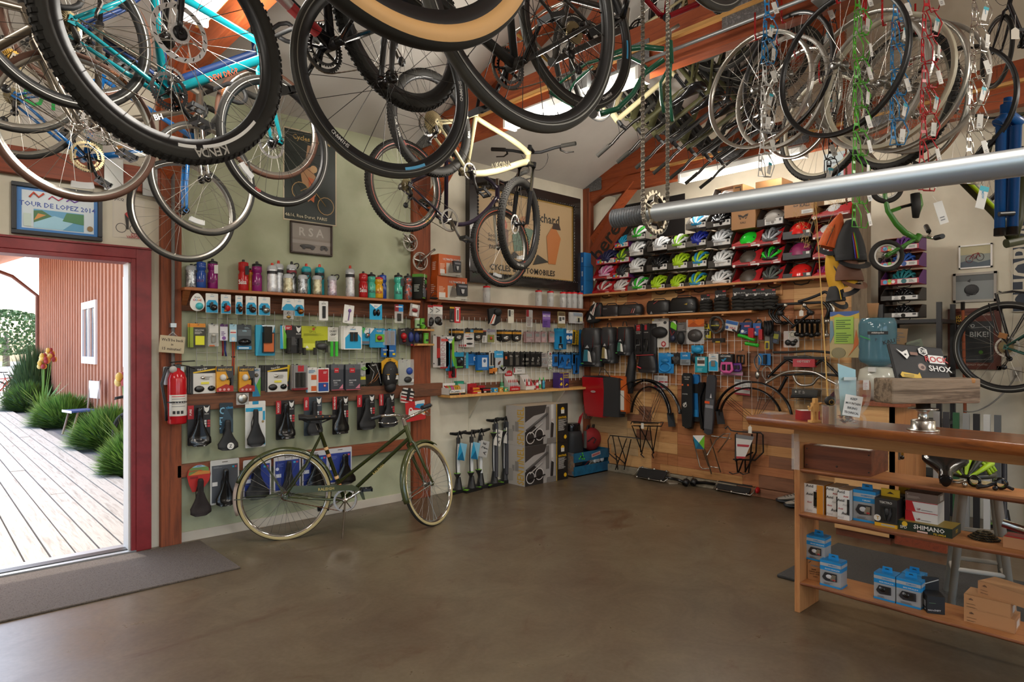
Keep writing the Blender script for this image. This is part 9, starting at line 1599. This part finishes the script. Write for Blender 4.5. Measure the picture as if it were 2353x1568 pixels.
for k in range(2):
 t=thg('coffee_bag',('brown paper coffee bag with white label, left of two','brown paper coffee bag with white label, right of two')[k],'bag',T(-.80,-3.40-.1*k,1.066,YAW-pi/2));mb=MB();soft(mb,.095,.07,.16,'mt#8a6248',4);mb.bd('bag_body',t);mb=MB();mb.rect(-.025,.09,.022,.165,-.0365,'#c9c4c0');mb.lns(-.02,.018,.1,.15,4,-.037,'#b08a8a');mb.text('Blend',0,.045,.02,-.0362,'#8a3a34');mb.bd('label',t)
t=thg('water_dispenser','white ceramic crock with blue water bottle upside down on top','water dispenser',T(-.56,-3.52,1.066));MB().lth([(0,0),(.11,0),(.135,.04),(.14,.16),(.125,.24),(.08,.262),(0,.262)],'gl#b9b9ac',30).bd('crock',t);MB().box(-.15,-.12,-.03,.02,.225,.26,'#c9c9c4').bd('tap',t)
mb=MB();mb.lth([(0,.265),(.06,.265),(.125,.30),(.135,.33),(.13,.40),(.135,.42),(.13,.48),(.135,.50),(.135,.60),(.12,.645),(0,.65)],'glassblue',30);mb.bd('bottle',t)
mb=MB();mb.X=MR(YAW-pi/2-.5,4,'Z');mb.rect(-.07,.515,.07,.54,-.137,'#1c1c1e');mb.text('ridebicycles',0,.528,.017,-.138,'white',w=.13);mb.text('KALI',.075,.46,.03,-.137,'#1c1c1e',rot=14);mb.text('P',-.01,.475,.022,-.137,'#2a3a4a');mb.poly([(-.12,.5),(-.05,.47),(-.05,.48),(-.12,.51)],-.137,'#2a8a4a');mb.X=None;mb.bd('stickers',t)
MB().lth([(0,0),(.03,0),(.042,.11),(.044,.112),(.04,.11),(.028,.003)],'mt#b98a60',22).bd('paper_cup',None,'brown paper cup standing on the upturned water bottle','cup',None,None,T(-.6,-3.50,1.717))
# far right: shelving, pictures, hung bicycles
t=thg('metal_shelving','black metal shelf rack crammed with papers beside the water bottle','shelf rack',T(.3,-3.58,0))
for x,y in((-.2,-.2),(-.2,.24),(.22,-.2),(.22,.24)):MB().box(x-.018,x+.018,y-.018,y+.018,0,1.86,'#2a2a2c').bd('upright',t)
for z in(.4,.85,1.28,1.72):MB().box(-.21,.23,-.22,.26,z-.03,z,'#252527').bd('shelf_plate',t)
def rp(u,v,x):return oB(u,v,x)
for k,(y,z,w,h,c,rz,lb)in enumerate(((-3.44,1.30,.2,.14,'#8a8f96',.05,'grey printed sheet leaning in the black shelf rack'),(-3.56,1.30,.2,.12,'#a9adb4',-.06,'pale letter sheet leaning in the front of the black rack'),(-3.45,1.50,.16,.14,'#8a6e4a',.1,'tan card pinned in the black rack'),(-3.6,1.46,.13,.07,'#77806e',-.3,'greenish bank note picture in the black rack'))):MB().box(-w/2,w/2,-.002,0,0,h,c).lns(-w*.4,w*.4,h*.2,h*.8,5,-.003,'#5a5a5c').bd('paper_sheet',None,lb,'paper','papers in the black rack',None,T(.12,y,z+.01,RB)@MR(rz,4,'Y'))
bx((.25,-3.55,1.281),.3,.16,.08,'dark_box','dark box with printed front low in the black rack','box','#2a2826',RB,[('l',.1,.2,.9,.8,5,'#8a8680')])
MB().box(-.022,.022,-.012,.012,0,.13,'#1a1c1e').box(-.016,.016,-.0135,-.012,.085,.115,'#8a9a94').box(-.03,.03,-.03,.02,0,.03,'#1a1c1e').lns(-.016,.016,.035,.08,4,-.013,'#5a5c60',0).bd('cordless_phone',None,'black cordless phone standing at the right of the black rack','phone',None,None,T(.15,-3.80,1.281,RB,.0))
MB().box(-.05,.05,-.03,.03,0,.2,'#252527').bd('phone_ledge',None,'black ledge carrying the phone beside the rack','shelf',None,None,T(.17,-3.80,1.08))
MB().tube([(.45,-3.9,0),(.40,-3.88,1.86)],.013,'post',7).tube([(.40,-3.88,1.8),(.398,-3.879,1.87)],.016,'dsteel',7).bd('long_handle',None,'long wooden tool handle leaning against the far cream wall','handle')
MB().box(.3,.42,-3.37,-3.25,1.62,2.3,'#3a2a22').bd('brown_board',None,'dark brown board leaning behind the paper cup','board',None,None)
for k in range(5):
 hbox(((2118-95),(540,578,618,660,700)[k],2112,(575,613,653,690,730)[k]),'kids' if k<3 else 'dark',('plum kids carton with purple helmet, top of the rack stack','plum kids carton with blue helmet, second in the rack stack','plum kids carton with teal helmet, third in the rack stack','dark carton with black helmet near the rack top','black carton lowest in the rack stack')[k],('#5a2a78','#1c4a94','#1a6a70','gl#161618','gl#161618')[k],None,'road',cr=None,x=.1)
def wpc(u0,v0,u1,v1,label,fc,fw,inner,L,name='framed_print',d=.02):
 a=oB(u0,v0,.597);b_=oB(u1,v1,.597);w=a.y-b_.y;h=a.z-b_.z;t=thg(name,label,'picture',T(.6,(a.y+b_.y)/2,a.z,RB));mb=MB()
 if fw:
  for q in((-w/2,w/2,-fw,0),(-w/2,w/2,-h,-h+fw),(-w/2,-w/2+fw,-h,0),(w/2-fw,w/2,-h,0)):mb.box(q[0],q[1],-d,0,q[2],q[3],fc)
  mb.bd('frame',t)
 mb=MB();mb.box(-w/2+fw,w/2-fw,-d*.6,0,-h+fw,-fw,inner);mb.X=T(0,0,-fw);ops(mb,w-2*fw,h-2*fw,-d*.6,L);mb.X=None;mb.bd('print',t)
wpc(2204,566,2281,614,'small white edged picture of a red bicycle on stormy paint','white',.012,'#8a9088',[('r',0,.6,1,1,'#b0a884'),('p',[(0,0),(1,0),(1,.3),(.6,.2),(.3,.35),(0,.25)],'#4a5660'),('T',[(.3+.12*cos(a),.38+.17*sin(a))for a in[k*.45 for k in range(15)]],.002,'#6a2a30'),('T',[(.66+.12*cos(a),.46+.17*sin(a))for a in[k*.45 for k in range(15)]],.002,'#3a3034'),('T',[(.3,.38),(.42,.6),(.6,.66),(.66,.46)],.003,'#8a2430'),('T',[(.42,.6),(.48,.38),(.6,.66)],.003,'#8a2430')])
wpc(2191,630,2291,692,'silver framed black and white photograph of a crouched racer','#a09a90',.02,'#7f8484',[('r',0,.75,1,1,'#5a5e5e'),('e',.42,.4,.2,.22,.004,'#1c1c1e'),('c',.34,.22,.06,'#2a2a2c'),('c',.5,.25,.05,'#2a2a2c'),('p',[(.3,.75),(.4,.85),(.38,.7)],'#1c1c1e')])
wpc(2179,711,2301,850,'red-brown framed chalkboard beer poster behind the hung bicycle wheel','#5a2a1c',.03,'#5f2c1e',[('r',.1,.06,.93,.82,'#26292a'),('T',[(.14,.75),(.4,.78),(.45,.7),(.85,.72),(.88,.12),(.14,.1),(.14,.75)],.002,'#b9bcb8'),('e',.2,.86,.17,.1,.004,'#4a2014'),('c',.2,.86,.13,'#b08a3a'),('c',.2,.86,.115,'#3a2018'),('t','MAGIC',.2,.9,.05,'#d8b44a'),('t','HAT',.2,.84,.05,'#d8b44a'),('t','UNITED TASTES OF',.7,.94,.03,'#c9c0b0'),('t','DRASTICALLY CRAFTED',.5,.02,.03,'#b9a898'),('t','AND JODPHURS FOR ALL',.04,.4,.035,'#b9a898',90),('t','BIKE!',.62,.58,.1,'#b9bcb8'),('t','O',.48,.74,.06,'#b9bcb8'),('c',.66,.25,.05,'#4a7a2a')],'poster')
wpc(2326,505,2420,715,'dark blue painted sign with cream letters cut by the picture edge','#c9c4b4',.006,'#2a3442',[('t','CHOPPA',.3,.5,.3,'#c9c2b0',90)],'sign')
MB().box(-.04,.04,-.008,0,-.06,.06,'#c9c4b8').box(-.015,.015,-.03,-.008,-.02,.03,'#8a8680').bd('wall_outlet',None,'white wall outlet plate by the grey post','outlet',None,None,T(.6,oB(2335,860,.6).y,oB(2335,860,.6).z,RB))
o=oB(2335,862,.57);e_=oB(2215,945,.3);MB().tube(bez(o,o+V((-.02,.05,-.15)),e_+V((.1,-.1,-.05)),e_,12),.006,'#77736c',6).bd('power_cord',None,'grey power cord drooping from the outlet across the wall','cord')
SH=dict(R=.35,tw=.042,col='#1f4a40',rim='rimblack',stripe='#8f8d86',disc=1,bars='flat',spk='spoke',spin=0,seg=72)
a=at(2313,798,5.15);hb_=bike(SH,'dark green bicycle with black rack hung on the far wall','bicycles on the right',plc(a,a+V((.05,-1.03,-.28))))
mb=MB()
for s in(-.05,.05):mb.tube([(-.43,s,.05),(-.6,s,.38),(-.5,s,.42),(-.2,s,.44)],.006,'bplas',6).tube([(-.43,s,.02),(-.36,s,.43)],.005,'bplas',6).tube([(-.43,s,.03),(-.52,s,.1),(-.62,s,.3)],.005,'bplas',6)
for k in range(4):mb.tube([(-.58+.12*k,-.05,.40+.012*k),(-.58+.12*k,.05,.40+.012*k)],.005,'bplas',6)
mb.bd('luggage_rack',hb_);MB().box(-.49,-.44,-.10,-.05,.06,.10,'#8a5a2a').bd('amber_block',hb_)
for k in range(7):MB().box(-.012,.012,-.02,.02,0,.98,('#a9aba8','#3a3c40','#2a5a3a','#8a8c8a','#1f2022','#b9bab6','#55585a')[k]).bd('bar_stock',None,('pale upright bar, leftmost of those behind the counter','dark upright bar, second of those behind the counter','green upright bar behind the counter','grey upright bar, fourth behind the counter','black upright bar, fifth behind the counter','white upright bar, sixth behind the counter','steel grey upright bar, last of those behind the counter')[k],'bar','upright bars behind the counter',None,T(-.3+.0*k,-3.86-.065*k,0))
pump(.35,-4.18,RB,'dark floor pump with gauge behind the counter by the far wall',1)
# green balance bicycle hung nose down
t=thg('balance_bike','small green balance bicycle hanging nose up above the helmet shelves','bicycle',None);Db=4.55
def bp(u,v,d=0):return at(u,v,Db+d)
for(u,v,ru,rv,nm)in((2037,588,37,37,'front_wheel'),(2037,432,36,36,'rear_wheel')):
 c=bp(u,v);R_=ru/F_PX*Db;M=MT(c)@MR(YAW-pi/2-.25,4,'Z');S=dict(R=R_,tw=.036,rim='white',rd=.012,rw=.02,ns=12,spk='spoke',hubc='steel',seg=40,cass=0);w_=whl(t,nm,S,M)
P('bgreen','#3a7a26',.3,coat=.4)
MB().tube([bp(2035,432),bp(2033,450),bp(2040,485),bp(2060,515),bp(2080,535),bp(2105,548)],[.012,.015,.017,.019,.02,.018],'bgreen',12).tube([bp(2043,487),bp(2068,478)],.014,'bgreen',10).tube([bp(2104,553),bp(2113,540)],.022,'bgreen',12).text('BURLEY',0,0,.0001,0,'white').bd('frame',t)
MB().tube([bp(2108,548),bp(2085,560),bp(2037,588,-.06)],.013,'bgreen',10).tube([bp(2085,560),bp(2070,575),bp(2037,588,.06)],.012,'bgreen',10).bd('fork',t)
MB().tube([bp(2066,478),bp(2095,470)],.012,'chrome',10).bd('seat_post',t);MB().tube([bp(2103,445),bp(2106,470),bp(2104,500)],[.03,.034,.02],'bmatt',10,flat=1.5).tube([bp(2110,447),bp(2112,470),bp(2108,492)],[.02,.026,.014],'bgreen',10,flat=1.5).bd('saddle',t)
MB().tube([bp(2112,543),bp(2130,545),bp(2138,540,.1),bp(2128,525,.2)],.01,'chrome',8).tube([bp(2130,545),bp(2145,548,-.1),bp(2160,545,-.18)],.01,'chrome',8).bd('handlebar',t)
MB().tube([bp(2134,532,.14),bp(2128,520,.22)],.017,'bplas',10).bd('grip',t);MB().tube([bp(2150,547,-.12),bp(2166,543,-.2)],.017,'bplas',10).bd('grip',t)
# caps on a peg
def cap(u,v,D,w,h,c,label,brim,rz=0,bands=(),flop=0):
 p=at(u,v,D);t=thg('peaked_hat',label,'cap',MT(p)@MR(YAW-pi/2+rz,4,'Z')@MR(rad(flop),4,'Y'),'cycling caps on the peg');k=D/F_PX;w*=k;h*=k;mb=MB();secs=[]
 for j in range(7):
  z=j/6;r=(.5*(1-.85*z**2.2));secs.append([(w*r*cos(a),.045*(1-.6*z)*sin(a)*2*(1+.08*sin(5*a)),h*(z-1)+h*.25)for a in[2*pi*i/20 for i in range(20)]])
 mb.loft(secs,c);mb.bd('crown',t);bm=MB();n=12;bm.loft([[(w*.5*cos(a)*f,-.05*f-.06*(1 if f>.6 else.6)*abs(sin(a)),-h*.75-.05*f*abs(sin(a))+dz)for a in[pi+pi*i/n for i in range(n+1)]]for f,dz in((.7,.004),(1,-.012))],brim,clo=0);bm.bd('brim',t)
 for i,bc in enumerate(bands):MB().tube([(w*(-.08+.035*i),-.094,-h*.72),(w*(-.07+.03*i),-.07,-h*.35),(w*(-.06+.02*i),-.03,h*.1)],.0045,bc,6,flat=.5).bd('stripe',t)
 return t
cap(1952,530,4.4,78,95,'mt#1a1a1b','black cap with rainbow stripes hanging in front on the peg','#1c1c1d',.1,('#3a3a9a','#b02030','#d8c020','#2a9a4a'))
cap(1925,512,4.45,50,80,'mt#b85018','orange and dark grey cap hanging behind the striped one','#2a2c30',-.5,('#2a2c30',),18)
cap(1948,600,4.38,70,62,'mt#5a3826','plain brown cap hanging below the black one','#633e2a',.3)
cap(1912,605,4.42,60,85,'mt#c0901c','yellow and black cap with large printed letters, lowest left','#1d1d1e',-.3,('#1d1d1e','#1d1d1e'),-25)
cap(1920,655,4.40,36,50,'mt#1d1d1e','small black cap with yellow letters at the very bottom of the caps','#1d1d1e',0,('#c8a01c',))
p=at(1955,520,4.6);MB().tube([p,p+V((.5,.25,.0))],.012,'greypost',7).bd('cap_peg',None,'wooden peg on the grey post holding the caps','peg')
pk(0,(1893,350,1957,422),'catalogue_bag','clear sleeve with white and sky-blue catalogue hanging below the bottle cages','brochure','#c4d4da',[('r',.0,0,.7,1,'#cfdde2'),('r',.72,0,1,.9,'#a8242c'),('t','pioneer',.4,.68,.12,'#3a4a54'),('p',[(.05,.1),(.35,.3),(.2,.35)],'#4a9ab0'),('p',[(.4,.12),(.65,.3),(.5,.35)],'#3a7a9a')],wall='B',off=.9,d=.006,hok=0)
t=thg('spiral_post','pair of rusty perforated chain strips hanging down past the caps','chain',T(0,0,0));mb=MB();a=at(1942,0,4.3);b_=at(1945,470,4.3);m=70
for k in range(m):q=a+(b_-a)*(k/m);mb.box(q.x-.011,q.x-.003,q.y-.003,q.y+.003,q.z-.016,q.z,'rust');mb.box(q.x+.004,q.x+.012,q.y-.003,q.y+.003,q.z-.022,q.z-.006,'rust')
mb.bd('chain_strip',t)
# pipe, chain and chainring close overhead
def dirp(u,v,D):return at(u,v,D)
t=thg('hanging_rail','galvanised pipe crossing the right of the view with grey taped end','pipe',None)
A=dirp(1412,503,1.95);B=dirp(1495,491,1.86);C_=dirp(2353,372,1.12);d=(C_-B);E_=C_+d*.6
MB().tube([B-d*.02,E_],.0245,'galv',24).bd('pipe',t);P('tapegrey','#77797c',.45,.3);mb=MB()
n=14
for k in range(n):q0=A+(B-A)*(k/n);q1=A+(B-A)*((k+1.15)/n);mb.tube([q0,q1],[.0285,.0262],'tapegrey',18)
mb.bd('tape_wrap',t)
nd=d.normalized();ch=thg('chainring','pale chainring with oval holes hanging in a chain around the pipe','chainring',None);cc=dirp(1506,488,1.85);P('ringalloy','#a89f8c',.35,.9)
f=MT(cc)@frame((0,0,0),(RT*.72+FW*.69).normalized(),(0,0,1)).to_4x4();mb=MB();R0=.062
rtee(mb,R0,22,'ringalloy',0,.004,R0*.80,.009);mb.lth([(.024,-.003),(.032,-.003),(.032,.003),(.024,.003),(.024,-.003)],'ringalloy',24,ax='y')
for k in range(5):a=2*pi*k/5+.3;mb.tube([(.029*cos(a),0,.029*sin(a)),(.053*cos(a),0,.053*sin(a))],[.009,.006],'ringalloy',6,flat=.5);mb.ell(.046*cos(a),-.003,.046*sin(a),.004,.003,.004,'chrome',8,5)
mb.bd('ring',ch);ch.matrix_world=f
t=thg('bicycle_chain','long greasy bicycle chain looped round the pale chainring close overhead','chain',None);P('chaingrease','#8f887c',.3,.9);mb=MB();pin=MB()
top=[f@V((R0*1.0,0,0)),f@V((-R0*1.0,0,0))];loop=[top[0]+V((0,0,.72)),top[0]]+[f@V((R0*1.02*cos(a),0,R0*1.02*sin(a)))for a in[-pi*i/14 for i in range(1,14)]]+[top[1],top[1]+V((0,0,.72))]
dn=[]
for i in range(len(loop)-1):
 L_=(loop[i+1]-loop[i]).length;k=max(1,int(L_/.0127))
 for j in range(k):dn.append(loop[i]+(loop[i+1]-loop[i])*(j/k))
ny=f.to_3x3()@V((0,1,0))
for i in range(len(dn)-1):
 o=.0032 if i%2 else.0022
 for s in(-1,1):mb.tube([dn[i]+ny*s*o,(dn[i]+dn[i+1])/2+ny*s*o,dn[i+1]+ny*s*o],[.0045,.003,.0045],'chaingrease',6,flat=.35)
 pin.tube([dn[i]-ny*.0042,dn[i]+ny*.0042],.0026,'chrome',6)
mb.bd('link_plates',t);pin.bd('pins',t)
# strings of wire bottle cages
def cage_mesh(c):
 def g():
  mb=MB();r=.0028;H_=.135;w=.036
  for s in(-1,1):mb.tube([(s*.010,.035,H_*.95),(s*.010,.036,.05),(s*.022,.03,.012),(s*.02,-.02,0),(s*w,-.03,.06),(s*w*.95,-.02,.085),(s*.03,.0,.125),(0,-.012,H_+.004)],r,c,7)
  mb.tube([(-.010,.035,H_*.95),(0,.035,H_),(.010,.035,H_*.95)],r,c,7);mb.tube([(-.02,-.02,0),(.02,-.02,0)],r,c,7);mb.box(-.012,.012,.033,.036,.045,.06,c);mb.box(-.012,.012,.033,.036,.095,.108,c)
  return mb.mesh('wire_cage')
 return cch(('cage',c),g)
def ctag(k):
 def g():
  mb=MB();mb.X=MR(rad((-18,14,5)[k]),4,'Y');mb.box(-.013,.013,-.042,-.041,-.085,-.02,'#d0cec8');mb.tube([(0,-.03,.0),(0,-.0415,-.022)],.0006,'white',4)
  if k==1:mb.rect(-.013,-.034,.013,-.02,-.0425,'#2aa0b0');mb.text('MSW',0,-.045,.007,-.0425,'#2a8ab0',rot=-75)
  else:mb.lns(-.008,.008,-.075,-.06,2,-.0425,'#7a7a7a')
  mb.X=None;return mb.mesh('hang_tag')
 return cch(('ctag',k),g)
P('cgreen','#4aa81c',.3);P('cblue','#0f7ab8',.3);P('cred','#b4141e',.3);P('cwhite','#cfcfcc',.3);P('cblack','#161617',.35)
pos=('topmost','second from the top','third from the top','fourth from the top','fifth from the top','sixth from the top','seventh from the top','eighth from the top','ninth from the top','lowest')
def srd(u0,v0,v1,u1,n,cols,D,word,turn):
 for k in range(n):
  f0=k/n;u=u0+(u1-u0)*f0;va=v0+(v1-v0)*f0;vb=v0+(v1-v0)*(k+1)/n;p=at(u,vb,D);hgt=(vb-va)/F_PX*D;s=hgt/.125;c=cols[k]
  cn={'cgreen':'green','cblue':'blue','cred':'red','cwhite':'white','cblack':'black','chrome':'silver'}[c]
  t=thg('bottle_cage','%s wire bottle cage, %s in the %s string'%(cn,pos[k]if k<n-1 else 'lowest',word),'bottle cage',MT(p)@MR(YAW-pi/2+turn+.12*((k*37)%5-2),4,'Z')@Matrix.Scale(s,4),'wire bottle cages hung in strings')
  link(cage_mesh(c),'wire_cage',t);link(ctag(k%3 if c!='cgreen' else(0,2,0)[k%3]),'hang_tag',t,M=T(0,0,.09))
srd(1768,-8,408,1757,8,['cblue']*3+['cwhite']*5,3.3,'blue and white',.2)
srd(1908,5,420,1908,8,['cblack']*8,3.6,'black',-.5)
srd(1980,-28,525,1976,10,['cgreen']*10,2.9,'green',.35)
srd(2068,-8,335,2062,6,['cblue']*6,2.95,'all-blue',.3)
srd(2140,-32,440,2130,8,['cred']*8,2.9,'red',.3)
srd(2255,-60,425,2235,8,['chrome']*8,2.75,'silver',.1)
for u,v,k in((2128,468,0),(2243,433,1)):
 p=at(u,v+20,2.85);o=link(ctag(k),'price_tag',None,('blank white tag dangling under the red string of cages','blue topped white tag dangling under the silver string of cages')[k],'tag',None,None,MT(p+V((0,0,.06)))@MR(YAW-pi/2,4,'Z')@Matrix.Scale(1.5,4))
# bare wheels on hooks under the beam
WG='bare wheels hung under the beam'
def bare(u,v,D,ang,kind,label,R_=.315,tire=None):
 p=at(u,v,D);t=thg('bare_wheelset',label,'wheel',MT(p)@MR(rad(ang),4,'Z'),WG)
 S=dict(R=R_,tw=.02 if not tire else.04,rim=('alloy','rimblack','#9a948a','#b9b29c')[kind],rd=.016,rw=.024,ns=32,spk='spoke',hubc='steel',seg=56);rc_=S['rim']
 rm=link(rim_mesh(R_,.017,.024,rc_,None,56),'rim',t);link(spokes_mesh(R_-.012,32,'spoke',.032,.022),'spokes',t);link(hub_mesh('steel',.032,.022,.06),'hub',t)
 if tire:link(tire_mesh(R_+.035,.04,'tread','rubber',1,None,None,56),'tire',t)
 q=V((0,0,R_+.01));h=MB();h.tube([q+V((0,-.0,-.04)),q+V((0,.02,-.05)),q+V((0,.03,-.02)),q+V((0,.03,.10))],.005,'gl#a0181c',7);h.bd('hook',t)
 return t
ws=[(1742,208,3.62,84,0,'silver rim wheel, front left of the hanging bare wheels',None),(1792,214,3.8,76,2,'grey rim wheel behind the front left silver one',None),(1805,170,3.7,70,1,'black rim wheel beside the front silver one',None),(1835,240,3.9,66,0,'silver rim wheel lower in the left group of bare wheels',None),(1930,150,3.05,76,1,'black rim wheel with red stripe, centre of the hanging wheels',None),(1890,290,4.2,70,3,'wheel with knobby black tire low in the middle of the bare wheels',1),(1990,170,3.4,84,0,'silver rim wheel behind the green bottle cages',None),(2000,195,3.3,66,2,'grey rim wheel behind the blue bottle cages',None),(2035,190,3.2,78,3,'pale rim wheel right of the blue bottle cages',None),(2075,200,3.25,72,0,'silver rim wheel behind the red bottle cages',None),(2110,205,3.3,80,2,'grey rim wheel right of the red bottle cages',None),(2060,235,3.45,64,3,'wheel with dark tire low behind the red bottle cages',1),(2185,250,3.6,74,1,'black rim wheel rightmost of the hanging wheels',None),(2095,262,3.7,70,0,'silver rim wheel lowest at the right of the hanging wheels',None)]
for u,v,D,a,k,lb,ti in ws:bare(u,v,D,a,k,lb,.315 if k!=1 else.325,ti)
# bare frames hung from the beams
def tubes(name,label,cat,T_,grp=None,shift=V((0,0,0))):
 t=thg(name,label,cat,None,grp)
 for pn,L in T_:
  mb=MB()
  for pts,r,c in L:mb.tube([at(*q)for q in pts],r,c,10)
  mb.bd(pn,t)
 return t
FG='bare frames hung from the beams';P('fgreen','#1c6a4e',.3,coat=.4)
g='fgreen';D=3.75
tubes('frameset','green curved cruiser frame with fork hanging from the middle beam','bicycle frame',[('frame',[([(1402,127,D),(1440,113,D),(1480,108,D),(1525,113,D)],.016,g),([(1402,138,D),(1440,128,D),(1475,145,D),(1490,160,D)],.009,g),([(1524,137,D),(1480,170,D),(1455,215,D),(1420,250,D),(1378,262,D)],.016,g),([(1402,137,D),(1377,195,D),(1372,255,D)],.014,g),([(1350,145,D,),(1300,180,D),(1265,210,D)],.008,g),([(1362,152,D+.1),(1320,190,D+.1),(1300,225,D+.1)],.008,g),([(1262,212,D),(1300,235,D),(1340,255,D),(1365,262,D)],.009,g),([(1402,130,D),(1350,145,D)],.01,g),([(1538,95,D),(1541,145,D)],.019,g)]),('bottom_bracket',[([(1363,262,D-.035),(1363,262,D+.035)],.026,'steel')]),('fork',[([(1541,148,D),(1538,190,D-.05),(1540,235,D-.05),(1545,280,D-.05)],.010,g),([(1541,148,D),(1518,190,D+.04),(1520,230,D+.04),(1526,260,D+.04)],.010,g)]),('stem',[([(1538,95,D),(1540,70,D),(1560,58,D)],.011,'alloy')])],FG)
D=3.6;c='#3b3631'
tubes('frameset','bare dark grey frame with silver stays hanging near the rafter','bicycle frame',[('frame',[([(1306,0,D),(1273,140,D)],.016,c),([(1273,140,D),(1440,62,D)],.018,c),([(1306,-5,D),(1440,30,D)],.016,c),([(1440,20,D),(1436,70,D)],.02,'alloy')]),('rear_stays',[([(1300,2,D),(1250,25,D+.05),(1180,75,D+.05)],.008,'alloy'),([(1300,8,D),(1262,35,D-.05),(1212,78,D-.05)],.008,'alloy'),([(1212,75,D-.05),(1265,140,D)],.009,'alloy'),([(1190,80,D+.05),(1268,148,D)],.009,'#a8803a')]),('bottom_bracket',[([(1268,143,D-.035),(1268,143,D+.035)],.025,'steel')])],FG)
D=3.5;c='gl#8a1420'
tubes('frameset','small red frame hanging above the middle beam','bicycle frame',[('frame',[([(1475,-10,D),(1518,35,D)],.014,c),([(1536,-20,D),(1530,40,D)],.014,c),([(1530,40,D),(1605,8,D)],.016,c),([(1518,35,D),(1532,40,D)],.016,c)]),('bottom_bracket',[([(1532,40,D-.03),(1532,40,D+.03)],.022,'bplas')])],FG)
p=at(1648,-22,3.5);t=thg('small_wheelset','small knobby black wheel peeking in at the top beside the red frame','wheel',MT(p)@MR(rad(20),4,'Z'));link(tire_mesh(.115,.045,'tread','rubber',1,None,None,40),'tire',t);link(rim_mesh(.078,.012,.022,'rimblack',None,40),'rim',t)
for k,(u,v)in enumerate(((1330,150),(1365,165))):p=at(u,v,4.6);t=thg('bare_wheelset',('black wheel with white tire stripe hung behind the dark grey frame','second black wheel with white tire stripe behind the grey frame')[k],'wheel',MT(p)@MR(rad(12),4,'Z'),WG);S=dict(R=.34,tw=.036,stripe='#b9b7b0',rim='rimblack',hubc='bglos',ns=28);whl(t,'wheel',S,Matrix.Identity(4))
P('standblue','#14508f',.35,coat=.3);D=3.4
tubes('repair_stand','folded blue tubular repair stand hanging at the right','repair stand',[('leg',[([(2300,290,D),(2297,530,D)],.024,'standblue')]),('leg',[([(2335,290,D),(2326,528,D)],.026,'standblue')]),('mast',[([(2316,225,D+.06),(2313,500,D+.06)],.02,'standblue')]),('collar',[([(2292,285,D),(2316,262,D),(2345,285,D)],.03,'standblue'),([(2316,240,D),(2316,270,D)],.035,'standblue')]),('foot_cap',[([(2297,525,D),(2296.5,542,D)],.026,'bplas'),([(2326,522,D),(2325.5,540,D)],.028,'bplas')]),('band',[([(2296,492,D-.03),(2330,490,D-.03)],.012,'bplas')])])
D=3.9;c='#33361c'
tubes('frameset','dark olive frame with lime stripe hanging behind the blue stand','bicycle frame',[('frame',[([(2215,415,D),(2290,490,D),(2325,545,D)],.03,c),([(2225,418,D-.03),(2285,478,D-.03)],.012,'#a8c81c'),([(2353,380,D),(2345,500,D),(2330,555,D)],.02,c),([(2312,560,D),(2350,552,D)],.028,c)])],FG)
SD=dict(R=.34,tw=.04,col='blackred',bars='flat',stripe='#8f8d86',seg=48)
bike(SD,'black bicycle hanging at the top right corner, white string tag on it','bicycles on the right',plc(at(2420,60,3.9),at(2290,120,4.6)))
bike(dict(SD,knob=1,col='#33361c',disc=1),'dark bicycle with knobby tires hanging behind the silver bottle cages','bicycles on the right',plc(at(2420,330,4.2),at(2270,395,4.9)))
p=at(2333,62,3.2);MB().prism([(-.02,-.06),(.02,-.06),(.02,-.015),(0,0),(-.02,-.015)],0,.001,'#c4bfb2').tube([(0,0,-.005),(0,0,.06)],.0008,'white',4).bd('string_tag',None,'cream string tag dangling at the top right corner','tag',None,None,MT(p)@MR(YAW-pi/2,4,'Z'))
